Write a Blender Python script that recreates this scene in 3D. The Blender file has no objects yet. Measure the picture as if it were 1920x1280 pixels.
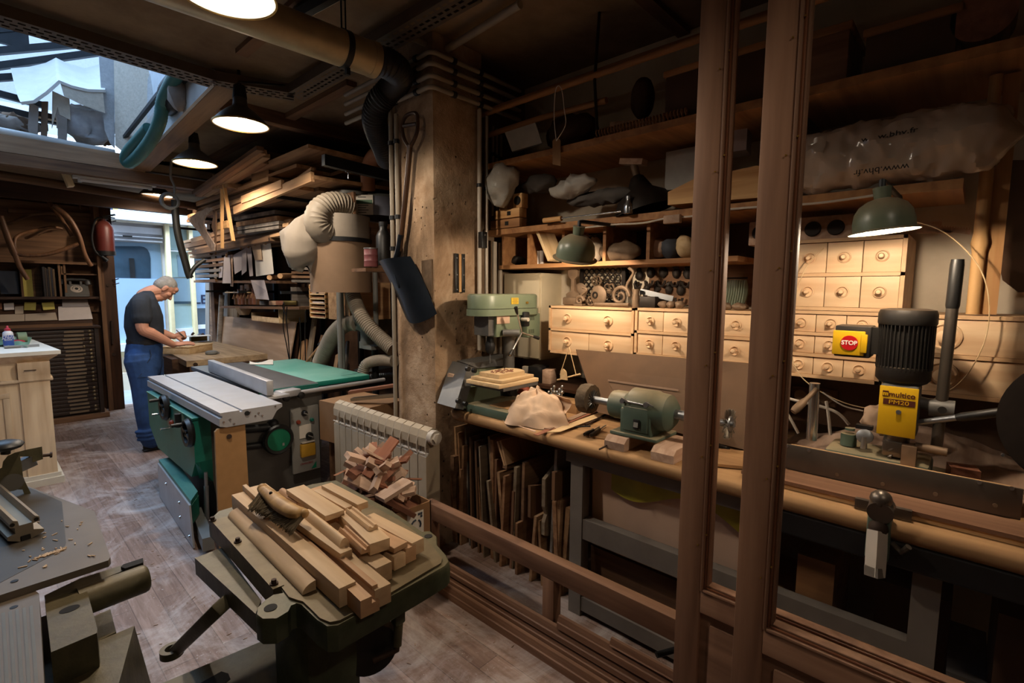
import bpy, bmesh, math, random
import numpy as np
from mathutils import Vector as V, Matrix, Quaternion
random.seed(11)
SC = bpy.context.scene
COL = SC.collection
R = math.radians
PI = math.pi
FPX = 933.0
PITCH, YAW, ROLL, HC = R(5.82), R(47.19), R(0.35), 1.6
_cy, _sy, _cp, _sp = math.cos(YAW), math.sin(YAW), math.cos(PITCH), math.sin(PITCH)
FW = V((_sy * _cp, _cy * _cp, -_sp))
_r = V((_cy, -_sy, 0)); _u = _r.cross(FW)
RT = _r * math.cos(ROLL) + _u * math.sin(ROLL)
UP = _u * math.cos(ROLL) - _r * math.sin(ROLL)
CAM = V((0, 0, HC))
cd = bpy.data.cameras.new('camera'); cd.sensor_width = 36; cd.lens = FPX / 1920 * 36
cd.clip_start = 0.05; cd.clip_end = 100
co = bpy.data.objects.new('camera', cd); COL.objects.link(co)
co.matrix_world = Matrix(((RT.x, UP.x, -FW.x, 0), (RT.y, UP.y, -FW.y, 0), (RT.z, UP.z, -FW.z, HC), (0, 0, 0, 1)))
SC.camera = co
def at(px, py, **k):
 """the point of the photograph (px, py) lying in the plane x=, y= or z="""
 d = FW * FPX + RT * (px - 960) - UP * (py - 640)
 (ax, val), = k.items()
 i = 'xyz'.index(ax)
 return CAM + d * ((val - CAM[i]) / d[i])
SC.view_settings.view_transform = 'Standard'; SC.view_settings.look = 'None'
SC.view_settings.gamma = 1; SC.view_settings.use_curve_mapping = False
SC.view_settings.exposure = 0.3
SC.cycles.use_denoising = True
SC.cycles.max_bounces = 8; SC.cycles.diffuse_bounces = 4; SC.cycles.glossy_bounces = 3
SC.cycles.transparent_max_bounces = 12; SC.cycles.transmission_bounces = 4
SC.cycles.sample_clamp_indirect = 4.0
W = bpy.data.worlds.new('daylight'); SC.world = W; W.use_nodes = True
bg = W.node_tree.nodes['Background']
bg.inputs[0].default_value = (0.58, 0.76, 1.0, 1); bg.inputs[1].default_value = 1.4
def area(name, loc, direction, sx, sy, power, col):
 l = bpy.data.lights.new(name, 'AREA'); l.shape = 'RECTANGLE'; l.size = sx; l.size_y = sy
 l.energy = power; l.color = col
 o = bpy.data.objects.new(name, l); COL.objects.link(o); o.location = loc
 o.rotation_euler = V(direction).to_track_quat('-Z', 'Y').to_euler()
 return o
def bulb_light(name, loc, power, col, radius=0.03, parent=None, spot=None, direction=(0, 0, -1), blend=.3):
 l = bpy.data.lights.new(name, 'SPOT' if spot else 'POINT'); l.energy = power; l.color = col; l.shadow_soft_size = radius
 o = bpy.data.objects.new(name, l); COL.objects.link(o)
 if spot:
  l.spot_size = spot; l.spot_blend = blend
  o.rotation_euler = V(direction).to_track_quat('-Z', 'Y').to_euler()
 o.location = V(loc)
 if parent: o.parent = parent; o.location = V(loc) - parent.location
 return o
area('skylight_daylight', (-.6, 8.0, 9.0), (.14, -.43, -1), 4.5, 3.5, 2600, (0.55, 0.76, 1.0))
area('street_daylight', (1.9, 9.25, 5.2), (0, .16, -1), 6, 1.2, 420, (0.66, 0.82, 1.0))
def hx(h):
 if not isinstance(h, str): return tuple(h)[:3]
 h = h.lstrip('#'); v = [int(h[i:i + 2], 16) / 255 for i in (0, 2, 4)]
 return tuple(c / 12.92 if c <= .04045 else ((c + .055) / 1.055) ** 2.4 for c in v)
MATS = {}
def newmat(name):
 m = bpy.data.materials.new(name); m.use_nodes = True; MATS[name] = m
 nt = m.node_tree; b = nt.nodes['Principled BSDF']
 return m, nt, b
def _rand_value(nt, amount):
 """object-to-object change in brightness"""
 oi = nt.nodes.new('ShaderNodeObjectInfo'); mr = nt.nodes.new('ShaderNodeMapRange')
 mr.inputs['To Min'].default_value = 1 - amount; mr.inputs['To Max'].default_value = 1 + amount
 nt.links.new(oi.outputs['Random'], mr.inputs['Value'])
 return mr.outputs['Result']
def _noise(nt, scale, stretch=(1, 1, 1), detail=3, rough=.55, dist=0.0):
 tc = nt.nodes.new('ShaderNodeTexCoord'); mp = nt.nodes.new('ShaderNodeMapping')
 mp.inputs['Scale'].default_value = stretch
 n = nt.nodes.new('ShaderNodeTexNoise'); n.inputs['Scale'].default_value = scale
 n.inputs['Detail'].default_value = detail; n.inputs['Roughness'].default_value = rough
 n.inputs['Distortion'].default_value = dist
 nt.links.new(tc.outputs['Object'], mp.inputs['Vector']); nt.links.new(mp.outputs['Vector'], n.inputs['Vector'])
 return n.outputs['Fac']
def _ramp(nt, fac, stops):
 r = nt.nodes.new('ShaderNodeValToRGB'); e = r.color_ramp.elements
 while len(e) < len(stops): e.new(.5)
 for el, (p, c) in zip(e, stops): el.position = p; el.color = (*hx(c), 1)
 nt.links.new(fac, r.inputs['Fac']); return r.outputs['Color']
def _mulv(nt, col, val):
 h = nt.nodes.new('ShaderNodeHueSaturation'); nt.links.new(col, h.inputs['Color']); nt.links.new(val, h.inputs['Value'])
 return h.outputs['Color']
def _mix(nt, fac, a, b):
 m = nt.nodes.new('ShaderNodeMix'); m.data_type = 'RGBA'
 nt.links.new(fac, m.inputs[0]); nt.links.new(a, m.inputs[6])
 if isinstance(b, (tuple, list)): m.inputs[7].default_value = (*b[:3], 1)
 else: nt.links.new(b, m.inputs[7])
 return m.outputs[2]
def _bump(nt, b, fac, strength, dist=.01):
 bp = nt.nodes.new('ShaderNodeBump'); bp.inputs['Strength'].default_value = strength; bp.inputs['Distance'].default_value = dist
 nt.links.new(fac, bp.inputs['Height']); nt.links.new(bp.outputs['Normal'], b.inputs['Normal'])
def paint(name, col, rough=.6, metal=0.0, var=.18, scale=9, bump=0.0, dust=None, dustamt=.45, rnd=.0, spec=.4):
 """plain material with mottling; dust = colour of settled sawdust in patches"""
 m, nt, b = newmat(name); c = hx(col)
 f = _noise(nt, scale, detail=5)
 colr = _ramp(nt, f, [(.3, tuple(x * (1 - var) for x in c)), (.7, tuple(min(1, x * (1 + var)) for x in c))])
 if dust:
  f2 = _noise(nt, scale * .45, detail=6, rough=.65)
  geo = nt.nodes.new('ShaderNodeNewGeometry'); sp = nt.nodes.new('ShaderNodeSeparateXYZ')
  nt.links.new(geo.outputs['Normal'], sp.inputs[0])
  mr = nt.nodes.new('ShaderNodeMapRange'); mr.inputs['From Min'].default_value = .1; mr.inputs['From Max'].default_value = .9
  nt.links.new(sp.outputs['Z'], mr.inputs['Value'])
  ma = nt.nodes.new('ShaderNodeMath'); ma.operation = 'MULTIPLY'; nt.links.new(mr.outputs[0], ma.inputs[0])
  mr2 = nt.nodes.new('ShaderNodeMapRange'); mr2.inputs['From Min'].default_value = .3; mr2.inputs['From Max'].default_value = .65
  mr2.inputs['To Max'].default_value = dustamt; mr2.inputs['To Min'].default_value = dustamt * .35
  nt.links.new(f2, mr2.inputs['Value']); nt.links.new(mr2.outputs[0], ma.inputs[1])
  colr = _mix(nt, ma.outputs[0], colr, hx(dust))
 if rnd: colr = _mulv(nt, colr, _rand_value(nt, rnd))
 nt.links.new(colr, b.inputs['Base Color'])
 b.inputs['Roughness'].default_value = rough; b.inputs['Metallic'].default_value = metal
 b.inputs['Specular IOR Level'].default_value = spec
 if bump: _bump(nt, b, f, bump)
 return m
def wood(name, dark, light, axis='x', rough=.65, fine=26, rnd=.14, bump=.12, spec=.3, knots=True):
 """sawn timber: grain stretched along one axis of the object"""
 m, nt, b = newmat(name)
 i = 'xyz'.index(axis)
 st = [1, 1, 1]; st[i] = .06; f = _noise(nt, fine, st, detail=5, dist=.3)
 st2 = [1, 1, 1]; st2[i] = .14; f2 = _noise(nt, 5, st2, detail=2, dist=1.2)
 ad = nt.nodes.new('ShaderNodeMath'); ad.operation = 'MULTIPLY_ADD'; ad.inputs[1].default_value = .5
 nt.links.new(f, ad.inputs[0])
 ml = nt.nodes.new('ShaderNodeMath'); ml.operation = 'MULTIPLY'; ml.inputs[1].default_value = .5
 nt.links.new(f2, ml.inputs[0]); nt.links.new(ml.outputs[0], ad.inputs[2])
 colr = _ramp(nt, ad.outputs[0], [(.36, dark), (.62, light)])
 if rnd: colr = _mulv(nt, colr, _rand_value(nt, rnd))
 nt.links.new(colr, b.inputs['Base Color'])
 b.inputs['Roughness'].default_value = rough; b.inputs['Specular IOR Level'].default_value = spec
 if bump: _bump(nt, b, f, bump, .004)
 return m
def emit(name, col, strength):
 m, nt, b = newmat(name)
 b.inputs['Base Color'].default_value = (*hx(col), 1)
 b.inputs['Emission Color'].default_value = (*hx(col), 1); b.inputs['Emission Strength'].default_value = strength
 return m
def glassy(name, col, opacity=.08, rough=.05):
 """thin pane: mostly see-through with a reflection and a trace of dirt"""
 m, nt, b = newmat(name)
 b.inputs['Base Color'].default_value = (*hx(col), 1); b.inputs['Roughness'].default_value = rough
 b.inputs['Alpha'].default_value = opacity; b.inputs['Specular IOR Level'].default_value = .5
 return m
def sheer(name, col, opacity, rough=.3, bump=0., trans=.0, scale=12):
 m = paint(name, col, rough=rough, var=.12, scale=scale, bump=bump)
 b = m.node_tree.nodes['Principled BSDF']; b.inputs['Alpha'].default_value = opacity
 return m
def frame(axis, up=(0, 0, 1)):
 """rotation whose local Z runs along axis"""
 a = V(axis).normalized(); u = V(up)
 if abs(a.dot(u)) > .98: u = V((0, 1, 0)) if abs(a.y) < .9 else V((1, 0, 0))
 x = u.cross(a).normalized(); y = a.cross(x)
 return Matrix((x, y, a)).transposed()
def rotz(a): return Matrix.Rotation(a, 3, 'Z')
def rot(x=0, y=0, z=0):
 return (Matrix.Rotation(R(z), 3, 'Z') @ Matrix.Rotation(R(y), 3, 'Y') @ Matrix.Rotation(R(x), 3, 'X'))
class B:
 def __init__(s): s.bm = bmesh.new()
 def put(s, verts, faces):
  vs = [s.bm.verts.new(v) for v in verts]
  for f in faces:
   try: s.bm.faces.new([vs[i] for i in f])
   except ValueError: pass
  return vs
 def box(s, c, d, rt=None, bev=0):
  """c = centre, d = full dimensions"""
  c = V(c); h = [x / 2 for x in d]; rt = rt or Matrix.Identity(3)
  if bev <= 0:
   vs = [c + rt @ V((h[0] * a, h[1] * b_, h[2] * e)) for a in (-1, 1) for b_ in (-1, 1) for e in (-1, 1)]
   s.put(vs, [(0, 1, 3, 2), (4, 6, 7, 5), (0, 4, 5, 1), (2, 3, 7, 6), (0, 2, 6, 4), (1, 5, 7, 3)])
  else:
   t = bmesh.new(); bmesh.ops.create_cube(t, size=1)
   for v in t.verts: v.co = V((v.co.x * d[0], v.co.y * d[1], v.co.z * d[2]))
   bmesh.ops.bevel(t, geom=list(t.edges), offset=min(bev, min(d) * .45), segments=2, affect='EDGES', profile=.5)
   s._merge(t, Matrix.Translation(c) @ rt.to_4x4())
  return s
 def _merge(s, t, mw=None):
  idx = {}
  for v in t.verts: idx[v] = s.bm.verts.new(mw @ v.co if mw else v.co)
  for f in t.faces:
   try: s.bm.faces.new([idx[v] for v in f.verts])
   except ValueError: pass
  t.free()
 def bx(s, x0, x1, y0, y1, z0, z1, bev=0):
  return s.box(((x0 + x1) / 2, (y0 + y1) / 2, (z0 + z1) / 2), (abs(x1 - x0), abs(y1 - y0), abs(z1 - z0)), None, bev)
 def rings(s, rings, cap=True, closed=True):
  n = len(rings[0]); vv = [[s.bm.verts.new(p) for p in r] for r in rings]
  for a, b_ in zip(vv, vv[1:]):
   for i in range(n if closed else n - 1):
    j = (i + 1) % n
    try: s.bm.faces.new((a[i], a[j], b_[j], b_[i]))
    except ValueError: pass
  if cap and closed and n > 2:
   for r in (vv[0][::-1], vv[-1]):
    try: s.bm.faces.new(r)
    except ValueError: pass
  return vv
 def cyl(s, p0, p1, r0, r1=None, n=16, cap=True):
  r1 = r0 if r1 is None else r1
  p0, p1 = V(p0), V(p1); m = frame(p1 - p0)
  rg = []
  for p, r in ((p0, r0), (p1, r1)):
   rg.append([p + m @ V((r * math.cos(2 * PI * i / n), r * math.sin(2 * PI * i / n), 0)) for i in range(n)])
  s.rings(rg, cap); return s
 def tube(s, pts, r, n=10, cap=True, flat=1.0):
  pts = [V(p) for p in pts]; k = len(pts)
  rr = r if isinstance(r, (list, tuple)) else [r] * k
  t = [(pts[min(i + 1, k - 1)] - pts[max(i - 1, 0)]).normalized() for i in range(k)]
  m = frame(t[0]); x = m.col[0].copy(); rg = []
  for i in range(k):
   x = (x - t[i] * x.dot(t[i])).normalized(); y = t[i].cross(x)
   rg.append([pts[i] + (x * math.cos(2 * PI * j / n) + y * math.sin(2 * PI * j / n) * flat) * rr[i] for j in range(n)])
  s.rings(rg, cap); return s
 def lathe(s, prof, o=(0, 0, 0), axis=(0, 0, 1), n=24, cap=True):
  m = frame(axis); o = V(o)
  s.rings([[o + m @ V((r * math.cos(2 * PI * i / n), r * math.sin(2 * PI * i / n), h)) for i in range(n)] for r, h in prof], cap)
  return s
 def prism(s, poly, o, u, v, depth):
  """polygon in the plane (u, v) at o, given depth along u x v"""
  u, v = V(u), V(v); o = V(o); w = u.cross(v).normalized() * depth
  a = [o + u * p[0] + v * p[1] for p in poly]
  s.rings([a, [p + w for p in a]]); return s
 def sph(s, c, r, sc=(1, 1, 1), rt=None, n=12):
  rt = rt or Matrix.Identity(3); c = V(c); rg = []
  k = max(5, n // 2 + 1)
  for i in range(k):
   a = PI * (i + .02) / (k - .96) if False else PI * min(max(i / (k - 1), .02), .98)
   rg.append([c + rt @ V((r * math.sin(a) * math.cos(2 * PI * j / n) * sc[0], r * math.sin(a) * math.sin(2 * PI * j / n) * sc[1], -r * math.cos(a) * sc[2])) for j in range(n)])
  s.rings(rg); return s
 def quad(s, a, b_, c, d): s.put([a, b_, c, d], [(0, 1, 2, 3)]); return s
 def sheet(s, fn, nu, nv, thick=0.0):
  """grid surface fn(u, v); thick gives it real thickness"""
  g = [[V(fn(i / nu, j / nv)) for j in range(nv + 1)] for i in range(nu + 1)]
  if not thick:
   vs = [[s.bm.verts.new(p) for p in r] for r in g]
   for i in range(nu):
    for j in range(nv): s.bm.faces.new((vs[i][j], vs[i + 1][j], vs[i + 1][j + 1], vs[i][j + 1]))
   return s
  nrm = []
  for i in range(nu + 1):
   r = []
   for j in range(nv + 1):
    du = g[min(i + 1, nu)][j] - g[max(i - 1, 0)][j]; dv = g[i][min(j + 1, nv)] - g[i][max(j - 1, 0)]
    r.append(du.cross(dv).normalized() * thick)
   nrm.append(r)
  A = [[s.bm.verts.new(p) for p in r] for r in g]
  C = [[s.bm.verts.new(g[i][j] + nrm[i][j]) for j in range(nv + 1)] for i in range(nu + 1)]
  for i in range(nu):
   for j in range(nv):
    s.bm.faces.new((A[i][j], A[i][j + 1], A[i + 1][j + 1], A[i + 1][j])); s.bm.faces.new((C[i][j], C[i + 1][j], C[i + 1][j + 1], C[i][j + 1]))
  for i in range(nu):
   s.bm.faces.new((A[i][0], A[i + 1][0], C[i + 1][0], C[i][0])); s.bm.faces.new((A[i][nv], C[i][nv], C[i + 1][nv], A[i + 1][nv]))
  for j in range(nv):
   s.bm.faces.new((A[0][j], C[0][j], C[0][j + 1], A[0][j + 1])); s.bm.faces.new((A[nu][j], A[nu][j + 1], C[nu][j + 1], C[nu][j]))
  return s
 def xform(s, mt):
  for v in s.bm.verts: v.co = mt @ v.co
  return s
 def noise(s, amp, freq=6.0, seed=0):
  from mathutils import noise as N
  for v in s.bm.verts: v.co += N.noise_vector(v.co * freq + V((seed, seed * 2, 0))) * amp
  return s
 def build(s, name, mt, par=None, smooth=40, world=True):
  """par given: vertices are in world space and move under it (world=False: already local to it)"""
  bmesh.ops.recalc_face_normals(s.bm, faces=s.bm.faces)
  me = bpy.data.meshes.new(name)
  if par is not None and world:
   off = V((0, 0, 0)); p = par
   while p is not None: off += p.location; p = p.parent
   for v in s.bm.verts: v.co -= off
   loc = V((0, 0, 0))
  elif par is None and world and len(s.bm.verts):
   n = len(s.bm.verts); lo = [min(v.co[i] for v in s.bm.verts) for i in range(3)]; hi = [max(v.co[i] for v in s.bm.verts) for i in range(3)]
   loc = V(((lo[0] + hi[0]) / 2, (lo[1] + hi[1]) / 2, lo[2]))
   for v in s.bm.verts: v.co -= loc
  else: loc = V((0, 0, 0))
  s.bm.to_mesh(me); s.bm.free()
  if smooth:
   for p_ in me.polygons: p_.use_smooth = True
   me.set_sharp_from_angle(angle=R(smooth))
  o = bpy.data.objects.new(name, me); COL.objects.link(o); o.location = loc
  ms = MATS[mt] if isinstance(mt, str) else mt
  me.materials.append(ms)
  if par is not None: o.parent = par
  return o
def tag(o, label, cat, group=None, kind=None):
 o['label'] = label; o['category'] = cat
 if group: o['group'] = group
 if kind: o['kind'] = kind
 return o
def thing(name, label, cat, loc, group=None):
 o = bpy.data.objects.new(name, None); COL.objects.link(o); o.location = V(loc); o.empty_display_size = .05
 return tag(o, label, cat, group)
def structure(name, b, mt, smooth=0, label=None):
 o = b.build(name, mt, None, smooth); o['kind'] = 'structure'
 if label: o['label'] = label
 return o
def copy_tree(o, loc=None, rotm=None, label=None, group=None):
 c = o.copy(); COL.objects.link(c)
 if loc is not None: c.location = loc
 if rotm is not None: c.rotation_euler = rotm.to_euler() if isinstance(rotm, Matrix) else rotm
 if label: c['label'] = label
 if group: c['group'] = group
 for ch in list(o.children):
  d = ch.copy(); COL.objects.link(d); d.parent = c
  for g in list(ch.children):
   e = g.copy(); COL.objects.link(e); e.parent = d
 return c
def text(name, s, loc, size, u, v, mt, par=None, align='CENTER', extrude=.0005, sx=1.0, bold=0.0):
 """lettering: u = reading direction, v = up"""
 cu = bpy.data.curves.new(name, 'FONT'); cu.body = s; cu.size = size; cu.align_x = align; cu.align_y = 'CENTER'
 cu.extrude = extrude; cu.offset = bold
 tmp = bpy.data.objects.new(name, cu); COL.objects.link(tmp)
 me = bpy.data.meshes.new_from_object(tmp.evaluated_get(bpy.context.evaluated_depsgraph_get()))
 bpy.data.objects.remove(tmp); o = bpy.data.objects.new(name, me); COL.objects.link(o)
 u = V(u).normalized(); v = V(v); w = u.cross(v).normalized(); v = w.cross(u)
 o.matrix_world = Matrix((u * sx, v, w)).transposed().to_4x4()
 rq = Matrix((u, v, w)).transposed().to_quaternion()
 o.rotation_mode = 'QUATERNION'; o.rotation_quaternion = rq; o.scale = (sx, 1, 1)
 off = V((0, 0, 0)); p = par
 while p is not None: off += p.location; p = p.parent
 o.location = V(loc) - off
 if par is not None: o.parent = par
 me.materials.clear(); me.materials.append(MATS[mt]); return o
def spline(pts, n=8):
 """Catmull-Rom through pts"""
 pts = [V(p) for p in pts]; out = []
 for i in range(len(pts) - 1):
  p0 = pts[max(i - 1, 0)]; p1 = pts[i]; p2 = pts[i + 1]; p3 = pts[min(i + 2, len(pts) - 1)]
  for k in range(n):
   t = k / n
   out.append(.5 * ((2 * p1) + (p2 - p0) * t + (2 * p0 - 5 * p1 + 4 * p2 - p3) * t * t + (3 * p1 - p0 - 3 * p2 + p3) * t ** 3))
 out.append(pts[-1]); return out
def resample(pts, step):
 out = [pts[0]]; acc = 0
 for a, b_ in zip(pts, pts[1:]):
  L = (b_ - a).length
  if L < 1e-9: continue
  d = step - acc
  while d <= L: out.append(a.lerp(b_, d / L)); d += step
  acc = L - (d - step)
 return out
def hose(pts, r, ridge=.014, depth=.1, n=18):
 """corrugated hose"""
 p = resample(spline(pts, 24), ridge / 2)
 b = B(); b.tube(p, [r * (1 + (depth if i % 2 else 0)) for i in range(len(p))], n); return b
def plank(name, p0, p1, w, h, mt, label=None, cat=None, group=None, up=(0, 0, 1), par=None, bev=0, roll=0):
 """one board from p0 to p1, w wide and h thick, its grain along its length"""
 p0, p1 = V(p0), V(p1); d = p1 - p0; L = d.length; x = d.normalized()
 z = V(up); z = (z - x * z.dot(x)).normalized(); y = z.cross(x)
 m = Matrix((x, y, z)).transposed()
 if roll: m = m @ Matrix.Rotation(roll, 3, 'X')
 b = B(); b.box((0, 0, 0), (L, w, h), None, bev)
 o = b.build(name, mt, None, 30, world=False)
 o.rotation_euler = m.to_euler()
 if par is not None:
  off = V((0, 0, 0)); p = par
  while p is not None: off += p.location; p = p.parent
  o.parent = par; o.location = (p0 + p1) / 2 - off
 else: o.location = (p0 + p1) / 2
 if label: tag(o, label, cat, group)
 return o
wood('pine', 'a8794a', 'd2a873', 'x'); wood('pine_y', 'a8794a', 'd2a873', 'y'); wood('pine_z', 'a8794a', 'd2a873', 'z')
wood('pale_wood', 'b99a70', 'dcc29a', 'x'); wood('pale_wood_z', 'b99a70', 'dcc29a', 'z')
wood('old_wood', '4a3324', '7a5a40', 'x', rough=.8); wood('old_wood_y', '4a3324', '7a5a40', 'y', rough=.8); wood('old_wood_z', '4a3324', '7a5a40', 'z', rough=.8)
wood('dark_wood', '24150c', '3f2717', 'x', rough=.6); wood('dark_wood_y', '24150c', '3f2717', 'y', rough=.6); wood('dark_wood_z', '2c190e', '4c2f1b', 'z', rough=.6)
for _a in 'xyz': wood('mahogany' + ('' if _a == 'x' else '_' + _a), '644634', '8c6952', _a, rough=.6)
wood('grey_board', '6a5a48', '94826b', 'x', rough=.85); wood('bench_wood', '8a6745', 'b48d62', 'y', rough=.75)
paint('steel', '8d9094', .38, .85, .1, 14); paint('bright_steel', 'c4c6c8', .22, .95, .06)
paint('dark_steel', '2c2d2f', .5, .6, .2); paint('black_plastic', '161616', .45, 0, .15); paint('rusty_iron', '3c2c22', .7, .4, .3)
paint('grey_paint', '6c6d6a', .5, 0, .1); paint('white_paint', 'd8d4c8', .5, 0, .06); paint('paper', 'd9d2c6', .9, 0, .04, rnd=.06)
paint('concrete_grey', '8b8274', .95, 0, .2, 5, .4)
paint('brass', 'a8843c', .35, .8, .15)
paint('black_print', '151210', .7, 0, 0)
paint('cable_black', '100e0d', .5, 0, .05); paint('cable_white', 'b9b0a4', .5, 0, .08)
emit('bulb_glow', (1.0, .86, .66), 25.0); emit('tube_off', 'd8d4cc', 0.0)
CZ = 3.05          # ceiling
XR = 2.82          # right wall
YF = 8.4           # street front
def floor_mat():
 m, nt, b = newmat('floor_boards')
 tc = nt.nodes.new('ShaderNodeTexCoord'); mp = nt.nodes.new('ShaderNodeMapping')
 mp.inputs['Rotation'].default_value = (0, 0, R(90))
 br = nt.nodes.new('ShaderNodeTexBrick'); br.offset = .37; br.inputs['Scale'].default_value = 1
 br.inputs['Brick Width'].default_value = .95; br.inputs['Row Height'].default_value = .115; br.inputs['Mortar Size'].default_value = .0022
 br.inputs['Color1'].default_value = (*hx('7f675c'), 1); br.inputs['Color2'].default_value = (*hx('9c8478'), 1); br.inputs['Mortar'].default_value = (*hx('6a564c'), 1)
 br.inputs['Bias'].default_value = 0; br.inputs['Mortar Smooth'].default_value = .3
 nt.links.new(tc.outputs['Object'], mp.inputs['Vector']); nt.links.new(mp.outputs['Vector'], br.inputs['Vector'])
 g = _noise(nt, 55, (1, .07, 1), 4, .6, .6); gr = _ramp(nt, g, [(.3, 'b0a090'), (.7, 'ffffff')])
 mu = nt.nodes.new('ShaderNodeMix'); mu.data_type = 'RGBA'; mu.blend_type = 'MULTIPLY'; mu.inputs[0].default_value = .8
 nt.links.new(br.outputs['Color'], mu.inputs[6]); nt.links.new(gr, mu.inputs[7])
 d1 = _noise(nt, 2.2, (1, 1, 1), 9, .72, 1.0); d2 = _noise(nt, 75, (1, 1, 1), 2, .6)
 r1 = nt.nodes.new('ShaderNodeMapRange'); r1.inputs['From Min'].default_value = .46; r1.inputs['From Max'].default_value = .72; r1.inputs['To Max'].default_value = .62; nt.links.new(d1, r1.inputs[0])
 r2 = nt.nodes.new('ShaderNodeMapRange'); r2.inputs['From Min'].default_value = .66; r2.inputs['From Max'].default_value = .74; r2.inputs['To Max'].default_value = .45; nt.links.new(d2, r2.inputs[0])
 mx = nt.nodes.new('ShaderNodeMath'); mx.operation = 'MAXIMUM'; nt.links.new(r1.outputs[0], mx.inputs[0]); nt.links.new(r2.outputs[0], mx.inputs[1])
 c = _mix(nt, mx.outputs[0], mu.outputs[2], hx('d0cac8'))
 nt.links.new(c, b.inputs['Base Color']); b.inputs['Roughness'].default_value = .55; b.inputs['Specular IOR Level'].default_value = .35
 _bump(nt, b, g, .15, .003)
 return m
def plaster_mat(name, a, c2, scale=2.5, bump=.35):
 m, nt, b = newmat(name)
 f = _noise(nt, scale, detail=8, rough=.65); f2 = _noise(nt, scale * 9, detail=4)
 col = _ramp(nt, f, [(.35, a), (.65, c2)]); nt.links.new(col, b.inputs['Base Color'])
 b.inputs['Roughness'].default_value = .95; b.inputs['Specular IOR Level'].default_value = .15
 _bump(nt, b, f2, bump, .006); return m
def concrete_mat():
 """rough cast pillar with pits and a grey patch of mortar"""
 m, nt, b = newmat('cast_concrete')
 f = _noise(nt, 3.0, (1, 1, .7), 9, .68, .4); col = _ramp(nt, f, [(.36, '75604c'), (.5, '9d8268'), (.64, 'bca48a')])
 tc = nt.nodes.new('ShaderNodeTexCoord'); vo = nt.nodes.new('ShaderNodeTexVoronoi'); vo.inputs['Scale'].default_value = 21
 nt.links.new(tc.outputs['Object'], vo.inputs['Vector'])
 n2 = _noise(nt, 4.5, detail=2)
 mr = nt.nodes.new('ShaderNodeMapRange'); mr.inputs['From Min'].default_value = .09; mr.inputs['From Max'].default_value = .16; mr.inputs['To Min'].default_value = 1; mr.inputs['To Max'].default_value = 0
 nt.links.new(vo.outputs['Distance'], mr.inputs[0])
 g = nt.nodes.new('ShaderNodeMapRange'); g.inputs['From Min'].default_value = .47; g.inputs['From Max'].default_value = .53; nt.links.new(n2, g.inputs[0])
 mm = nt.nodes.new('ShaderNodeMath'); mm.operation = 'MULTIPLY'; nt.links.new(mr.outputs[0], mm.inputs[0]); nt.links.new(g.outputs[0], mm.inputs[1])
 col = _mix(nt, mm.outputs[0], col, hx('3a2a1c'))
 f3 = _noise(nt, 1.6, (1, 1, 1), 4); g3 = nt.nodes.new('ShaderNodeMapRange'); g3.inputs['From Min'].default_value = .52; g3.inputs['From Max'].default_value = .62; g3.inputs['To Max'].default_value = .5; nt.links.new(f3, g3.inputs[0])
 col = _mix(nt, g3.outputs[0], col, hx('7d6f5c'))
 nt.links.new(col, b.inputs['Base Color']); b.inputs['Roughness'].default_value = .95; b.inputs['Specular IOR Level'].default_value = .1
 sb = nt.nodes.new('ShaderNodeMath'); sb.operation = 'SUBTRACT'; nt.links.new(_noise(nt, 24, detail=6, rough=.7), sb.inputs[0]); nt.links.new(mm.outputs[0], sb.inputs[1])
 _bump(nt, b, sb.outputs[0], .7, .012); return m
floor_mat(); concrete_mat()
plaster_mat('dirty_plaster', '5b4a3a', '85705a'); plaster_mat('ceiling_board', '6b5844', '8d785f', 1.6, .15); plaster_mat('white_wall', 'b9ac98', 'd8ccb8', 2)
plaster_mat('brown_boards_wall', '3a271a', '5c4230', 3, .2)
structure('floor', B().bx(-2.6, 3.0, -2.6, YF + .16, -.1, 0), 'floor_boards')
structure('wall_left', B().bx(-2.7, -2.6, -2.6, YF, 0, CZ + 1.6), 'dirty_plaster')
structure('wall_back', B().bx(-2.7, 3.0, -2.7, -2.6, 0, CZ), 'dirty_plaster')
structure('wall_right', B().bx(XR, XR + .12, -2.6, 2.62, 0, CZ), 'white_wall')
structure('wall_right_far', B().bx(XR, XR + .12, 2.62, YF, 0, CZ), 'brown_boards_wall')
DX0, DX1, DZ1 = 1.30, 2.46, 2.68        # street opening
structure('wall_front', B().bx(-2.7, DX0 - .02, YF, YF + .15, 0, CZ + .2).bx(DX1, 3.0, YF, YF + .15, 0, CZ + .2).bx(DX0 - .02, DX1, YF, YF + .15, DZ1, CZ + .2), 'brown_boards_wall')
structure('wall_partition', B().bx(2.26, XR, 2.5, 2.6, 0, CZ), 'dirty_plaster')
SX0, SX1, SY0, SY1 = -1.6, 1.2, 3.92, 6.4
structure('ceiling', B().bx(-2.7, 3.0, -2.7, SY0, CZ, CZ + .12).bx(-2.7, 3.0, SY1, YF + .15, 2.82, 2.94).bx(SX1 + .06, 3.0, SY1, SY1 + .1, 2.9, CZ + .12).bx(-2.7, SX0, SY1, SY1 + .1, 2.9, CZ + .12)
  .bx(SX1 + .06, 3.0, SY0, SY1, CZ, CZ + .12).bx(-2.7, SX0, SY0, SY1, CZ, CZ + .12), 'ceiling_board')
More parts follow.
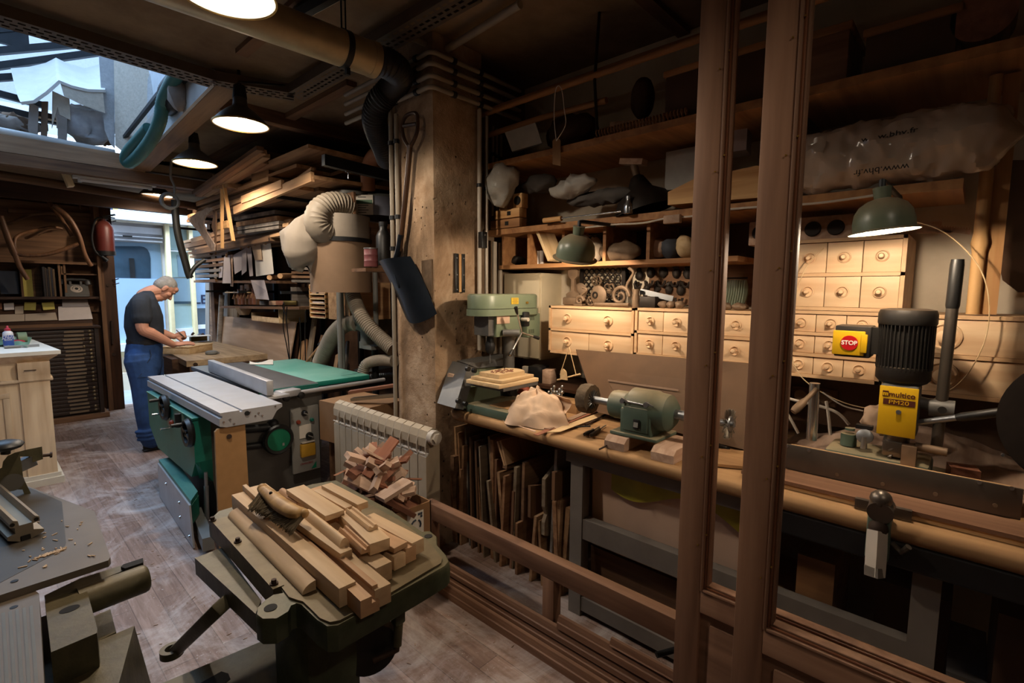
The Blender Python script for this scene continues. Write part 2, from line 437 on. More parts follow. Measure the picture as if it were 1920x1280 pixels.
for i, (a, b_, w, h) in enumerate([((-.9, 3.0, CZ - .02), (2.8, 3.0, CZ - .02), .09, .04), ((1.22, -1.0, CZ - .015), (1.22, 3.4, CZ - .015), .07, .03),
        ((1.25, 4.35, CZ - .05), (2.8, 4.35, CZ - .05), .1, .1), ((1.25, 6.9, 2.78), (1.9, 6.9, 2.78), .1, .08),
        ((1.9, 3.3, CZ - .02), (1.9, 6.35, CZ - .02), .08, .04), ((-.5, 1.3, CZ - .015), (2.8, 1.3, CZ - .015), .07, .03)]):
 o = plank('ceiling_beam', a, b_, w, h, 'old_wood'); o['kind'] = 'structure'
wood('curb_wood', '6e5540', '94765a', 'x', rough=.7)
c0 = (SX0, SY1 - .02, 2.93); c1 = (SX1 + .02, SY1 - .02, 2.93)
o = plank('trim_1', (SX0, SY1 + .05, 2.87), (SX1 + .1, SY1 + .05, 2.87), .12, .15, 'curb_wood'); o['kind'] = 'structure'
o = plank('trim_2', (-2.6, SY1 + .05, 2.74), (SX1 + 1.6, SY1 + .05, 2.74), .13, .1, 'old_wood'); o['kind'] = 'structure'
paint('grey_white_paint', 'b8b6b2', .6, 0, .1)
o = plank('trim_3', (SX1 + .07, SY0 - .1, 3.08), (SX1 + .07, SY1 + .1, 2.93), .14, .26, 'curb_wood'); o['kind'] = 'structure'
o = plank('trim_4', (SX1 - .012, SY0 - .1, 3.08), (SX1 - .012, SY1 + .1, 2.93), .024, .25, 'grey_white_paint'); o['kind'] = 'structure'
o = plank('trim_5', (SX1 - .08, SY0 - .1, 3.2), (SX1 - .08, SY1 + .1, 3.06), .03, .03, 'dark_steel'); o['kind'] = 'structure'
paint('well_white', 'c8ccd0', .8, 0, .1)
WY, WZ = 7.1, 4.75
structure('wall_skylight', B().bx(SX1 + .08, SX1 + .16, SY0, WY, CZ + .12, WZ).bx(SX0 - .1, SX0, SY0, WY, CZ + .12, WZ).bx(SX0, SX1 + .1, SY0 - .16, SY0 - .06, CZ + .13, WZ), 'well_white')
m, nt, b_ = newmat('wired_glass')
tr = nt.nodes.new('ShaderNodeBsdfTransparent'); tr.inputs[0].default_value = (.45, .5, .55, 1)
tl = nt.nodes.new('ShaderNodeBsdfTranslucent'); tl.inputs[0].default_value = (.2, .24, .3, 1)
mxs = nt.nodes.new('ShaderNodeMixShader'); f = _noise(nt, 40, detail=2); mr = nt.nodes.new('ShaderNodeMapRange'); mr.inputs['To Min'].default_value = .5; mr.inputs['To Max'].default_value = .8
nt.links.new(f, mr.inputs[0]); nt.links.new(mr.outputs[0], mxs.inputs[0]); nt.links.new(tr.outputs[0], mxs.inputs[1]); nt.links.new(tl.outputs[0], mxs.inputs[2])
nt.links.new(mxs.outputs[0], nt.nodes['Material Output'].inputs[0])
win = bpy.data.objects.new('window_1', None); COL.objects.link(win); win.location = (0, 5, 4); win['kind'] = 'structure'
g = B(); g.quad((SX0, SY0 - .1, WZ), (SX1 + .1, SY0 - .1, WZ), (SX1 + .1, WY, WZ), (SX0, WY, WZ)); g.build('window_pane', 'wired_glass', win, 0)
g = B(); g.quad((SX0, WY, CZ + .12), (SX1 + .1, WY, CZ + .12), (SX1 + .1, WY, WZ), (SX0, WY, WZ)); g.build('window_pane', 'wired_glass', win, 0)
for (x0, y0), (x1, y1), w in (((-60, 60), (150, 44), .05), ((-60, 101), (320, 68), .07), ((-60, 132), (320, 80), .07), ((-60, 150), (60, 142), .06), ((-60, 160), (90, 200), .05), ((-60, 190), (120, 232), .06), ((-60, 212), (90, 240), .05)):
 a, c = at(x0, y0, y=WY - .06), at(x1, y1, y=WY - .06); d = c - a
 B().box((a + c) / 2, (d.length, .06, w), frame(d) @ rot(0, 90, 0)).build('glazing_bar', 'dark_steel', win, 0)
a = at(14, 70, y=WY - .05); B().box(a, (.3, .05, .14)).build('vent_flap', 'dark_steel', win, 0)
for x in (-1.2, -.4, .4): B().bx(x - .03, x + .03, SY0, WY, WZ - .08, WZ - .02).build('glazing_bar', 'dark_steel', win, 0)
paint('street_ground', '7d8288', .9, 0, .15, 3); paint('facade', 'c9c9cc', .9, 0, .05); paint('facade_cream', 'cfc3ae', .9, 0, .05)
structure('ground', B().bx(-6, 9, YF + .16, 16, -.16, -.06), 'street_ground')
YS = 10.2
def fpx(px, py, dy=0.0): return at(px, py, y=YS - dy)
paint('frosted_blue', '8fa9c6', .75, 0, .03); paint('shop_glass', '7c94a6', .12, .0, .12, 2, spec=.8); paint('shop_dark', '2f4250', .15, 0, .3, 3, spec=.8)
paint('shop_glass_pale', '9db8bd', .12, 0, .12, 3, spec=.7); paint('post_yellow', 'd8c79c', .7, 0, .08); paint('street_white', 'd6d8dc', .7, 0, .04)
paint('sign_yellow', 'd9c25a', .7, 0, .05); paint('navy_print', '1b2340', .6, 0, 0); paint('bluish_body', '4b6a90', .4, 0, .1)
t = thing('shopfront', 'pale shop front across the passage with frosted blue glass and cream posts', 'shop front', fpx(290, 756))
def fbox(name, x0, y0, x1, y1, mt, dy=0.0, th=.05, bev=0.0):
 a, c = fpx(x0, y0), fpx(x1, y1)
 return B().bx(a.x, c.x, YS - dy - th, YS - dy, c.z, a.z, bev).build(name, mt, t, 30 if bev else 0)
a = fpx(190, 380)
B().bx(-.4, 4.6, YS, YS + .1, -.1, 4.2).build('back_wall', 'facade', t, 0)
fbox('fascia', 196, 370, 400, 411, 'facade', 0, .06)
fbox('cornice', 196, 411, 400, 414.5, 'street_white', 0, .22); fbox('cornice_moulding', 196, 414.5, 400, 421, 'facade_cream', 0, .12)
fbox('transom_panel', 200, 421, 302, 441, 'facade', 0, .06)
fbox('awning_rail', 200, 441, 302, 447, 'street_white', .02, .1); fbox('awning_rail', 200, 449, 302, 452.5, 'street_white', .02, .07)
fbox('rail_slot', 227, 442, 245, 446, 'black_plastic', .12, .01)
fbox('window_pane', 203, 452, 304, 524, 'shop_glass', 0, .02)
p = [(205, 461.5), (262, 461.5), (270, 463), (276, 467), (280, 474), (282, 484), (282.5, 521), (205, 521)]
b = B(); q = [fpx(x, y, .022) for x, y in p]; b.put(q + [v + V((0, -.006, 0)) for v in q], [tuple(range(8))[::-1], tuple(range(8, 16))]); b.build('window_reflection', 'shop_dark', t, 0)  # rounded dark reflection in the window, painted as a flat shape
fbox('window_post', 241, 484, 253, 521, 'dark_steel', .03, .01)
fbox('frosted_glass', 203, 521, 312, 647, 'frosted_blue', .03, .012)
fbox('sill', 203, 645, 320, 651, 'street_white', .02, .14)
fbox('riser_board', 203, 651, 320, 662, 'post_yellow', 0, .06); fbox('riser_board', 203, 663, 320, 700, 'facade_cream', 0, .05); fbox('riser_board', 203, 700, 330, 722, 'facade_cream', 0, .12); fbox('riser_board', 203, 724, 330, 756, 'post_yellow', 0, .07)
for x0, x1 in ((303, 311), (347, 354)):
 a, c = fpx(x0, 398), fpx(x1, 398); zb = fpx(x0, 660).z
 B().bx(a.x, c.x, YS - .16, YS, -.06, a.z + .1, .008).build('post', 'post_yellow', t)
fbox('door_pane', 311, 398, 349, 410, 'shop_glass_pale', 0, .02)
fbox('door_top_rail', 311, 412, 349, 426, 'post_yellow', .02, .09)
fbox('door_pane', 312, 426, 352, 470, 'shop_glass_pale', 0, .02); fbox('door_pane', 313, 470, 355, 520, 'shop_glass_pale', 0, .02)
fbox('door_rail', 312, 469, 352, 473, 'street_white', .02, .05)
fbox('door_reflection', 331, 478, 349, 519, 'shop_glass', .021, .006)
fbox('door_pane', 317, 521, 359, 566, 'shop_glass', 0, .03); fbox('door_strip', 317, 565, 359, 569, 'shop_dark', .03, .01); fbox('door_pane', 319, 569, 362, 614, 'shop_glass_pale', .0, .025)
fbox('door_bottom_panel', 318, 616, 364, 662, 'street_white', .02, .05)
fbox('window_pane', 353, 426, 392, 445, 'shop_glass_pale', 0, .02); fbox('awning_rail', 352, 446, 396, 452, 'street_white', .02, .08)
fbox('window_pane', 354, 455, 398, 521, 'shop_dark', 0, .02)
fbox('frosted_glass', 357, 521, 402, 577, 'frosted_blue', .03, .012)
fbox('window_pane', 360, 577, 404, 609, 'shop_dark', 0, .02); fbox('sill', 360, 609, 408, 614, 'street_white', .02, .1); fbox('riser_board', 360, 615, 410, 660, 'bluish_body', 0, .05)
text('lettering', 'LE', fpx(376, 562, .05), .225, (1, 0, 0), (0, 0, 1), 'navy_print', t, sx=.95, bold=.004)
text('lettering', 'L', fpx(213, 393.5, .07), .19, (1, 0, .0), (0, 0, 1), 'navy_print', t, sx=1.2, bold=.008)
fbox('sign_patch', 210, 388, 220, 395, 'sign_yellow', .06, .004)
b = B(); q = [fpx(x, y, .035) for x, y in ((366, 607), (366, 598), (363, 598), (369, 598))]
b.cyl(q[0], q[1], .008); b.cyl(q[2], q[3], .006); b.build('railing', 'grey_white_paint', t)
paint('enamel_dark', '4c473f', .45, .2, .15); paint('enamel_white', 'f2ede2', .5, 0, .02)
def pendant(cx, cy, cz, rad, top, label, power, rodx=0.0):
 t = thing('pendant_lamp', label, 'lamp', (cx, cy, cz), 'enamel lamps hanging from the ceiling')
 pr = [(rad, 0), (rad * .97, .012), (rad * .8, .045), (rad * .55, .085), (rad * .3, .115), (.045, .13), (.04, .19), (.02, .2)]
 inn = [(r - .004 if r > .05 else .03, h - .006) for r, h in pr[:5]]
 B().lathe([(.02, .2)] + pr[::-1][1:], (cx, cy, cz), n=40, cap=False).build('lamp_shade', 'enamel_dark', t)
 B().lathe([(rad - .002, 0.0005)] + inn[1:] + [(.005, .108)], (cx, cy, cz), n=40, cap=False).build('shade_lining', 'enamel_white', t)
 b = B(); b.lathe([(rad - .003, -.004), (rad + .004, -.004), (rad + .004, .006), (rad - .003, .004)], (cx, cy, cz), n=40, cap=False); b.build('rim', 'brass', t)
 B().cyl((cx, cy, cz + .17), (cx, cy, cz + .26), .045, .035).build('socket', 'black_plastic', t)
 B().cyl((cx, cy, cz + .24), (cx + rodx, cy, top), .01).build('rod', 'dark_steel', t)
 B().lathe([(.002, -.001), (.02, .002), (.034, .018), (.037, .036), (.03, .06), (.018, .08), (.016, .1)], (cx, cy, cz + .012), n=16).build('bulb', 'bulb_glow', t)
 bulb_light('lamp_light', (cx, cy, cz - .035), power, (1.0, .84, .66), .05, t, spot=R(162), blend=.3)
 bulb_light('lamp_light', (cx, cy, cz + .0), power * .035, (1.0, .84, .66), .05, t)
pendant(.727, 2.146, 2.70, .17, CZ, 'big glowing enamel lamp nearest the camera, cut by the top of the picture', 55)
pendant(1.308, 3.711, 2.70, .17, CZ, 'glowing enamel lamp with a star of light beside the corner of the skylight', 55)
pendant(1.418, 5.148, 2.70, .17, CZ, 'glowing enamel lamp just below the far right corner of the skylight', 55)
pendant(1.568, 7.251, 2.70, .17, CZ, 'smallest glowing enamel lamp above the street door', 50)
pendant(.42, -.75, 2.70, .17, CZ, 'assumed enamel lamp added out of view behind the camera over the near end of the shop', 16)  # assumed lamp, never in view, added to brighten faces turned towards the camera
PX0, PX1, PY0, PY1 = 1.85, 2.25, 2.34, 2.74
def rough_pillar():
 from mathutils import noise as N
 b = B(); rg = []; n = 60
 per = []
 k = 10
 for (x0, y0), (x1, y1) in (((PX0, PY0), (PX1, PY0)), ((PX1, PY0), (PX1, PY1)), ((PX1, PY1), (PX0, PY1)), ((PX0, PY1), (PX0, PY0))):
  for i in range(k): per.append((x0 + (x1 - x0) * i / k, y0 + (y1 - y0) * i / k))
 for j in range(n + 1):
  z = CZ * j / n; r = []
  for i, (x, y) in enumerate(per):
   p = V((x, y, z)); d = N.noise(p * 5) * .007 + N.noise(p * 14) * .004
   c = V(((PX0 + PX1) / 2, (PY0 + PY1) / 2, z)); o = (p - c); o.normalize()
   corner = -.008 if i % k == 0 else 0
   r.append(p + o * (d + corner - .004))
  rg.append(r)
 b.rings(rg); return b
structure('pillar', rough_pillar(), 'cast_concrete', 60)
paint('conduit_grey', '8f8576', .6, 0, .12); paint('conduit_white', 'a89e90', .6, 0, .1); paint('recess_shade', '5a4836', .95, 0, .3, 20, .5)
structure('pillar_recess', B().bx(PX0 - .002, PX0 + .05, PY0 + .02, PY0 + .12, 1.5, 1.78).noise(.012, 9), 'recess_shade')  # recess in the pillar, its shade put into the block's dark colour
G = 'grey conduits around the pillar'
for k, (z, w) in enumerate(((2.915, 'topmost'), (2.855, 'second'), (2.79, 'third'), (2.73, 'lowest'))):
 r = .0135; a = .022 + r
 t = thing('conduit', '%s of the four grey conduits wrapped around the top of the pillar' % w, 'pipe', (PX0 - a, PY0, z), G)
 B().tube(spline([(PX0 - a, PY1 + .5, z), (PX0 - a, PY1, z), (PX0 - a, PY0 + .07, z), (PX0 - a + .008, PY0 - a + .008, z), (PX0 + .09, PY0 - a, z), (PX1, PY0 - a, z), (PX1 + .3, PY0 - a, z - .005)], 6), r, 10).build('pipe', 'conduit_grey', t)
 for q in ((PX0 - a, PY0 + .1), (PX0 - a, PY0 + .32), (PX0 + .13, PY0 - a), (PX0 + .34, PY0 - a)):
  d = (0, 1, 0) if abs(q[0] - (PX0 - a)) < .001 else (1, 0, 0); d = V(d) * .013; c = V((q[0], q[1], z))
  B().cyl(c - d, c + d, .0185, n=12).build('clip', 'dark_steel', t)
for k, (y, zt) in enumerate(((PY1 - .025, 2.72), (PY1 - .085, 2.66))):
 c = V((PX0 - .03, y, 0))
 t = thing('conduit', ('grey vertical conduit at the far edge of the pillar behind the shovel', 'grey vertical conduit next to the shovel shaft, ending at a switch box')[k], 'pipe', c, 'vertical conduits on the pillar')
 B().cyl(c + V((0, 0, .0 if k == 0 else 1.78)), c + V((0, 0, zt)), .013, n=10).build('pipe', 'conduit_grey', t)
 for z in (2.5, 2.05, 1.86): B().cyl(c + V((0, 0, z - .012)), c + V((0, 0, z + .012)), .018, n=10).build('clip', 'dark_steel', t)
for k, (px, y, z0, z1, r, lb) in enumerate(((899, 2.31, 1.22, 2.7, .0135, 'pale conduit running down the right edge of the pillar'), (912, 2.36, 1.25, 2.7, .012, 'second pale conduit from the right edge of the pillar'),
          (924, 2.42, 2.1, 2.68, .009, 'thin upper conduit beside the hanging parcel'), (931, 2.44, 2.1, 2.68, .009, 'thin upper conduit behind the long hung trays'), (939, 2.46, 2.1, 2.66, .009, 'rightmost thin conduit behind the upper shelf'))):
 c = at(px, 400, y=y); c.z = 0
 t = thing('conduit', lb, 'pipe', c + V((0, 0, z0)), 'conduits right of the pillar')
 B().tube([c + V((0, 0, z0)), c + V((0, 0, z1))], r, 10).build('pipe', 'conduit_white', t)
 for z in ((1.55, 2.25) if k < 2 else (2.5,)): B().cyl(c + V((0, 0, z - .01)), c + V((0, 0, z + .01)), r + .005, n=10).build('clip', 'dark_steel', t)
c = at(905, 450, y=2.29)
t = thing('junction_box', 'black junction box on the conduits right of the pillar', 'box', c)
B().box(c, (.045, .04, .1), None, .004).build('box', 'black_plastic', t); B().cyl(c + V((0, -.02, .03)), c + V((0, -.024, .03)), .006).build('screw', 'steel', t)
for px, y, z0, z1, w in ((925, 2.43, .95, 1.93, .03), (936, 2.45, .95, 1.93, .022)):
 c = at(px, 500, y=y)
 tag(B().bx(c.x - w / 2, c.x + w / 2, y - .02, y, z0, z1, .003).build('trunking', 'conduit_white', None), 'wide white trunking strip right of the conduits' if w > .025 else 'narrow white trunking strip beside the white cupboard', 'trunking', 'trunking in the corner')
c = at(862, 512, y=PY0 - .012)
t = thing('tool_rack', 'two black metal strips with a wooden strip screwed to the pillar', 'rack', c)
for s in (-1, 1): B().box(c + V((s * .027, 0, 0)), (.024, .012, .235), None, .001).build('metal_strip', 'black_plastic', t)
B().box(c, (.02, .01, .23)).build('wood_strip', 'pine_z', t)
for s in (-1, 1):
 for z in (-.1, -.01, .09): B().cyl(c + V((s * .027, -.006, z)), c + V((s * .027, -.009, z)), .004, n=8).build('screw', 'steel', t)
paint('shovel_steel', '20262e', .35, .7, .35, 6, .1, dust='4a4a4a', dustamt=.3); wood('handle_wood', '2c1c12', '4b3322', 'z', rough=.35)
SXP = 1.795
def sh(px, py, dx=0.0): return at(px, py, x=SXP - dx)
t = thing('shovel', 'steel shovel with a wooden D handle hanging head down on the pillar', 'shovel', sh(760, 605))
b = B(); top = [sh(x, y) for x, y in ((766, 275), (757, 258), (754, 235), (762, 217), (779, 212), (783, 225), (781, 250), (770, 275))]
b.tube(spline(top, 5), .011, 8); b.build('d_handle', 'handle_wood', t)
B().cyl(sh(757, 236), sh(782, 232), .012).build('grip', 'handle_wood', t)
B().tube(spline([sh(769, 272), sh(763, 340), sh(757, 400), sh(749, 470)], 6), [.016] * 19, 10).build('shaft', 'handle_wood', t)
B().tube(spline([sh(752, 440), sh(747, 470, .004), sh(741, 500, .01), sh(748, 540, .012)], 6), [.019, .019, .019, .019, .019, .02, .02, .021, .021, .021, .02, .019, .017, .015, .012, .01, .008, .006, .004], 10).build('socket', 'shovel_steel', t)
def blade(u, v):
 l0, l1, r0, r1 = sh(709, 490), sh(752, 596), sh(768, 480), sh(810, 588)
 p = l0.lerp(l1, v).lerp(r0.lerp(r1, v), u)
 bow = math.sin(PI * u) * .05 * (1 - .25 * v); e = (.02 * math.sin(PI * u) if v > .8 else 0) * (v - .8) / .2
 p.x += .035 - bow - .03 * (1 - v) ** 3
 if v > .7: p.z -= .045 * (1 - (2 * u - 1) ** 2) * (v - .7) / .3
 return p
B().sheet(blade, 14, 14, .003).build('blade', 'shovel_steel', t, 60)
paint('galvanised', 'a89a7e', .42, .55, .15, 10); paint('dark_hose', '1c1b1d', .45, 0, .15); paint('pvc_orange', '8a5a3c', .5, 0, .1); paint('tray_steel', '5f5348', .6, .5, .15)
a, c = at(704, 114, z=2.8), at(424, 10, z=2.8); d = (c - a).normalized(); far = a + d * 2.4
t = thing('duct', 'galvanised round duct hanging under the ceiling', 'duct', a)
B().cyl(a, far, .085, n=32).build('pipe', 'galvanised', t)
B().cyl(a + d * .002, a + d * .04, .088, n=32).build('collar', 'galvanised', t)
q = a + d * .16
b = B(); b.cyl(q, q + d * .03, .089, n=32); b.box(q + V((0, 0, -.1)), (.02, .02, .04)); b.build('clamp', 'dark_steel', t)
b = B(); h = q + d * .015 + V((0, 0, .085)); b.box(h + V((-.011, 0, .08)), (.007, .004, .17)); b.box(h + V((.011, 0, .08)), (.007, .004, .17)); b.box(h + V((0, 0, .0)), (.03, .004, .03)); b.box(h + V((0, 0, .155)), (.03, .004, .02)); b.build('hanger', 'dark_steel', t)
pts = [(a - d * -.02), at(728, 120, z=2.8), at(749, 140, y=2.45), at(735, 165, y=2.62), at(711, 192, y=2.74), at(702, 222, y=2.84), at(709, 252, y=2.93), at(722, 284, y=3.02), at(727, 300, y=3.1)]
tag(hose(pts, .072, .02, .09, 20).build('flexible_hose', 'dark_hose', None), 'dark corrugated hose curling down from the duct beside the pillar', 'hose')
pts = [at(727, 292, y=3.5), at(708, 290, y=3.65), at(697, 300, y=3.8), at(690, 322, y=3.95), at(690, 357, y=4.0)]
t = thing('drain_elbow', 'orange-brown plastic elbow pipe above the dust extractor', 'pipe', pts[-1])
B().tube(spline(pts, 6), .062, 18).build('pipe', 'pvc_orange', t)
for i in (0, 3): B().cyl(pts[i] + V((.0, 0, .014)), pts[i] - V((0, 0, .014)), .068, n=18).build('collar', 'pvc_orange', t)
def tray(name, path, w, label, mt='tray_steel'):
 """perforated cable tray: two upright sides and a slotted floor, one mesh per straight run"""
 t = thing(name, label, 'cable tray', path[0], 'perforated cable trays')
 for p, q in zip(path, path[1:]):
  d = q - p; L = d.length; d.normalize(); s = V((0, 0, 1)).cross(d).normalized(); u = V((0, 0, 1))
  b = B(); rows = [-.5, -.34, -.22, -.06, .06, .22, .34, .5]
  pitch, gap = .05, .03; n = int(L / pitch)
  for i in range(len(rows) - 1):
   e0, e1 = rows[i] * w, rows[i + 1] * w
   if i % 2 == 0: b.put([p + s * e0, p + s * e1, q + s * e1, q + s * e0], [(0, 1, 2, 3)])
   else:
    for k in range(n):
     f0 = p + d * (k * pitch + (.5 * pitch if i == 3 else 0)); f1 = f0 + d * (pitch - gap)
     b.put([f0 + s * e0, f0 + s * e1, f1 + s * e1, f1 + s * e0], [(0, 1, 2, 3)])
  b.build('slotted_floor', mt, t, 0)
  for sg in (-1, 1): B().box((p + q) / 2 + s * sg * w / 2 + u * .03, (L, .003, .06), Matrix((d, s, u)).transposed()).build('side', mt, t, 0)
 return t
z = 2.95
p0, p1, p2, p3 = at(-60, 22, z=z), at(400, 158, z=z), at(552, 183, z=z), at(655, 117, z=z)
e = (p3 - p2).normalized()
tray('cable_tray', [p0, p1, p2], .16, 'brown perforated cable tray along the near edge of the skylight')
tray('cable_tray', [p2, p2 + (at(885, -8, z=z) - p2)], .13, 'perforated cable tray running over the duct towards the camera')
tag(B().tube(spline([at(395, 150, z=3.0), at(470, 155, z=2.96), at(540, 160, z=3.0), at(575, 150, z=3.03)], 6), .008).build('cable', 'cable_black', None), 'black cable sagging under the ceiling beside the perforated tray', 'cable')
tag(B().cyl(at(829, 98, z=2.99), at(975, 8, z=2.99), .02).build('conduit', 'conduit_grey', None), 'thick grey conduit running from the top of the pillar along the ceiling', 'pipe')
tag(B().cyl(at(822, 92, z=3.0), at(770, 70, z=3.0), .017).build('conduit', 'conduit_grey', None), 'short grey conduit between the cable tray and the pillar', 'pipe')
t = thing('ceiling_rail', 'dark steel ceiling rail with a bright edge at the top of the picture', 'rail', at(575, 22, z=2.98))
a, c = at(558, 26, z=2.98), at(640, -20, z=2.98); B().cyl(a, a + (c - a) * 1.5, .035, n=6).build('rail', 'dark_steel', t)
B().cyl(a + V((.03, 0, -.01)), a + (c - a) * 1.5 + V((.03, 0, -.01)), .008, n=6).build('edge_strip', 'bright_steel', t)
paint('tube_glass', 'b8aea4', .3, 0, .02)
a, c = at(150, 337, y=6.5), at(282, 352, y=6.5)
t = thing('strip_light', 'unlit fluorescent strip light fixed under the skylight lintel', 'light', a)
B().cyl(a, c, .018, n=12).build('tube', 'tube_glass', t)
d = V((0, .02, .05)); B().box((a + c) / 2 + d, ((c - a).length + .1, .07, .08), frame(c - a) @ rot(0, 90, 0)).build('batten', 'grey_white_paint', t)
for p in (a, c): B().box(p + V((0, .01, .02)), (.03, .04, .08)).build('lamp_holder', 'grey_white_paint', t)
a, c = at(-20, 325, y=7.2), at(420, 395, y=7.2)
tag(B().cyl(a, c, .045, n=14).build('pipe', 'old_wood', None), 'dark lagged pipe crossing above the street door', 'pipe')
plank('trim_9', at(-20, 352, y=7.7), at(440, 402, y=7.7), .1, .16, 'dark_wood')['kind'] = 'structure'
plank('trim_10', at(119, 316, y=6.7), at(133, 350, y=6.7), .12, .05, 'pale_wood')['kind'] = 'structure'
YC = 7.9
a, c = at(207, 770, y=8.28), at(234, 770, y=8.28)
t = thing('door_2', 'open dark wooden street door with an iron pull handle', 'door', (a.x, 8.28, 0)); t['kind'] = 'structure'
B().bx(a.x, c.x, 8.24, 8.3, 0, 2.75, .004).build('door_leaf', 'dark_wood_z', t, 30)
B().bx(a.x - .02, a.x + .03, 8.22, 8.24, 0, 2.7).build('door_stile', 'old_wood_z', t, 0)
p, q = at(209, 603, y=8.2), at(211, 645, y=8.2)
B().tube([p + V((0, .04, 0)), p, q, q + V((0, .04, 0))], .011, 8).build('door_handle', 'rusty_iron', t)
for x, y in ((203, 534), (214, 664)):
 p = at(x, y, y=8.24); B().cyl(p, p + V((0, -.012, 0)), .022).build('lock_escutcheon', 'rusty_iron', t)
for x, y in ((207, 404), (208, 415), (213, 524), (214, 532)):
 p = at(x - 2, y, y=8.23); B().tube([p, p + V((.02, -.02, -.004)), p + V((.06, -.03, .012))], .006, 6).build('hook', 'rusty_iron', t)
paint('fire_red', '56201a', .45, 0, .2, 8, dust='7a5a4c', dustamt=.3)
c = at(198, 474, y=8.06); top = at(198, 414, y=8.06); h = top.z - c.z; rr = .098
t = thing('fire_extinguisher', 'dusty red fire extinguisher hanging on the dark door post', 'fire extinguisher', c)
B().lathe([(rr * .9, 0), (rr, .01), (rr, h * .72), (rr * .92, h * .82), (rr * .6, h * .95), (.03, h), (.03, h + .03)], c, n=24).build('cylinder', 'fire_red', t)
B().lathe([(rr * .98, -.03), (rr + .006, -.03), (rr + .006, .02), (rr, .02)], c, n=24).build('foot_ring', 'black_plastic', t)
b = B(); b.box(top + V((0, -.01, .04)), (.05, .05, .04)); b.box(top + V((.03, -.03, .07)), (.13, .025, .012), rot(0, -15, 0)); b.box(top + V((.03, -.03, .045)), (.12, .025, .012), rot(0, 5, 0)); b.build('valve', 'dark_steel', t)
B().tube(spline([top + V((-.03, -.02, .03)), top + V((-.1, -.03, .0)), c + V((-.125, -.03, .2)), c + V((-.11, -.05, .02)), c + V((-.04, -.07, -.06))], 6), .012, 8).build('hose', 'cable_black', t)
B().cyl(c + V((-.05, -.07, -.05)), c + V((.0, -.08, -.1)), .018, .026).build('nozzle', 'dark_steel', t)
B().box(c + V((0, rr + .02, h * .5)), (.06, .06, h * .7)).build('wall_bracket', 'dark_steel', t)
paint('cabinet_dark', '2a1c14', .5, 0, .2, 8); paint('cabinet_label', '75624d', .7, 0, .15); paint('tarnish', '6f6048', .4, .7, .2)
xr0 = at(184, 612, y=YC).x; zt = at(150, 616, y=YC).z
t = thing('type_cabinet', 'dark wooden printer\'s cabinet of many shallow drawers with label holders', 'cabinet', (.5, YC, 0))
B().bx(-.4, xr0, YC + .03, 8.36, 0, zt).bx(xr0 - .04, xr0 + .0, YC - .005, YC + .03, 0, zt).build('carcass', 'cabinet_dark', t, 0)
B().bx(-.4, xr0 + .02, YC - .03, 8.36, zt, zt + .03, .004).build('cabinet_top', 'dark_wood', t)
B().bx(-.4, xr0 + .04, YC - .06, 8.36, 0, .06).build('plinth', 'old_wood', t, 0)
nd = 22; dh = (zt - .09) / nd
for k in range(nd):
 z = .08 + dh * (k + .5)
 d = B().bx(-.35, xr0 - .05, YC - .01, YC + .03, z - dh * .46, z + dh * .46, .003).build('drawer', 'cabinet_dark', t)
 xl = at(143, 700, y=YC).x + .01 * math.sin(k * 1.3)
 B().bx(xl - .09, xl + .09, YC - .018, YC - .01, z - dh * .22, z + dh * .25).build('label_holder', 'cabinet_label', d, 0)
 if k % 5 != 2:
  B().lathe([(.004, 0), (.017, .001), (.017, .006), (.009, .012)], (xr0 - .085, YC - .01, z), (0, -1, 0), 12).build('knob', 'tarnish', d)
 if k in (19, 17, 15): B().lathe([(.004, 0), (.015, .001), (.015, .006), (.008, .012)], (xr0 - .15, YC - .01, z), (0, -1, 0), 12).build('knob', 'tarnish', d)
ZD = zt + .03
t = thing('paper_desk', 'dark sloping desk board standing on the drawer cabinet', 'desk', (.4, 8.1, ZD))
u = V((0, .3, .2)).normalized()
b = B(); b.prism([(0, 0), (.34, 0), (.34, .26), (.3, .26)], (-.4, 7.94, ZD), (0, 1, 0), (0, 0, 1), xr0 + .36); b.build('sloping_board', 'dark_wood', t, 0)
B().bx(-.4, xr0 - .05, 7.925, 7.94, ZD, ZD + .035).build('ledge', 'old_wood', t, 0)
def on_desk(px, py):
 """point on the sloping desk seen at (px, py)"""
 n = V((0, -.26, .3)).normalized(); o = V((0, 7.935, ZD + .008)); d = at(px, py, y=8.0) - CAM
 return CAM + d * ((o - CAM).dot(n) / d.dot(n)), n
def note(name, pts, mt, label, cat='paper', group=None, lines=None, lift=0.0):
 n = V((0, -.26, .3)).normalized()
 q = [on_desk(*p)[0] + n * lift for p in pts]; b = B(); b.rings([q, [v + n * .004 for v in q]])
 o = b.build(name, mt, None, 0); tag(o, label, cat, group); return o
paint('note_yellow', 'a89a50', .9, 0, .08); paint('note_white', 'b5aaa4', .9, 0, .06); paint('note_cream', '9a8a78', .9, 0, .08); paint('note_brown', '7a5038', .9, 0, .08)
G = 'papers on the sloping desk'
note('paper_sheet', [(110, 601), (174, 598), (167, 572), (109, 575)], 'note_white', 'biggest white sheet on the sloping desk below the telephone', group=G)
note('paper_sheet', [(117, 577), (166, 574), (163, 555.5), (116, 556)], 'note_white', 'upper white sheet on the sloping desk right under the telephone', group=G, lift=.006)
note('paper_sheet', [(47, 602), (108, 600), (104, 586), (47, 589)], 'note_cream', 'cream sheet lying at the desk edge left of the big white sheet', group=G)
note('paper_sheet', [(0, 604), (46, 602), (46, 589), (0, 590)], 'note_cream', 'cream sheet at the far left of the sloping desk', group=G)
note('sticky_note', [(45, 583), (67, 583), (68, 568), (46, 568)], 'note_yellow', 'yellow note in the middle of the sloping desk', 'note', G, lift=.012)
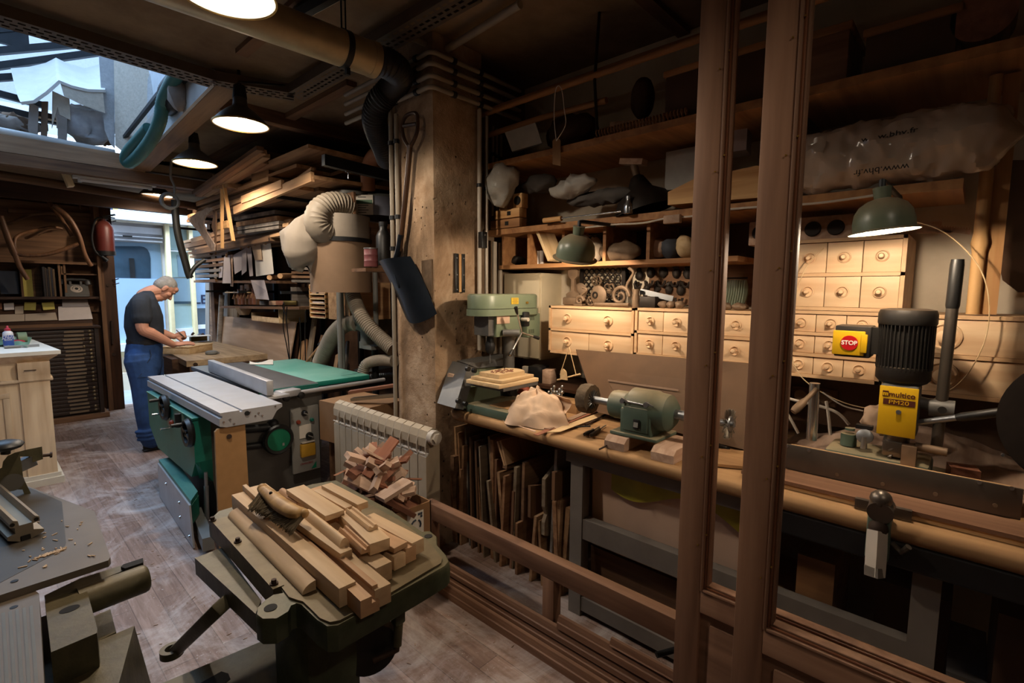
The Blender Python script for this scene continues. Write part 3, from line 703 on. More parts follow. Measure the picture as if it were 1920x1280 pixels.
note('sticky_note', [(81, 583), (103, 581), (101, 567), (78, 569)], 'note_yellow', 'yellow note nearest the telephone papers', 'note', G, lift=.012)
note('sticky_note', [(8, 583), (27, 582), (26, 569), (7, 570)], 'note_white', 'white note at the left of the yellow notes', 'note', G, lift=.012)
note('sticky_note', [(-8, 582), (4, 581), (3, 569), (-8, 570)], 'note_brown', 'orange-brown note cut by the left edge of the picture', 'note', G, lift=.012)
note('sticky_note', [(28, 589), (44, 588), (44, 574), (28, 575)], 'note_cream', 'grey-cream slip between the white and the yellow note', 'note', G)
YB = 8.34
z0 = at(90, 556, y=8.1).z; z1 = at(90, 494, y=8.1).z; z2 = at(90, 478, y=8.1).z; xr1 = at(186, 480, y=8.1).x
t = thing('pigeonhole_shelf', 'dark open pigeonhole shelf on the wall above the drawer cabinet', 'shelf', (.4, 8.2, z0))
B().bx(-.4, xr1, 8.1, YB, z0 - .03, z0).build('shelf_board', 'dark_wood', t, 0)
B().bx(-.4, xr1, 8.08, YB, z1, z1 + .03).build('shelf_board', 'old_wood', t, 0)
B().bx(-.4, xr1, YB, YB + .03, z0 - .2, 2.62).build('back_panel', 'old_wood', t, 0)
B().bx(xr1 - .03, xr1, 8.05, YB, ZD + .3, 2.62).build('side_panel', 'old_wood_z', t, 0)
for px in (40, 112, 122): x = at(px, 520, y=8.1).x; B().bx(x - .01, x + .01, 8.1, YB, z0, z1).build('divider', 'old_wood_z', t, 0)
b = B(); xa, xb = at(114, 505, y=8.1).x, at(181, 505, y=8.1).x; za, zb = at(150, 513, y=8.1).z, at(150, 500, y=8.1).z
b.bx(xa, xb, 8.1, YB, za - .015, za).bx(xa, xa + .015, 8.1, YB, za, zb).build('narrow_shelf', 'old_wood', t, 0)
paint('slate_blue', '3c3f46', .7, 0, .1)
p, q = at(2, 552, y=8.16), at(33, 509, y=8.16)
tag(B().box(((p.x + q.x) / 2, 8.2, (p.z + q.z) / 2 + .005), (q.x - p.x, .02, q.z - p.z), rot(-4, 0, 0)).build('framed_print', 'slate_blue', None), 'blue-grey framed sheet leaning at the left of the pigeonholes', 'picture')
cols = ['2a2526', '3a2f28', '241f22', '4a3c2c', '2c2a30', '5a4632']
for k in range(6):
 paint('spine%d' % k, cols[k], .8, 0, .1)
 x = at(84 + k * 3.6, 540, y=8.15).x; h = (z1 - z0) * (.9 - .03 * (k % 3))
 o = B().bx(x - .012, x + .012, 8.12, 8.3, z0 + .001, z0 + h, .002).build('folder', 'spine%d' % k, None)
 tag(o, '%s dark folder upright in the pigeonhole left of the telephone' % ('leftmost', 'second', 'third', 'fourth', 'fifth', 'rightmost')[k], 'folder', 'folders in the pigeonhole')
x = at(52, 540, y=8.15).x
tag(B().bx(x - .05, x + .05, 8.24, 8.26, z0 + .001, z0 + .32).build('card', 'note_yellow', None), 'dull yellow card standing at the back of the pigeonhole', 'card')
x = at(59, 545, y=8.2).x
paint('phone_grey', '4d4a46', .4, 0, .08); paint('dial_pale', '9b8d80', .5, 0, .05)
c = at(145, 555, y=8.12); c.z = z0 + .001
t = thing('telephone', 'old grey rotary dial telephone on the pigeonhole shelf', 'telephone', c)
b = B(); w = .115; prof = [(-.0, 0), (-.0, .035), (.1, .15), (.16, .15), (.2, .04), (.2, 0)]
b.prism([(p[0], p[1]) for p in prof], c + V((-w, -.03, 0)), (0, 1, 0), (0, 0, 1), -2 * w if False else 2 * w); b.build('body', 'phone_grey', t, 30)
n = V((0, -.115, .1)).normalized(); dc = c + V((0, .025, .085))
B().lathe([(.058, 0), (.058, .012), (.05, .016)], dc, n, 24).build('dial', 'dial_pale', t); B().lathe([(.018, .016), (.018, .02)], dc, n, 16).build('dial_centre', 'black_plastic', t)
fm = frame(n)
for k in range(10):
 a = R(-60 + k * 27); p = dc + fm @ V((.038 * math.cos(a), .038 * math.sin(a), .0165)); B().cyl(p, p + n * .001, .007, n=10).build('finger_hole', 'phone_grey', t)
hz = c + V((0, .08, .19))
B().tube(spline([hz + V((-.13, 0, -.02)), hz + V((-.09, 0, .015)), hz + V((0, 0, .02)), hz + V((.09, 0, .015)), hz + V((.13, 0, -.02))], 5), .02, 10).build('handset', 'phone_grey', t)
for s in (-1, 1): B().cyl(hz + V((s * .115, 0, .015)), hz + V((s * .125, -.01, -.045)), .03, .034).build('ear_cup', 'phone_grey', t)
b = B(); b.box(c + V((-.05, .08, .165)), (.02, .05, .04)); b.box(c + V((.05, .08, .165)), (.02, .05, .04)); b.build('cradle', 'phone_grey', t)
wood('chair_wood', '4a2f1d', '7b5334', 'z', rough=.5)
def limb(t, name, pts, r0, r1=None, y0=7.85, y1=7.85, mt='chair_wood'):
 k = len(pts); q = spline([at(x, y, y=y0 + (y1 - y0) * i / (k - 1)) for i, (x, y) in enumerate(pts)], 6); r1 = r0 if r1 is None else r1
 B().tube(q, [r0 + (r1 - r0) * i / (len(q) - 1) for i in range(len(q))], 10).build(name, mt, t)
t = thing('chair_frame', 'bare curved wooden chair frame hanging on the wall above the telephone', 'chair frame', at(95, 480, y=7.85), 'chair frames hung on the wall')
limb(t, 'leg', [(66, 315), (94, 382), (116, 412), (135, 443)], .022, .02, 7.95, 7.8); limb(t, 'leg', [(100, 385), (128, 408), (147, 440), (158, 475), (171, 499)], .03, .022, 7.75, 7.75)
limb(t, 'leg', [(0, 405), (16, 448), (28, 475), (37, 500), (52, 524)], .03, .022, 7.75, 7.75)
limb(t, 'seat_rail', [(28, 476), (60, 479), (100, 474), (147, 457)], .022, .022, 7.75, 7.75); limb(t, 'seat_rail', [(29, 478), (27, 455), (31, 444), (48, 436), (94, 426), (117, 429)], .018, .018, 7.8, 7.95)
limb(t, 'curved_brace', [(4, 425), (12, 450), (24, 478), (32, 478)], .012, .012, 7.9, 7.9)
t = thing('chair_frame', 'dark chair frame hung high on the wall left of the street door', 'chair frame', at(60, 350, y=8.2), 'chair frames hung on the wall')
limb(t, 'seat_rail', [(-10, 332), (20, 331), (58, 331)], .016, .016, 8.2, 8.2, 'old_wood'); limb(t, 'seat_rail', [(-10, 350), (60, 356), (135, 364), (147, 380), (152, 392)], .012, .012, 8.15, 8.15, 'old_wood')
limb(t, 'leg', [(-4, 418), (20, 418), (60, 402), (110, 400)], .018, .018, 8.2, 8.2, 'old_wood'); limb(t, 'stretcher', [(70, 440), (90, 431), (112, 428)], .014, .014, 8.25, 8.25, 'old_wood')
plank('hanging_batten', at(15, 395, y=8.28), at(172, 404, y=8.28), .05, .04, 'old_wood', 'brown batten carrying the chair frames on the left wall', 'batten')
wood('counter_pine', 'b99e80', 'd9c4a6', 'z', rough=.6, fine=18)
ZT = 1.10
fr = at(115, 657, z=ZT); XK = fr.x
t = thing('counter', 'pale pine counter with a white top and carved corbel at the left edge', 'counter', (-.2, 5.45, 0))
B().prism([(-1.2, 5.40), (XK, 5.40), (XK - .1, 6.9), (-1.2, 6.9)], (0, 0, ZT - .03), (1, 0, 0), (0, 1, 0), .03).build('counter_top', 'white_paint', t, 0)
b = B(); rg = []
for o, z in ((.0, ZT - .03), (.012, ZT - .045), (.045, ZT - .07), (.06, ZT - .085)):
 rg.append([(-1.2, 5.41 + o, z), (XK - .012 - o, 5.41 + o, z), (XK - .11 - o, 6.88, z), (-1.2, 6.88, z)])
b.rings(rg); b.build('cornice', 'counter_pine', t, 0)
yb = 5.48; xs = XK - .075
B().bx(-1.2, xs, yb, 6.86, .09, ZT - .08).build('carcass', 'counter_pine', t, 0)
xp0 = at(44, 800, y=yb).x
B().bx(xp0, xs + .0, yb - .02, yb, .09, .87).build('pilaster', 'counter_pine', t, 0)
b = B(); pr = [(0, 0), (-.035, .0), (-.035, .015), (-.04, .05), (-.06, .1), (-.062, .15), (0, .15)]
b.prism(pr, (xp0 - .005, yb, ZT - .235), (0, 1, 0), (0, 0, 1), xs - xp0 + .01); b.build('corbel', 'counter_pine', t, 40)
b = B(); b.bx(-1.2, xs + .02, yb - .03, yb, .855, .88, .006); b.bx(xs, xs + .02, yb, 6.86, .855, .88); b.build('moulding', 'counter_pine', t)
b = B()
for x0, x1, z0_, z1_ in ((-.5, xp0 - .06, .74, .78), (-.5, xp0 - .06, .16, .2), (xp0 - .1, xp0 - .06, .2, .74)): b.bx(x0, x1, yb - .012, yb, z0_, z1_, .005)
b.build('panel_moulding', 'counter_pine', t)
B().bx(-1.2, xs + .035, yb - .05, 6.9, 0, .055).bx(-1.2, xs + .02, yb - .035, 6.88, .055, .09).build('plinth', 'white_paint', t, 0)
B().bx(xp0 + .03, xp0 + .1, yb - .062, yb - .06, ZT - .15, ZT - .144).build('mark', 'rusty_iron', t, 0)
paint('label_blue', '2f4f9c', .4, 0, .1); paint('plastic_white', 'cfcfd4', .35, 0, .03); paint('cap_red', 'a83242', .4, 0, .05); paint('green_film', '6f9a86', .35, 0, .15); paint('tape_green', '6e7f60', .5, 0, .1)
c = at(17, 650, z=ZT)
t = thing('glue_bottle', 'white glue bottle with a blue label and red nozzle cap on the counter', 'bottle', c)
k = (at(28, 650, y=c.y).x - at(7, 650, y=c.y).x) / 2
B().lathe([(k * .92, 0), (k, .008), (k, k * 3.3), (k * .9, k * 3.75), (k * .5, k * 4.1), (k * .45, k * 4.2)], c, n=24).build('bottle_body', 'plastic_white', t)
B().lathe([(k * 1.01, k * .35), (k * 1.015, k * .4), (k * 1.015, k * 3.0), (k * 1.01, k * 3.05)], c, n=24, cap=False).build('label', 'label_blue', t)
for j, (s_, zz, sz) in enumerate((('PROS', 2.75, .03), ('ACROS', 2.2, .024), ('BLANC', 1.8, .016))): text('lettering', s_, c + V((0, -k * 1.03, k * zz)), sz, (1, 0, 0), (0, 0, 1), 'plastic_white', t)
B().lathe([(k * .6, k * 4.15), (k * .6, k * 4.6), (k * .3, k * 4.75), (k * .2, k * 5.3), (k * .12, k * 5.4)], c, n=20).build('cap', 'cap_red', t)
c = at(42, 643, z=ZT)
t = thing('tape_roll', 'roll of greenish tape lying on the counter behind the glue bottle', 'tape', c)
B().lathe([(.03, -.03), (.05, -.03), (.05, .03), (.03, .03)], c + V((0, 0, .05)), (1, .1, 0), 24, False).build('tape', 'tape_green', t); B().lathe([(.027, -.03), (.03, -.03), (.03, .03), (.027, .03)], c + V((0, 0, .05)), (1, .1, 0), 24, False).build('core', 'note_cream', t)
c = at(33, 640, z=ZT + .02)
tag(B().sph(c, .05, (1.1, .6, .35)).noise(.01, 20).build('cloth', 'cap_red', None), 'small crumpled red cloth beside the glue bottle', 'cloth')
def bagf(u, v):
 p = at(-6, 650, z=ZT).lerp(at(52, 652, z=ZT), u).lerp(at(-6, 634, z=ZT).lerp(at(60, 634, z=ZT), u), v)
 p.z = ZT + .006 + .012 * (1 + math.sin(u * 9 + v * 5)) * math.sin(PI * u); return p
tag(B().sheet(bagf, 14, 8, .003).build('plastic_film', 'green_film', None, 60), 'pale green plastic film spread under the glue bottle', 'film')
a, c = at(8, 651, z=ZT + .012), at(74, 647, z=ZT + .012)
t = thing('chisel', 'long grey chisel lying along the front edge of the counter', 'chisel', a)
B().cyl(a, a.lerp(c, .45), .014, .012, 10).build('handle', 'grey_paint', t); B().box(a.lerp(c, .72), ((c - a).length * .55, .022, .006), frame(c - a) @ rot(0, 90, 0) @ rot(0, 0, 0)).build('blade', 'steel', t)
wood('beech_top', '8f7a60', 'c0a684', 'y', rough=.6); wood('bench_dark', '3c2a1d', '5c4230', 'y', rough=.7)
t = thing('workbench', 'heavy joiner\'s workbench with a worn pale top and dark frame', 'workbench', (1.9, 7, 0))
B().prism([(1.46, 5.97), (2.29, 6.015), (2.32, 8.1), (1.6, 8.1)], (0, 0, .79), (1, 0, 0), (0, 1, 0), .06).build('worktop', 'beech_top', t, 0)
B().bx(1.49, 2.28, 5.985, 6.06, .66, .79).bx(1.5, 1.58, 6.0, 8.05, .66, .79).bx(2.2, 2.28, 6.0, 8.05, .66, .79).build('apron', 'bench_dark', t, 0)
for x in (1.55, 2.2):
 for y in (6.12, 7.95): B().bx(x - .06, x + .06, y - .06, y + .06, 0, .7).build('leg', 'bench_dark', t, 0)
B().bx(1.5, 2.25, 6.1, 8.0, .2, .24).build('shelf', 'bench_dark', t, 0)
B().bx(1.43, 1.5, 6.4, 6.9, .62, .83).build('vice_jaw', 'bench_dark', t, 0)
p = at(366, 683, y=5.975); B().cyl(p, p + V((0, -.02, 0)), .02).build('bolt', 'rusty_iron', t)
B().box(at(328, 660, z=.853), (.28, .05, .004), rot(0, 0, 60)).build('planing_stop', 'rusty_iron', t)
def blob(name, parts, mt, par, voxel=.008, smooth=3):
 """one continuous surface grown from overlapping limbs"""
 b = B()
 for p in parts: p(b)
 bmesh.ops.recalc_face_normals(b.bm, faces=b.bm.faces)
 me = bpy.data.meshes.new(name); b.bm.to_mesh(me); b.bm.free()
 o = bpy.data.objects.new(name, me); COL.objects.link(o)
 r = o.modifiers.new('r', 'REMESH'); r.mode = 'VOXEL'; r.voxel_size = voxel
 s = o.modifiers.new('s', 'SMOOTH'); s.factor = .5; s.iterations = smooth
 dg = bpy.context.evaluated_depsgraph_get(); dg.update()
 m2 = bpy.data.meshes.new_from_object(o.evaluated_get(dg)); bpy.data.objects.remove(o)
 b2 = B(); b2.bm.from_mesh(m2); bpy.data.meshes.remove(m2)
 return b2.build(name, mt, par, 180)
def lim(pts, radii, n=14, flat=1.0, k=5):
 """tapering limb through pts"""
 def f(b):
  q = spline(pts, k); m = len(radii) - 1; rr = []
  for i in range(len(q)):
   u = i / (len(q) - 1) * m; a = min(int(u), m - 1); rr.append(radii[a] + (radii[a + 1] - radii[a]) * (u - a))
  b.tube(q, rr, n, True, flat)
  b.sph(q[0], rr[0] * .98, n=12); b.sph(q[-1], rr[-1] * .98, n=12)
 return f
def ell(c, r, m=None):
 return lambda b: b.sph(c, 1, r, m, 18)
def body_rings(rows, n=20):
 """rows = (front px, back px, py, half width, centre y)"""
 def f(b):
  rg = []
  for xf, xb, py, hw, yc in rows:
   a, c = at(xb, py, y=yc), at(xf, py, y=yc); cx, rx = (a.x + c.x) / 2, (c.x - a.x) / 2; z = (a.z + c.z) / 2
   rg.append([V((cx + rx * (abs(math.cos(q)) ** .8) * (1 if math.cos(q) > 0 else -1), yc + hw * (abs(math.sin(q)) ** .85) * (1 if math.sin(q) > 0 else -1), z)) for q in [2 * PI * i / n for i in range(n)]])
  b.rings(rg)
 return f
paint('skin', 'c08a72', .55, 0, .08, 14); paint('tshirt', '2a2f38', .9, 0, .12, 12, .1); paint('denim', '284778', .85, 0, .22, 16, .15); paint('hair_grey', '8d8a86', .8, 0, .2, 40, .4)
paint('belt_dark', '1f1d20', .6, 0, .1); paint('shoe_dark', '1c1b1c', .6, 0, .1); paint('lip', '9a5a50', .5, 0, .02); paint('brow_grey', '5a4a42', .9, 0, .1)
YM = 6.03
man = thing('person', 'grey-haired man in a dark T-shirt and blue jeans writing at the workbench', 'person', at(283, 838, z=0))
J = lambda px, py, y: at(px, py, y=y)
hc = J(309.5, 541.5, YM); hf = V((.60, 0, -.80)); hu = V((.80, 0, .60)); hs = V((0, 1, 0))
HM = Matrix((hf, hs, hu)).transposed()
H = lambda f, s, u: hc + hf * f + hs * s + hu * u
head = [ell(H(-.012, 0, .03), (.096, .076, .088), HM), ell(H(-.03, 0, .005), (.08, .07, .075), HM), ell(H(.025, 0, -.03), (.065, .062, .075), HM), ell(H(.038, 0, -.075), (.045, .045, .042), HM), ell(H(.058, 0, -.098), (.024, .028, .018), HM),
  ell(H(.068, 0, .03), (.022, .05, .02), HM), ell(H(.055, 0, .06), (.035, .055, .035), HM), lim([H(.07, 0, .015), H(.1, 0, -.025)], [.011, .014]), ell(H(.105, 0, -.032), (.014, .013, .012), HM), ell(H(.092, .012, -.038), (.012, .008, .008), HM), ell(H(.092, -.012, -.038), (.012, .008, .008), HM),
  ell(H(.052, .045, -.018), (.026, .022, .022), HM), ell(H(.052, -.045, -.018), (.026, .022, .022), HM), ell(H(.078, 0, -.062), (.014, .024, .009), HM), ell(H(.074, 0, -.076), (.014, .022, .009), HM)]
for s in (-1, 1): head += [ell(H(-.015, s * .078, -.012), (.021, .009, .033), HM), ell(H(-.012, s * .084, .006), (.016, .006, .014), HM)]
neck = [lim([J(270, 555, YM), J(283, 547, YM), J(297, 544, YM)], [.07, .062, .06]), lim([J(278, 560, YM), J(296, 556, YM)], [.055, .05])]
rsh, rel, rwr = J(263, 570, 5.83), J(268, 617, 5.79), J(325, 646, 5.84)
lsh, lel, lwr = J(270, 568, 6.24), J(290, 620, 6.27), J(326, 631, 6.15)
def hand(wr, fwd, side, up, curl, spread, thumbside, sc=1.0):
 """palm, four bent fingers and a thumb leaving the side of the palm"""
 fwd, up = V(fwd).normalized(), V(up).normalized(); sd = fwd.cross(up).normalized() * thumbside
 P_ = []
 pc = wr + fwd * .05 * sc
 M3 = Matrix((fwd, sd, up)).transposed()
 P_.append(ell(pc, (.052 * sc, .042 * sc, .017 * sc), M3)); P_.append(lim([wr, pc], [.027 * sc, .025 * sc], flat=.8))
 for i, (o, L) in enumerate(((.03, .073), (.01, .082), (-.011, .076), (-.03, .06))):
  b0 = wr + fwd * .09 * sc + sd * o * sc; d = (fwd + sd * o * spread * 6).normalized(); pts = [b0]; a = 0; p = b0
  for seg in (.42, .32, .26):
   a += curl; dd = d * math.cos(a) - up * math.sin(a); p = p + dd * L * seg * sc; pts.append(p)
  P_.append(lim([wr + fwd * .055 * sc + sd * o * .8 * sc] + pts, [.011 * sc, .0105 * sc, .0095 * sc, .009 * sc, .0075 * sc], 8, k=3))
 b0 = wr + fwd * .03 * sc + sd * .03 * sc
 P_.append(lim([b0, b0 + (fwd * .5 + sd * .7 - up * .1) * .04 * sc, b0 + (fwd * .85 + sd * .75 - up * .3 * (1 + curl)) * .062 * sc, b0 + (fwd * 1.0 + sd * .6 - up * .5 * (1 + curl)) * .082 * sc], [.014 * sc, .0125 * sc, .011 * sc, .009 * sc], 8, k=3))
 return P_
rh = hand(rwr, (1, .12, .06), None, (-.15, -.25, 1), .10, 1.3, -1, 1.12)
lh = hand(lwr, (.9, -.35, .25), None, (.1, -.75, .6), .95, .3, 1, 1.05)
torso = [body_rings([(300, 240, 655, .17, YM), (300, 240, 625, .165, YM), (298, 240, 600, .18, YM), (290, 246, 575, .17, YM), (284, 258, 558, .1, YM)])]
arms = [lim([rsh, rsh.lerp(rel, .5), rel, rel.lerp(rwr, .25), rel.lerp(rwr, .65), rwr], [.062, .06, .05, .053, .042, .03]), lim([lsh, lsh.lerp(lel, .5), lel, lel.lerp(lwr, .25), lel.lerp(lwr, .65), lwr], [.06, .055, .047, .05, .04, .029])]
legs = [lim([J(265, 668, 5.93), J(274, 750, 5.9), J(284, 826, 5.9)], [.085, .06, .045]), lim([J(272, 668, 6.13), J(280, 745, 6.13), J(287, 822, 6.1)], [.085, .06, .045])]
blob('body', head + neck + torso + arms + legs + rh + lh, 'skin', man, .0045, 2)
blob('hair', [ell(H(-.022, 0, .042), (.093, .079, .086), HM), ell(H(-.05, 0, .0), (.066, .074, .07), HM)], 'hair_grey', man, .005, 2)
for s in (-1, 1):
 B().sph(H(.074, s * .03, .012), .011, (.8, 1.2, .7), HM, 10).build('eye', 'brow_grey', man); B().sph(H(.084, s * .032, .03), .012, (.6, 1.9, .5), HM, 10).build('eyebrow', 'brow_grey', man)
B().sph(H(.085, 0, -.069), .01, (.7, 2.0, .45), HM, 10).build('lips', 'lip', man)
sh_parts = [body_rings([(303, 239, 643, .19, YM), (306, 238, 630, .187, YM), (306, 233, 612, .19, YM), (304, 234, 592, .21, YM), (298, 237, 575, .215, YM), (291, 247, 560, .19, YM), (287, 259, 548, .105, YM), (283, 266, 545, .08, YM)], 26),
   lim([J(266, 562, 5.9), rsh, rsh.lerp(rel, .42), rsh.lerp(rel, .56)], [.075, .082, .082, .083]), lim([J(270, 560, 6.15), lsh, lsh.lerp(lel, .42), lsh.lerp(lel, .56)], [.075, .08, .078, .078])]
o = blob('tshirt', sh_parts, 'tshirt', man, .008, 4)
b = B(); rg = []
for py, e in ((646, .0), (640, .004), (636, .0)):
 a, c = at(237.5, py, y=YM), at(304, py, y=YM); rg.append([V(((a.x + c.x) / 2 + ((c.x - a.x) / 2 + e) * math.cos(q), YM + (.192 + e) * math.sin(q), a.z)) for q in [2 * PI * i / 28 for i in range(28)]])
b.rings(rg); b.build('belt', 'belt_dark', man)
tr = [body_rings([(303, 238, 641, .185, YM), (304, 235, 655, .2, YM), (303, 234, 668, .205, YM), (303, 240, 685, .2, YM), (300, 247, 700, .17, YM)], 24),
 lim([J(262, 675, 5.92), J(270, 715, 5.9), J(272, 760, 5.89), J(277, 795, 5.9), J(284, 824, 5.9)], [.13, .115, .092, .085, .09]), lim([J(280, 675, 6.12), J(284, 715, 6.13), J(286, 755, 6.13), J(288, 795, 6.12), J(290, 818, 6.1)], [.125, .11, .09, .082, .088])]
tr += [lim([J(272 + dx, 806 + i * 7, 5.9) + V((-.08, -.02, 0)), J(276 + dx, 809 + i * 7, 5.82), J(284 + dx, 805 + i * 7, 5.83) + V((.08, 0, 0))], [.018, .02, .018], 8) for i, dx in ((0, 2), (1, 4), (2, 6))]
blob('trousers', tr, 'denim', man, .008, 3)
b = B(); b.tube([J(266, 700, 5.79), J(258, 708, 5.79), J(275, 707, 5.785)], .002, 6); b.tube(spline([J(281, 655, 5.815), J(283, 668, 5.805), J(276, 680, 5.795)], 4), .0025, 6); b.build('pocket_seam', 'tshirt', man)
for nm, px, y in (('shoe', 284, 5.9), ('shoe', 291, 6.1)):
 a = at(px, 828, y=y); a.z = .0
 blob(nm, [ell(a + V((.0, 0, .045)), (.075, .046, .05)), ell(a + V((.1, -.01, .035)), (.09, .048, .036)), (lambda b, a=a: b.bx(a.x - .075, a.x + .17, a.y - .04, a.y + .04, .001, .02))], 'shoe_dark', man, .007, 2)
paint('pencil_dark', '26302c', .4, 0, .05)
a, c = J(330.5, 618.5, 6.12), J(348, 633.5, 6.08)
t = thing('pencil', 'dark pencil held in the man\'s left hand', 'pencil', c)
B().cyl(a, a.lerp(c, .88), .0045, n=8).build('shaft', 'pencil_dark', t); B().cyl(a.lerp(c, .88), c, .0045, .001, 8).build('point', 'pale_wood', t)
a, c = at(356, 664, z=.85), at(399, 656, z=.85); e = at(349, 656.5, z=.85)
d = (c - a); L = d.length; d.normalize(); s = V((-d.y, d.x, 0)); M3 = Matrix((d, s, V((0, 0, 1)))).transposed()
t = thing('wooden_box', 'small pine box under the man\'s right hand', 'box', a)
B().box(a + d * L / 2 + s * .17 + V((0, 0, .038)), (L, .34, .075), M3, .003).build('box_body', 'pale_wood', t); B().box(a + d * L / 2 + s * .17 + V((0, 0, .081)), (L * 1.04, .35, .011), M3, .002).build('box_lid', 'pale_wood', t)
tag(B().box(at(372, 641, z=.85) + V((0, .0, .09)), (.3, .22, .002), rot(0, 0, -12)).build('drawing_sheet', 'paper', None), 'white drawing sheet on the pine box in front of the man', 'paper')
c = at(397, 664, z=.85)
t = thing('tape_measure', 'grey rounded tape measure on the bench beside the pine box', 'tape measure', c)
B().lathe([(.055, 0), (.065, .012), (.062, .03), (.05, .04)], c, n=20).build('case', 'grey_paint', t); B().box(c + V((.05, -.03, .015)), (.04, .02, .02)).build('tab', 'steel', t)
paint('brass_dark', '4f4526', .4, .7, .3)
c = at(373, 640, z=.85)
c = c + V((0, .35, 0)); c = at(372, 637, z=.87); c.z = .85
t = thing('hand_plane', 'small brass and wood hand plane beyond the drawing sheet', 'plane', c)
B().box(c + V((0, 0, .035)), (.22, .06, .07), rot(0, 0, 10), .005).build('stock', 'brass_dark', t); B().sph(c + V((.06, .01, .09)), .025).build('knob', 'dark_wood', t); B().tube(spline([c + V((-.06, 0, .06)), c + V((-.075, 0, .1)), c + V((-.05, 0, .125))], 4), .016, 8).build('tote', 'dark_wood', t); B().box(c + V((.0, 0, .085)), (.02, .045, .07), rot(0, 35, 0)).build('iron', 'steel', t)
paint('foam_white', 'c9c6c2', .85, 0, .06, 10, .2); paint('felt_cream', 'b9ae9f', .95, 0, .1, 30, .4); paint('felt_grey', 'a8a8a8', .95, 0, .12, 26, .5); paint('rag_grey', '8a8078', .95, 0, .2, 9, .3); paint('rag_brown', '6a5443', .95, 0, .2, 9, .3)
paint('teal_hose', '35645f', .45, 0, .15); paint('cloth_pale', 'a5a3a4', .95, 0, .2, 12, .3)
LY = 6.62
a, c = at(-60, 234, y=6.5), at(215, 287, y=6.5)
tag(B().cyl(a, c, .035, n=16).build('gutter_pipe', 'grey_white_paint', None), 'thick grey pipe lying along the far curb of the skylight', 'pipe')
def fold(u, v):
 k = [(20, 128), (55, 125), (85, 118), (105, 108), (125, 118), (160, 128), (195, 118)]; l = [(38, 191), (62, 188), (85, 172), (110, 150), (135, 160), (165, 167), (197, 168)]
 i = min(int(u * 6), 5); f = u * 6 - i
 A = at(*k[i], y=6.95).lerp(at(*k[i + 1], y=6.95), f); Bq = at(*l[i], y=6.35).lerp(at(*l[i + 1], y=6.35), f)
 return A.lerp(Bq, v) + V((0, 0, -.05 * math.sin(PI * v)))
t = thing('foam_mat', 'wavy white foam mat draped over the things stored in the skylight', 'mat', at(110, 170, y=6.4))
B().sheet(fold, 30, 10, .025).build('mat', 'foam_white', t, 70)
b = B(); b.rings([[at(x, y, y=6.37) for x, y in ((112, 152), (150, 166), (193, 172), (197, 212), (150, 195), (120, 180))], [at(x, y, y=6.39) for x, y in ((112, 152), (150, 166), (193, 172), (197, 212), (150, 195), (120, 180))]]); b.build('hanging_edge', 'felt_cream', t, 0)
def panel(name, pts, y0, y1, mt, label, cat, group=None, th=.02):
 n = len(pts); q = [at(x, y, y=y0 + (y1 - y0) * (x - pts[0][0]) / max(1, max(p[0] for p in pts) - pts[0][0])) for x, y in pts]
 b = B(); b.rings([q, [p + V((.004, th, 0)) for p in q]]); return tag(b.build(name, mt, None, 0), label, cat, group)
G = 'felt and foam sheets standing in the skylight'
panel('felt_sheet', [(184, 85), (214, 102), (215, 278), (206, 268), (196, 243), (190, 180)], 6.45, 6.4, 'felt_grey', 'grey felt sheet standing right of the folded foam mat', 'felt sheet', G)
panel('felt_sheet', [(213, 90), (300, 110), (285, 180), (272, 250), (240, 292), (216, 272)], 6.35, 5.75, 'felt_cream', 'widest cream felt sheet hanging to the curb of the skylight', 'felt sheet', G)
panel('felt_sheet', [(291, 110), (304, 118), (300, 190), (278, 230), (247, 252), (256, 205)], 5.75, 5.6, 'felt_grey', 'narrow tapering felt strip in front of the widest cream sheet', 'felt sheet', G)
panel('felt_sheet', [(303, 115), (335, 125), (318, 175), (300, 200)], 5.5, 5.0, 'felt_grey', 'small mottled felt piece beside the dark bundled hose', 'felt sheet', G)
panel('felt_sheet', [(340, 132), (372, 140), (356, 175), (340, 190)], 4.75, 4.45, 'felt_cream', 'cream sheet end at the right corner of the skylight', 'felt sheet', G)
tag(hose([at(x, y, x=q) for x, y, q in ((345, 120, 1.1), (325, 150, 1.1), (306, 190, 1.09), (300, 225, 1.08), (286, 258, 1.06), (262, 290, 1.03), (243, 305, .99), (236, 300, .97), (241, 285, .98), (258, 265, 1.02), (280, 240, 1.06))], .045, .022, .05, 16).build('hose_loop', 'teal_hose', None), 'teal ribbed hose looped over the corner of the skylight', 'hose')
tag(hose([at(x, y, x=q) for x, y, q in ((350, 130, 1.15), (328, 152, 1.15), (312, 175, 1.16), (314, 200, 1.16), (325, 195, 1.15), (326, 180, 1.14))], .06, .03, .06, 14).build('dark_hose', 'dark_hose', None), 'dark bundled hose stuffed behind the skylight rail', 'hose')
tag(B().sph(at(334, 176, x=1.14), .09, (.8, 1, 1.4)).noise(.03, 12).build('sack', 'rag_grey', None), 'grey stuffed sack beside the dark bundled hose', 'sack')
def rag(name, px, py, r, sc, mt, label, seed, cat='rag'):
 return tag(B().sph(at(px, py, y=LY), r, sc, None, 20).noise(r * .35, 3 / r * .6, seed).noise(r * .12, 9 / r * .6, seed).build(name, mt, None, 70), label, cat, 'rags stored on the skylight ledge')
rag('cloth_bundle', 160, 232, .2, (1.15, .6, .95), 'cloth_pale', 'round pale bundle of cloth on the skylight ledge', 3, 'bundle')
rag('rag', 190, 245, .1, (.8, .6, 1.1), 'rag_grey', 'small grey rag squeezed against the felt sheet', 5); rag('rag', 198, 258, .07, (1, .6, 1), 'rag_brown', 'brown rag at the foot of the grey felt sheet', 8)
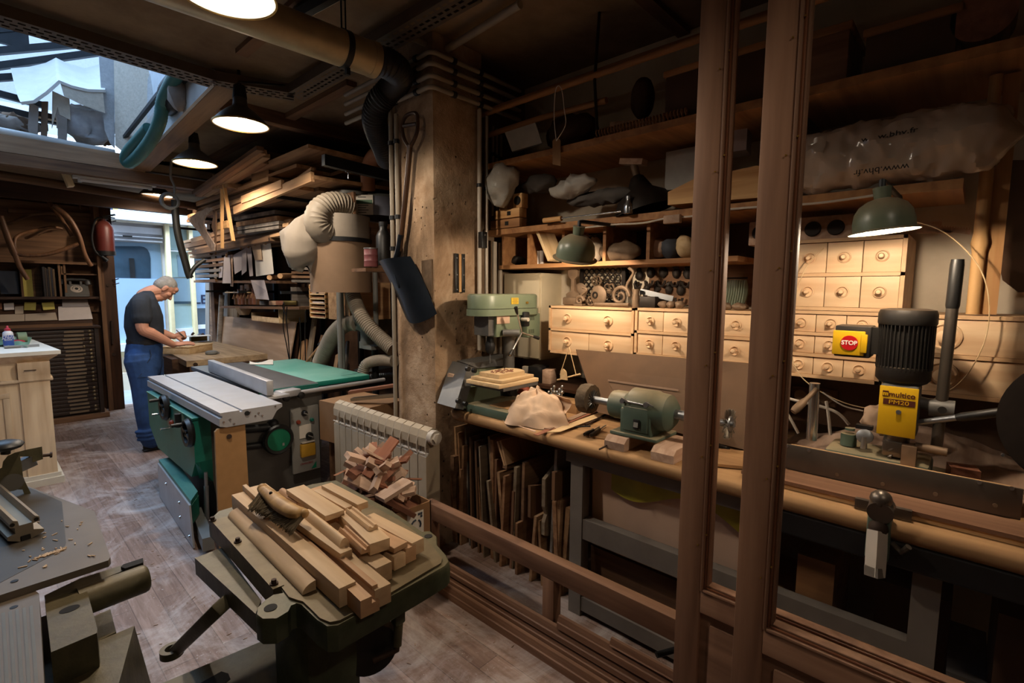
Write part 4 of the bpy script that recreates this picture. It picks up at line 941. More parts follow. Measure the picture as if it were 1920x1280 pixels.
rag('rag', 32, 235, .12, (1.1, .6, .8), 'rag_brown', 'brown rag left of the hanging strips', 9); rag('rag', 8, 228, .16, (1.6, .6, .5), 'rag_grey', 'flat grey rag at the left end of the ledge', 12)
for i, (pts, mt, lb) in enumerate((([(55, 190), (72, 200), (70, 262), (80, 285), (66, 284), (52, 240)], 'rag_grey', 'grey cloth strip hanging at the left under the foam mat'), ([(98, 170), (130, 185), (132, 225), (112, 215), (108, 200), (97, 240)], 'felt_cream', 'cream flap hanging in the middle under the foam mat'), ([(108, 215), (126, 222), (125, 270), (108, 268)], 'rag_grey', 'grey cloth strip hanging below the cream flap'), ([(78, 190), (90, 190), (88, 260), (76, 255)], 'rag_brown', 'brown strip hanging between the grey strip and the cream flap'))):
 panel('cloth_strip', pts, 6.5, 6.48, mt, lb, 'cloth', 'cloth strips under the foam mat')
for i, (x0, y0, x1, y1, lb) in enumerate(((-10, 242, 52, 252, 'lowest thin lath lying on the skylight ledge'), (60, 212, 150, 232, 'long dark lath behind the hanging strips'), (125, 205, 195, 222, 'dark board end under the right side of the foam mat'), (70, 262, 108, 268, 'short lath at the foot of the hanging strips'))):
 plank('lath', at(x0, y0, y=6.75), at(x1, y1, y=6.75), .08, .05, 'dark_wood' if i in (1, 2) else 'grey_board', lb, 'lath', 'laths on the skylight ledge')
paint('machine_green', '176a5b', .42, 0, .15, 5, dust='7fa39a', dustamt=.55); paint('machine_grey', '55534f', .55, .1, .1, 6); paint('saw_top', '5c5d61', .4, .35, .18, 5, dust='8b8780', dustamt=.4)
paint('green_top', '1a8a78', .5, 0, .12, 3, dust='9fc0b4', dustamt=.6); paint('aluminium', 'b4b5b9', .4, .35, .08, 8, dust='b5a694', dustamt=.3); paint('panel_grey', '8a8984', .5, .1, .06); paint('wheel_green', '0f6a4c', .4, 0, .08)
paint('switch_yellow', 'b58a2a', .5, 0, .15); paint('knob_red', '8a3a26', .4, 0, .1); paint('mdf', 'a37c50', .8, 0, .07, 20); paint('print_red', '8c1f24', .6, 0, 0); paint('print_grey', '3a3a3a', .7, 0, 0)
t = thing('panel_saw', 'big green and grey sliding table saw in the middle of the workshop', 'table saw', (1.4, 4.2, 0))
ZS = .88
b = B(); rg = []
for z, x0, y0, y1 in ((0, 1.06, 3.72, 4.75), (.3, 1.02, 3.7, 4.82), (.5, .96, 3.66, 4.86)): rg.append([(x0, y0, z), (1.78, y0 + .0, z), (1.78, 5.0, z), (x0, y1, z)])
b.rings(rg); b.build('base', 'machine_grey', t, 0)
B().bx(.99, 1.79, 3.665, 5.0, .45, .83, .01).build('front_casing', 'machine_grey', t)
b = B(); b.prism([(3.62, .765), (3.62, .48), (3.72, .36), (4.6, .36), (4.84, .5), (4.84, .765)], (.9, 0, 0), (0, 1, 0), (0, 0, 1), .1); b.build('side_casing', 'machine_green', t, 0)
b = B(); b.put([(.9, 3.62, .48), (1.0, 3.62, .48), (1.02, 3.7, .3), (.95, 3.75, .33)], [(0, 1, 2, 3)]); b.bx(.895, 1.0, 3.61, 4.85, .765, .775); b.build('side_flange', 'machine_green', t, 0)
b = B(); b.put([(.9, 3.62, .765), (.9, 3.78, .5), (.93, 3.62, .42)], [(0, 1, 2)]); b.build('side_facet', 'machine_green', t, 0)
b = B(); prof = [(.93, .88), (.93, .866), (.94, .862), (.94, .85), (.925, .846), (.925, .80), (.96, .79), (1.22, .79), (1.25, .84), (1.285, .86), (1.285, .88), (1.05, .88), (1.05, .868), (1.035, .868), (1.035, .88)]
b.rings([[(x, 3.175, z) for x, z in prof], [(x, 4.95, z) for x, z in prof]]); b.build('sliding_table', 'aluminium', t, 0)
b = B()
for x, z in ((.945, .825), (.98, .835), (1.0, .805), (1.09, .86), (1.12, .83), (1.14, .845), (1.16, .825), (1.24, .87)): b.cyl((x, 3.176, z), (x, 3.168, z), .006, n=8)
b.build('end_screw', 'bright_steel', t); B().lathe([(.014, 0), (.014, .008), (.006, .008)], (1.075, 3.175, .855), (0, -1, 0), 14).build('end_knob', 'dark_steel', t)
B().bx(1.0, 1.24, 3.4, 4.9, .74, .79).build('carriage_rail', 'dark_steel', t, 0)
B().bx(1.33, 1.778, 3.7, 5.3, .845, .88, .003).build('saw_table', 'saw_top', t); B().bx(1.78, 2.255, 3.745, 5.17, .84, .88, .006).build('extension_table', 'green_top', t)
B().bx(1.335, 1.775, 3.688, 3.7, .845, .876).build('table_edge', 'machine_green', t, 0)
B().bx(1.34, 1.37, 4.05, 4.8, .8802, .8812).build('blade_slot', 'dark_steel', t, 0)
b = B(); b.lathe([(.0, 0), (.13, 0), (.13, .003), (.0, .003)], (1.355, 4.4, .80), (1, 0, 0), 40); b.build('blade', 'bright_steel', t)
B().box((1.345, 4.15, .935), (.045, 1.4, .1), rot(0, 0, -2.0), .003).build('rip_fence', 'aluminium', t)
B().box((1.305 + .015, 3.452, .93), (.02, .002, .08), rot(0, 0, -2)).build('fence_end', 'dark_steel', t, 0)
b = B(); b.box((1.37, 3.52, .865), (.16, .14, .02), rot(0, 0, 8), .004); b.box((1.5, 3.6, .855), (.16, .1, .05), rot(0, 0, 10), .012); b.build('fence_carrier', 'aluminium', t)
for x, y in ((1.46, 3.545), (1.58, 3.575)): B().lathe([(.024, 0), (.024, .025), (.012, .03)], (x, y, .83), (0, -1, .1), 14).build('clamp_knob', 'black_plastic', t)
B().cyl((1.3, 3.63, .835), (2.35, 3.67, .835), .017).build('fence_rail', 'aluminium', t); B().bx(1.35, 2.35, 3.675, 3.72, .79, .842).build('rail_support', 'dark_steel', t, 0)
for (px, py), nm in (((350, 812), 0), ((306, 764), 1)):
 c = at(px, py, x=.875)
 w = B(); w.lathe([(.062, -.02), (.085, -.028), (.095, -.01), (.085, .012), (.066, .008), (.062, -.02)], c, (-1, 0, 0), 28, False); w.box(c, (.02, .14, .02), rot(20, 0, 0)); w.lathe([(.022, -.03), (.022, .01)], c, (-1, 0, 0), 14)
 o = w.build('hand_wheel', 'black_plastic', t); B().cyl(c + V((-.0, .055, .05)), c + V((-.07, .055, .05)), .012).build('wheel_handle', 'black_plastic', o)
 B().cyl(c, c + V((.04, 0, 0)), .014).build('spindle', 'steel', o)
for px, py in ((300, 750), (297, 776), (313, 803)):
 c = at(px, py, x=.88); B().cyl(c + V((.02, 0, 0)), c + V((-.04, .0, 0)), .009).build('lock_pin', 'bright_steel', t)
c = at(334, 788, x=.87); B().cyl(c + V((0, 0, -.045)), c + V((0, 0, .045)), .02).build('index_handle', 'black_plastic', t)
c = at(322, 792, x=.89); B().sph(c, .018).build('red_knob', 'knob_red', t); c = at(316, 783, x=.897); B().box(c, (.004, .05, .12)).build('scale_plate', 'panel_grey', t, 0)
c = at(521, 823, y=3.62)
w = B(); w.lathe([(.105, 0), (.11, .012), (.1, .03), (.082, .026), (.082, .01)], c, (0, -1, 0), 36, False); o = w.build('hand_wheel', 'black_plastic', t); B().lathe([(.0005, .018), (.084, .018), (.084, .012)], c, (0, -1, 0), 30).build('wheel_disc', 'wheel_green', o)
B().box(c + V((.03, -.02, -.04)), (.014, .002, .02)).build('pointer', 'panel_grey', o, 0)
b = B(); a_, e_ = at(455, 805, y=3.65), at(510, 800, y=3.65); b.cyl(a_, e_, .028); a_, e_ = at(455, 838, y=3.65), at(505, 832, y=3.65); b.cyl(a_, e_, .024); b.sph(at(512, 795, y=3.65), .04); b.build('wheel_bracket', 'dark_steel', t)
p0, p1 = at(548, 890, y=3.655), at(597, 757, y=3.655); w_, h_ = p1.x - p0.x, p1.z - p0.z; cc = V(((p0.x + p1.x) / 2, 3.655, (p0.z + p1.z) / 2))
B().box(cc, (w_ * .98, .02, h_), rot(0, 0, 0), .009).build('control_panel', 'panel_grey', t)
cp = lambda px, py: at(px, py, y=3.643)
for nm, px, py, r, mt, d in (('switch', 570, 774, .022, 'black_plastic', .03), ('button', 559, 791, .016, 'knob_red', .02), ('button', 584, 786, .015, 'machine_green', .02), ('main_switch', 579, 816, .028, 'black_plastic', .03)):
 o = B().lathe([(r, 0), (r, d * .6), (r * .7, d)], cp(px, py), (0, -1, 0), 18).build(nm, mt, t)
 if nm == 'switch' or nm == 'main_switch': B().box(cp(px, py) + V((0, -d, 0)), (r * 1.4, .006, .008), rot(0, 30, 0)).build('pointer', 'panel_grey', o, 0)
B().box(cp(572, 808), (.09, .012, .1)).build('switch_plate', 'paper', t, 0); B().box(cp(576, 842) + V((0, -.01, 0)), (.11, .035, .1), None, .008).build('socket_cover', 'switch_yellow', t)
B().box(cp(576, 828) + V((0, -.012, .004)), (.1, .03, .012), None, .003).build('cover_hinge', 'cable_white', t)
text('lettering', 'L\'INVINCIBILE', cp(575, 868) + V((0, -.001, 0)), .02, (1, 0, .0), (0, 0, 1), 'print_red', t, sx=.8)
b = B(); b.prism([(0, 0), (.04, 0), (.04, .05)], cp(584, 878), (1, 0, 0), (0, 0, 1), .001); b.build('panel_corner', 'wheel_green', t, 0)
a, c = at(402, 812, y=3.16), at(449, 806, y=3.16)
b = B(); b.prism([(-.09, 0), (.09, 0), (.085, .78), (-.065, .78), (-.08, .765)], (.985, 3.22, .002), (1, 0, 0), (0, .0, 1), .02)
t2 = thing('fibreboard', 'tan fibreboard strip standing on end against the saw table', 'board', (.985, 3.21, 0)); o = b.build('board', 'mdf', t2, 0); B().cyl(at(430, 818, y=3.199), at(430, 818, y=3.19), .014).build('hole_ring', 'rusty_iron', t2)
t = thing('outfeed_guard', 'low teal machine guard with a bare metal side plate on the floor', 'machine guard', (.9, 4, 0))
q = [at(298, 866, z=.28), at(326, 860, z=.28), at(371, 926, z=.28), at(358, 945, z=.28)]
b = B(); b.rings([[V((p.x, p.y, .27)) for p in q], [V((p.x, p.y, .3)) for p in q]]); b.build('lid', 'machine_green', t, 0)
b = B(); b.rings([[V((p.x + .004, p.y, .15)) for p in q], [V((p.x + .004, p.y, .27)) for p in q]]); b.build('housing', 'machine_green', t, 0)
a, c = q[0], q[3]
b = B(); b.put([a + V((-.01, 0, -.005)), c + V((-.01, 0, -.005)), V((c.x - .01, c.y - .03, .01)), V((a.x - .01, a.y, .01)), a + V((.0, 0, -.005)), c + V((.0, 0, -.005)), V((c.x, c.y - .03, .01)), V((a.x, a.y, .01))], [(0, 1, 2, 3), (7, 6, 5, 4), (0, 4, 5, 1), (1, 5, 6, 2), (2, 6, 7, 3), (3, 7, 4, 0)]); b.build('side_plate', 'aluminium', t, 0)
for f, z in ((.3, .2), (.72, .2), (.72, .1), (.96, .06)):
 p = a.lerp(c, f); B().lathe([(.012, 0), (.009, .008)], (p.x - .01, p.y, z), (-1, 0, 0), 10).build('screw', 'bright_steel', t)
B().box(at(379, 990, z=.1), (.06, .5, .08), rot(0, 0, -8)).build('beam', 'grey_paint', t, 0)
a = at(389, 1000, z=.02); t = thing('threaded_rod', 'upright threaded steel rod standing behind the cast table', 'rod', a); h = 1.0
top = at(386, 885, y=a.y)
B().cyl(a, top.lerp(a, .22), .014).build('shaft', 'steel', t); B().cyl(top.lerp(a, .22), top, .01).build('thread', 'steel', t)
tag(B().sheet(lambda u, v: at(468 + 44 * u, 683 - 6 * v + 3 * math.sin(5 * u) * v, z=.885 + .03 * u * (1 - u) * v), 8, 3, .001).build('paper_sheet', 'paper', None), 'crumpled white paper lying at the back of the saw table', 'paper')
paint('radiator_cream', 'a99a84', .5, 0, .1, 8); paint('cardboard', '8a6848', .9, 0, .12, 6); paint('box_print', '3a4350', .8, 0, .05)
XRAD, y0, y1 = 1.71, 2.25, 3.34; n = 13
t = thing('radiator', 'cream finned radiator with slatted top in front of the pillar', 'radiator', (XRAD + .05, (y0 + y1) / 2, 0))
w = (y1 - y0) / n
for k in range(n):
 ya = y0 + k * w
 b = B(); pr = [(-.0, .1), (.1, .1), (.1, .74), (.085, .79), (.05, .805), (.015, .79), (.0, .75), (0, .70), (.022, .69), (.022, .66), (.0, .64)]
 b.prism(pr, (XRAD, ya + .004, 0), (1, 0, 0), (0, 0, 1), -(w - .008) if False else (w - .008))
 for v in b.bm.verts: v.co.y = ya + .004 if abs(v.co.y - (ya + .004)) < 1e-6 else ya + w - .004
 b.build('fin', 'radiator_cream', t, 0)
B().bx(XRAD + .03, XRAD + .08, y0 + .01, y1 - .01, .12, .75).build('core', 'radiator_cream', t, 0)
b = B(); b.cyl((XRAD + .04, y0, .755), (XRAD + .04, y0 - .04, .755), .042); b.cyl((XRAD + .04, y0 - .04, .755), (XRAD + .04, y0 - .055, .755), .03, n=6); b.build('end_plug', 'cable_white', t)
b = B(); b.cyl((XRAD + .0, y0 - .01, .66), (XRAD + .0, y1, .66), .004)
for k in range(n): b.tube(spline([(XRAD - .004, y0 + k * w, .66), (XRAD - .006, y0 + k * w, .72), (XRAD + .02, y0 + k * w, .795)], 3), .004, 6)
b.build('grille_wire', 'cable_white', t)
for y in (y0 + .15, y1 - .15): B().bx(XRAD + .03, XRAD + .08, y - .02, y + .02, 0, .12).build('foot', 'radiator_cream', t, 0)
tag(B().box(at(640, 885, y=2.75) * 1, (.12, .02, .001), rot(0, 0, 20)).bx(1.47, 1.59, 2.745, 2.765, .002, .5).build('orange_plate', 'pvc_orange', None), 'rusty orange steel plate standing between the saw and the offcuts', 'plate')
t = thing('cardboard_box', 'brown cardboard box on the floor, brimming with wood offcuts', 'box', (1.46, 2.2, 0))
bx0, bx1, by0, by1, bz = 1.18, 1.56, 2.02, 2.42, .5
b = B(); b.bx(bx0, bx1, by0, by0 + .006, .002, bz).bx(bx0, bx1, by1 - .006, by1, .002, bz).bx(bx0, bx0 + .006, by0, by1, .002, bz).bx(bx1 - .006, bx1, by0, by1, .002, bz).bx(bx0, bx1, by0, by1, .002, .01); b.build('box', 'cardboard', t, 0)
b = B(); b.put([(bx0, by0, bz), (bx0, by1, bz), (bx0 - .1, by1 - .02, bz - .04), (bx0 - .1, by0 + .02, bz - .04)], [(0, 1, 2, 3)]); b.build('flap', 'cardboard', t, 0)
B().box((bx1 - .1, by0 - .002, .4), (.1, .002, .14)).build('printed_label', 'paper', t, 0)
b = B(); q = V((bx1 - .1, by0 - .004, .4))
for k in range(3):
 a = R(90 + 120 * k); b.tube([q + V((.03 * math.cos(a + s), 0, .03 * math.sin(a + s))) for s in (0, .5, 1.0, 1.5)], .005, 6)
for dx, dz in ((.02, .055), (.035, .04), (.035, .055)): b.box(q + V((dx, 0, dz)), (.012, .002, .012))
b.build('printed_mark', 'box_print', t, 0)
rnd = random.Random(5); wood('offcut_light', '9a7b66', 'c9ad97', 'x', rough=.8, rnd=.3); wood('offcut_red', '6d4433', '94654f', 'x', rough=.8, rnd=.3)
B().bx(bx0 + .01, bx1 - .01, by0 + .01, by1 - .01, .012, .46).build('packed_waste', 'offcut_red', t, 0)
for k in range(84):
 u = k / 84; hgt = .48 + .25 * u; rad = .18 * (1 - u) ** .55 + .02
 a = rnd.uniform(0, 2 * PI); rr = rad * math.sqrt(rnd.random())
 c = V((1.37 + rr * math.cos(a) * 1.0, 2.23 + rr * math.sin(a) * 1.15, hgt + .03 * rnd.random()))
 L, w_, h_ = rnd.uniform(.08, .26), rnd.uniform(.025, .07), rnd.uniform(.008, .03)
 if k < 10: L *= .7
 m3 = rot(0, rnd.uniform(-40, 40), rnd.uniform(0, 360)) @ rot(rnd.uniform(-50, 50), 0, 0)
 b = B(); e = rnd.choice((0, 0, .3)); b.prism([(-L / 2, -w_ / 2), (L / 2, -w_ / 2), (L / 2 - e * w_, w_ / 2), (-L / 2, w_ / 2)], (0, 0, -h_ / 2), (1, 0, 0), (0, 1, 0), h_)
 o = b.build('wood_offcut', 'offcut_light' if rnd.random() < .68 else 'offcut_red', None, 0, world=False); o.location = c; o.rotation_euler = m3.to_euler()
 tag(o, 'small wood offcut heaped in the cardboard box by the radiator', 'wood offcut', 'offcuts heaped in the cardboard box')
o = plank('wood_offcut', at(712, 935, y=1.99), at(765, 902, y=1.99), .08, .02, 'offcut_light', 'flat greyish board end lying across the front rim of the offcut box', 'board')
t = tag(B().box((1.95, 3.35, .62), (.4, .5, .3), rot(0, 0, 8)).build('cardboard_carton', 'cardboard', None, 0), 'brown cardboard carton behind the radiator under the saw rail', 'box')
tag(B().bx(1.8, 2.2, 3.15, 3.6, 0, .465).build('storage_crate', 'old_wood', None, 0), 'dark wooden crate carrying the carton behind the radiator', 'crate')
for i, (a, c, lb) in enumerate(((at(655, 735, y=3.3), at(740, 722, y=3.05), 'upper brown lath under the saw rail beside the pillar'), (at(660, 748, y=3.3), at(740, 741, y=3.05), 'lower brown lath under the saw rail beside the pillar'))):
 plank('lath', a, c, .06, .02, 'offcut_red' if i == 0 else 'grey_board', lb, 'lath', 'laths beside the pillar')
wood('sawn_a', '6b4a33', 'a27a57', 'x', rough=.8, rnd=.3); wood('sawn_b', '8a6548', 'c09a72', 'x', rough=.8, rnd=.25); wood('weathered', '5a544e', '8a8178', 'x', rough=.85, rnd=.25); wood('bark_board', '5b4230', '8a6a4e', 'x', rough=.9, rnd=.3)
wood('plywood', '9a7f66', 'b89d84', 'y', rough=.8, fine=10)
RX = 2.34
rnd = random.Random(21)
t = thing('timber_rack', 'steel angle rack carrying the timber along the far right wall', 'rack', (2.6, 6, 0))
for y in (4.75, 5.6, 6.9, 8.2):
 B().bx(2.74, 2.79, y - .02, y + .02, 0, 2.8).build('upright', 'dark_steel', t, 0)
 for z, x in ((2.455, 1.95), (2.15, 2.2), (1.58, 2.3)): B().bx(x, 2.79, y - .015, y + .015, z - .03, z).build('bracket', 'dark_steel', t, 0)
LBT = 'long sawn board in the stack on the top timber rack'
for j, (z, x0, yn, th) in enumerate(((2.475, 1.95, 4.2, .035), (2.525, 1.95, 4.35, .04), (2.575, 1.97, 4.7, .035), (2.63, 1.95, 5.0, .04), (2.68, 2.0, 4.3, .03))):
 x = x0
 while x < 2.75:
  w = rnd.uniform(.14, .26); w = min(w, 2.8 - x)
  if w > .05: plank('sawn_board', (x + w / 2, yn + rnd.uniform(-.1, .25), z), (x + w / 2, 8.1 - rnd.uniform(0, .8), z + rnd.uniform(-.005, .005)), w - .008, th, rnd.choice(('sawn_a', 'sawn_b', 'bark_board')), LBT, 'board', 'boards on the top timber rack')
  x += w
for k, (z, a, lb) in enumerate(((2.46, 3.98, 'lowest broad plywood sheet whose pale end faces the extractor'), (2.70, 4.05, 'upper broad plywood sheet lying askew on the top rack'))):
 plank('plywood_sheet', (2.33, a, z + .05), (2.33, 6.2, z + .05), .8, .03, 'sawn_b', lb, 'board', 'plywood on the top rack', roll=R(-1 + 2 * k))
q = [((440, 395), (586, 331), 1.93, 'sawn_b', .13, 'bright edged pine board on the front of the top rack'), ((455, 375), (530, 345), 1.92, 'sawn_b', .12, 'short pale board above the bright edged one'), ((552, 341), (586, 317), 1.98, 'sawn_b', .04, 'pale batten end near the cardboard box on the top rack')]
for (x0, y0), (x1, y1), xp, mt, w, lb in q: plank('pine_board', at(x0, y0, x=xp), at(x1, y1, x=xp), .03, w * .6, mt, lb, 'board', 'bright boards on the front of the top rack')
for k, (a, c) in enumerate((((366, 362), (488, 278)), ((372, 366), (494, 284)), ((385, 366), (500, 292)), ((400, 362), (497, 303)))):
 plank('moulding', at(*a, x=1.75 + .05 * k), at(*c, x=1.75 + .05 * k), .06, .035, ('old_wood', 'sawn_a', 'sawn_b', 'sawn_a')[k], ('outermost', 'second', 'third', 'innermost')[k] + ' of the long mouldings stored under the ceiling above the rack', 'moulding', 'mouldings under the ceiling')
tag(B().box(at(435, 353, x=1.95), (.25, .3, .06), rot(0, 4, 12)).build('wood_block', 'sawn_b', None), 'small flat stack of planed blocks lying on the top rack', 'block')
a, c = at(399, 330, x=1.8), at(458, 336, x=2.1); plank('cross_batten', a, c, .03, .03, 'sawn_a', 'dark cross batten carrying the mouldings under the ceiling', 'batten')
c = at(517, 327, x=2.15)
t = thing('carton', 'dark cardboard carton sitting on top of the board stack', 'box', c + V((0, 0, -.09)))
B().box(c, (.32, .34, .2), rot(0, 0, 6)).build('box', 'cardboard', t, 0); B().box(c + V((0, -.16, .12)), (.3, .006, .1), rot(40, 0, 6)).build('flap', 'cardboard', t, 0)
b = B()
for k in range(26):
 p = at(545, 313, x=2.4) + V((rnd.uniform(-.18, .18), rnd.uniform(-.2, .2), rnd.uniform(-.1, .02))); d = V((rnd.uniform(-1, 1), rnd.uniform(-1, 1), rnd.uniform(-.4, .6))) * .12
 b.tube(spline([p, p + d + V((0, 0, .05)), p + d * 1.5], 3), .008, 6)
tag(b.build('cable_tangle', 'cable_black', None), 'dark tangle of cable behind the carton on the top rack', 'cable')
tag(B().box(at(675, 320, y=3.6) + V((.4, 0, 0)), (1.4, .05, .08), rot(0, 2, 0)).build('iron_bar', 'dark_steel', None), 'dark iron bar across the drain elbow above the extractor', 'bar')
a = at(653, 322, y=3.57); b = B(); b.cyl(a, a + V((0, 0, -.05)), .005); b.box(a, (.04, .01, .008)); tag(b.build('hook', 'bright_steel', None), 'small white T-shaped hook hanging before the iron bar', 'hook')
LB2 = 'rough board in the stack on the second timber rack'
for j, (z, x0, yn) in enumerate(((2.17, 2.2, 4.9), (2.21, 2.22, 5.0), (2.25, 2.2, 5.05), (2.29, 2.22, 5.2))):
 x = x0
 while x < 2.74:
  w = min(rnd.uniform(.1, .2), 2.78 - x)
  if w > .04: plank('sawn_board', (x + w / 2, yn + rnd.uniform(-.1, .3), z), (x + w / 2, 8.25 + rnd.uniform(-.4, .3) * (j % 2), z), w - .006, .036, rnd.choice(('sawn_a', 'sawn_b', 'bark_board')), LB2, 'board', 'boards on the second timber rack')
  x += w
for k, (a, c, mt, h, lb) in enumerate((((475, 404), (552, 400), 'weathered', .04, 'topmost grey weathered plank with metal end over the filter bag'), ((479, 415), (550, 411), 'sawn_b', .05, 'pale plank between the grey weathered ones'), ((482, 423), (550, 420), 'weathered', .035, 'middle grey weathered plank beside the filter bag'), ((482, 431), (550, 430), 'weathered', .03, 'lowest grey weathered plank beside the filter bag'))):
 p, q = at(*a, x=2.12), at(*a, x=2.12); p2 = V((p.x + .5, p.y + .05, p.z)); plank('grey_plank', p, p2, .9, h, mt, lb, 'plank', 'grey planks ends')
for k, (a, c, h, lb) in enumerate((((372, 474), (520, 446), .07, 'live edged slab carrying the row of pinned papers'), ((358, 462), (475, 437), .06, 'live edged slab above the pinned papers'), ((370, 452), (482, 420), .06, 'pale sawn plank above the live edged slabs'))):
 p, q = at(*a, x=2.28), at(*c, x=2.28); o = plank('live_edge_slab', p, q, .16, h, 'bark_board' if k < 2 else 'sawn_b', lb, 'slab', 'slabs above the papers')
for k in range(5):
 p = at(362 + 4 * k, 452 + 7 * k, x=2.3); plank('sawn_board', p + V((0, .35, 0)), p + V((.02, -.5, .01)), .12, .035, ('sawn_b', 'sawn_a')[k % 2], ('topmost', 'second', 'third', 'fourth', 'lowest')[k] + ' board end poking out beside the street door', 'board', 'board ends beside the street door')
for k in range(6):
 p = at(392, 482 + 9 * k, x=2.42); plank('short_board', p + V((0, .2, 0)), p + V((.0, -1.2 + .1 * k, .0)), .25, .04, rnd.choice(('sawn_a', 'bark_board', 'weathered')), ('topmost', 'second', 'third', 'fourth', 'fifth', 'lowest')[k] + ' board of the pile behind the pinned papers', 'board', 'boards behind the pinned papers')
paint('paper_lilac', 'b3a8a8', .9, 0, .04); paint('paper_beige', 'b79c80', .9, 0, .06)
def pinned(pts, mt, label, bend=.01, x=RX - .03):
 q = [at(px, py, x=x + bend * math.sin(i * 1.7)) for i, (px, py) in enumerate(pts)]
 b = B(); b.rings([q, [p + V((.003, 0, 0)) for p in q]]); o = b.build('pinned_paper', mt, None, 0); tag(o, label, 'paper', 'papers pinned under the slabs')
pinned([(394, 476), (403, 476), (406, 522), (401, 521), (401, 500)], 'paper_beige', 'beige strip at the left end of the pinned papers')
pinned([(404, 474), (413, 472), (418.5, 492), (416, 520), (410, 521), (411, 497)], 'paper_lilac', 'wavy white template second from the left of the pinned papers')
pinned([(420, 480), (431, 478), (433, 531), (417, 531)], 'paper_lilac', 'white sheet third from the left, hanging lowest of the row', .02, RX - .05)
pinned([(430, 478), (436, 477), (437, 537), (432, 536)], 'offcut_light', 'narrow board strip behind the lowest hanging sheet')
pinned([(437, 478), (454, 469), (453, 506), (440, 514)], 'paper_lilac', 'slanted white sheet in the middle of the pinned papers', .02)
pinned([(454, 469), (462, 463), (462, 508), (453, 516)], 'paper_lilac', 'pointed white sheet overlapping the slanted one', .02, RX - .05)
pinned([(462, 463), (470.5, 461), (474, 517), (468, 518)], 'paper_lilac', 'narrow curled strip left of the two big sheets', .02)
pinned([(471, 459), (488, 456), (491, 487), (478, 488)], 'paper_beige', 'small beige sheet pinned over the biggest sheet', .0, RX - .06)
pinned([(478, 487), (490, 487), (489, 456), (507, 452), (513, 513), (480, 518)], 'paper', 'biggest white sheet of the pinned papers', .0, RX - .04)
pinned([(470, 525), (495, 525), (500, 545), (504, 562), (480, 560), (477, 540)], 'paper_lilac', 'curled handwritten sheet hanging below the shelf', .03, RX - .05)
for px, py in ((404, 474), (425, 478), (452, 464), (466, 461), (478, 457), (498, 454)):
 p = at(px, py, x=RX - .07); o = B().box(p, (.02, .012, .05), rot(15, 0, 0)).build('clothes_peg', 'sawn_b', None); tag(o, 'small wooden peg holding the papers under the slab', 'peg', 'pegs on the paper line')
tag(B().tube([at(388, 478, x=RX - .04), at(440, 468, x=RX - .04), at(510, 450, x=RX - .04)], .004, 6).build('paper_line', 'cable_black', None), 'thin wire along the slab that the papers hang from', 'wire')
for (x0, y0), (x1, y1), lb in (((388, 528), (548, 529), 'long brown shelf board under the pinned papers'), ((440, 575), (592, 577), 'cluttered lower shelf under the curled handwritten sheet')):
 p, q = at(x0, y0, x=2.5), at(x1, y1, x=2.5); plank('shelf_board', p, q, .36, .03, 'old_wood', lb, 'shelf', 'shelves under the papers')
LBM = 'wooden moulding plane in the row on the shelf under the papers'
for k in range(7):
 p = at(443 + k * 6.8, 571, x=2.45); L = .19 + .02 * (k % 2)
 t = thing('moulding_plane', LBM, 'plane', p, 'moulding planes on the lower shelf')
 B().bx(p.x - .02, p.x + .12, p.y - .022, p.y + .022, p.z, p.z + L, .003).build('stock', 'offcut_red' if k % 3 else 'old_wood_z', t); B().box((p.x - .025, p.y, p.z + L * .6), (.02, .014, .08), rot(0, 20, 0)).build('wedge', 'sawn_a', t)
p = at(463, 548, x=2.5); plank('short_shelf', at(436, 548, x=2.5), at(480, 548, x=2.5), .2, .015, 'pale_wood', 'short pale shelf above the moulding planes', 'shelf')
for px, w, lb in ((459, .05, 'left small wooden box on the short pale shelf'), (469, .08, 'right small wooden box on the short pale shelf')): p = at(px, 547.5, x=2.48); tag(B().bx(p.x - .04, p.x + .06, p.y - w, p.y + w, p.z, p.z + .07 + w * .4, .003).build('small_box', 'offcut_light', None), lb, 'box', 'boxes on the short shelf')
tag(B().bx(2.42, 2.7, at(548, 560, x=2.42).y, at(572, 560, x=2.42).y + .35, at(560, 576, x=2.42).z, at(560, 538, x=2.42).z).build('grey_case', 'weathered', None), 'upright grey wooden case left of the little pigeonhole unit', 'case')
p0, p1 = at(581, 596, x=2.3), at(609, 533, x=2.3)
ya, yb, za, zb = p1.y, p0.y, at(595, 596, x=2.3).z, at(595, 533, x=2.3).z
t = thing('sandpaper_unit', 'small pine unit of flat shelves full of sheets below the extractor', 'shelf unit', (2.45, (ya + yb) / 2, za))
B().bx(2.3, 2.72, ya, ya + .012, za, zb).bx(2.3, 2.72, yb - .012, yb, za, zb).bx(2.7, 2.72, ya, yb, za, zb).build('side', 'pine', t, 0)
for k in range(8):
 z = za + (zb - za) * k / 7.2
 B().bx(2.3, 2.7, ya, yb, z, z + .01).build('shelf', 'pale_wood', t, 0)
 if k < 7: o = B().box((2.46, (ya + yb) / 2, z + .018), (.3, (yb - ya) * .75, .012), rot(0, 0, rnd.uniform(-3, 3))).build('sheet_stack', rnd.choice(('offcut_light', 'paper_lilac', 'sawn_a', 'offcut_red')), None); tag(o, 'flat stack of abrasive sheets in the little pine unit, shelf %s from the bottom' % ('one', 'two', 'three', 'four', 'five', 'six', 'seven')[k], 'sheets', 'sheets in the little pine unit')
tag(B().bx(2.32, 2.75, ya - .42, ya - .02, za, zb + .02).build('plywood_cabinet', 'sawn_b', None), 'plain tan plywood cabinet end below the extractor drum', 'cabinet')
c = at(458, 590, x=2.4)
t = thing('bowl', 'pale octagonal bowl full of bits under the moulding planes', 'bowl', c)
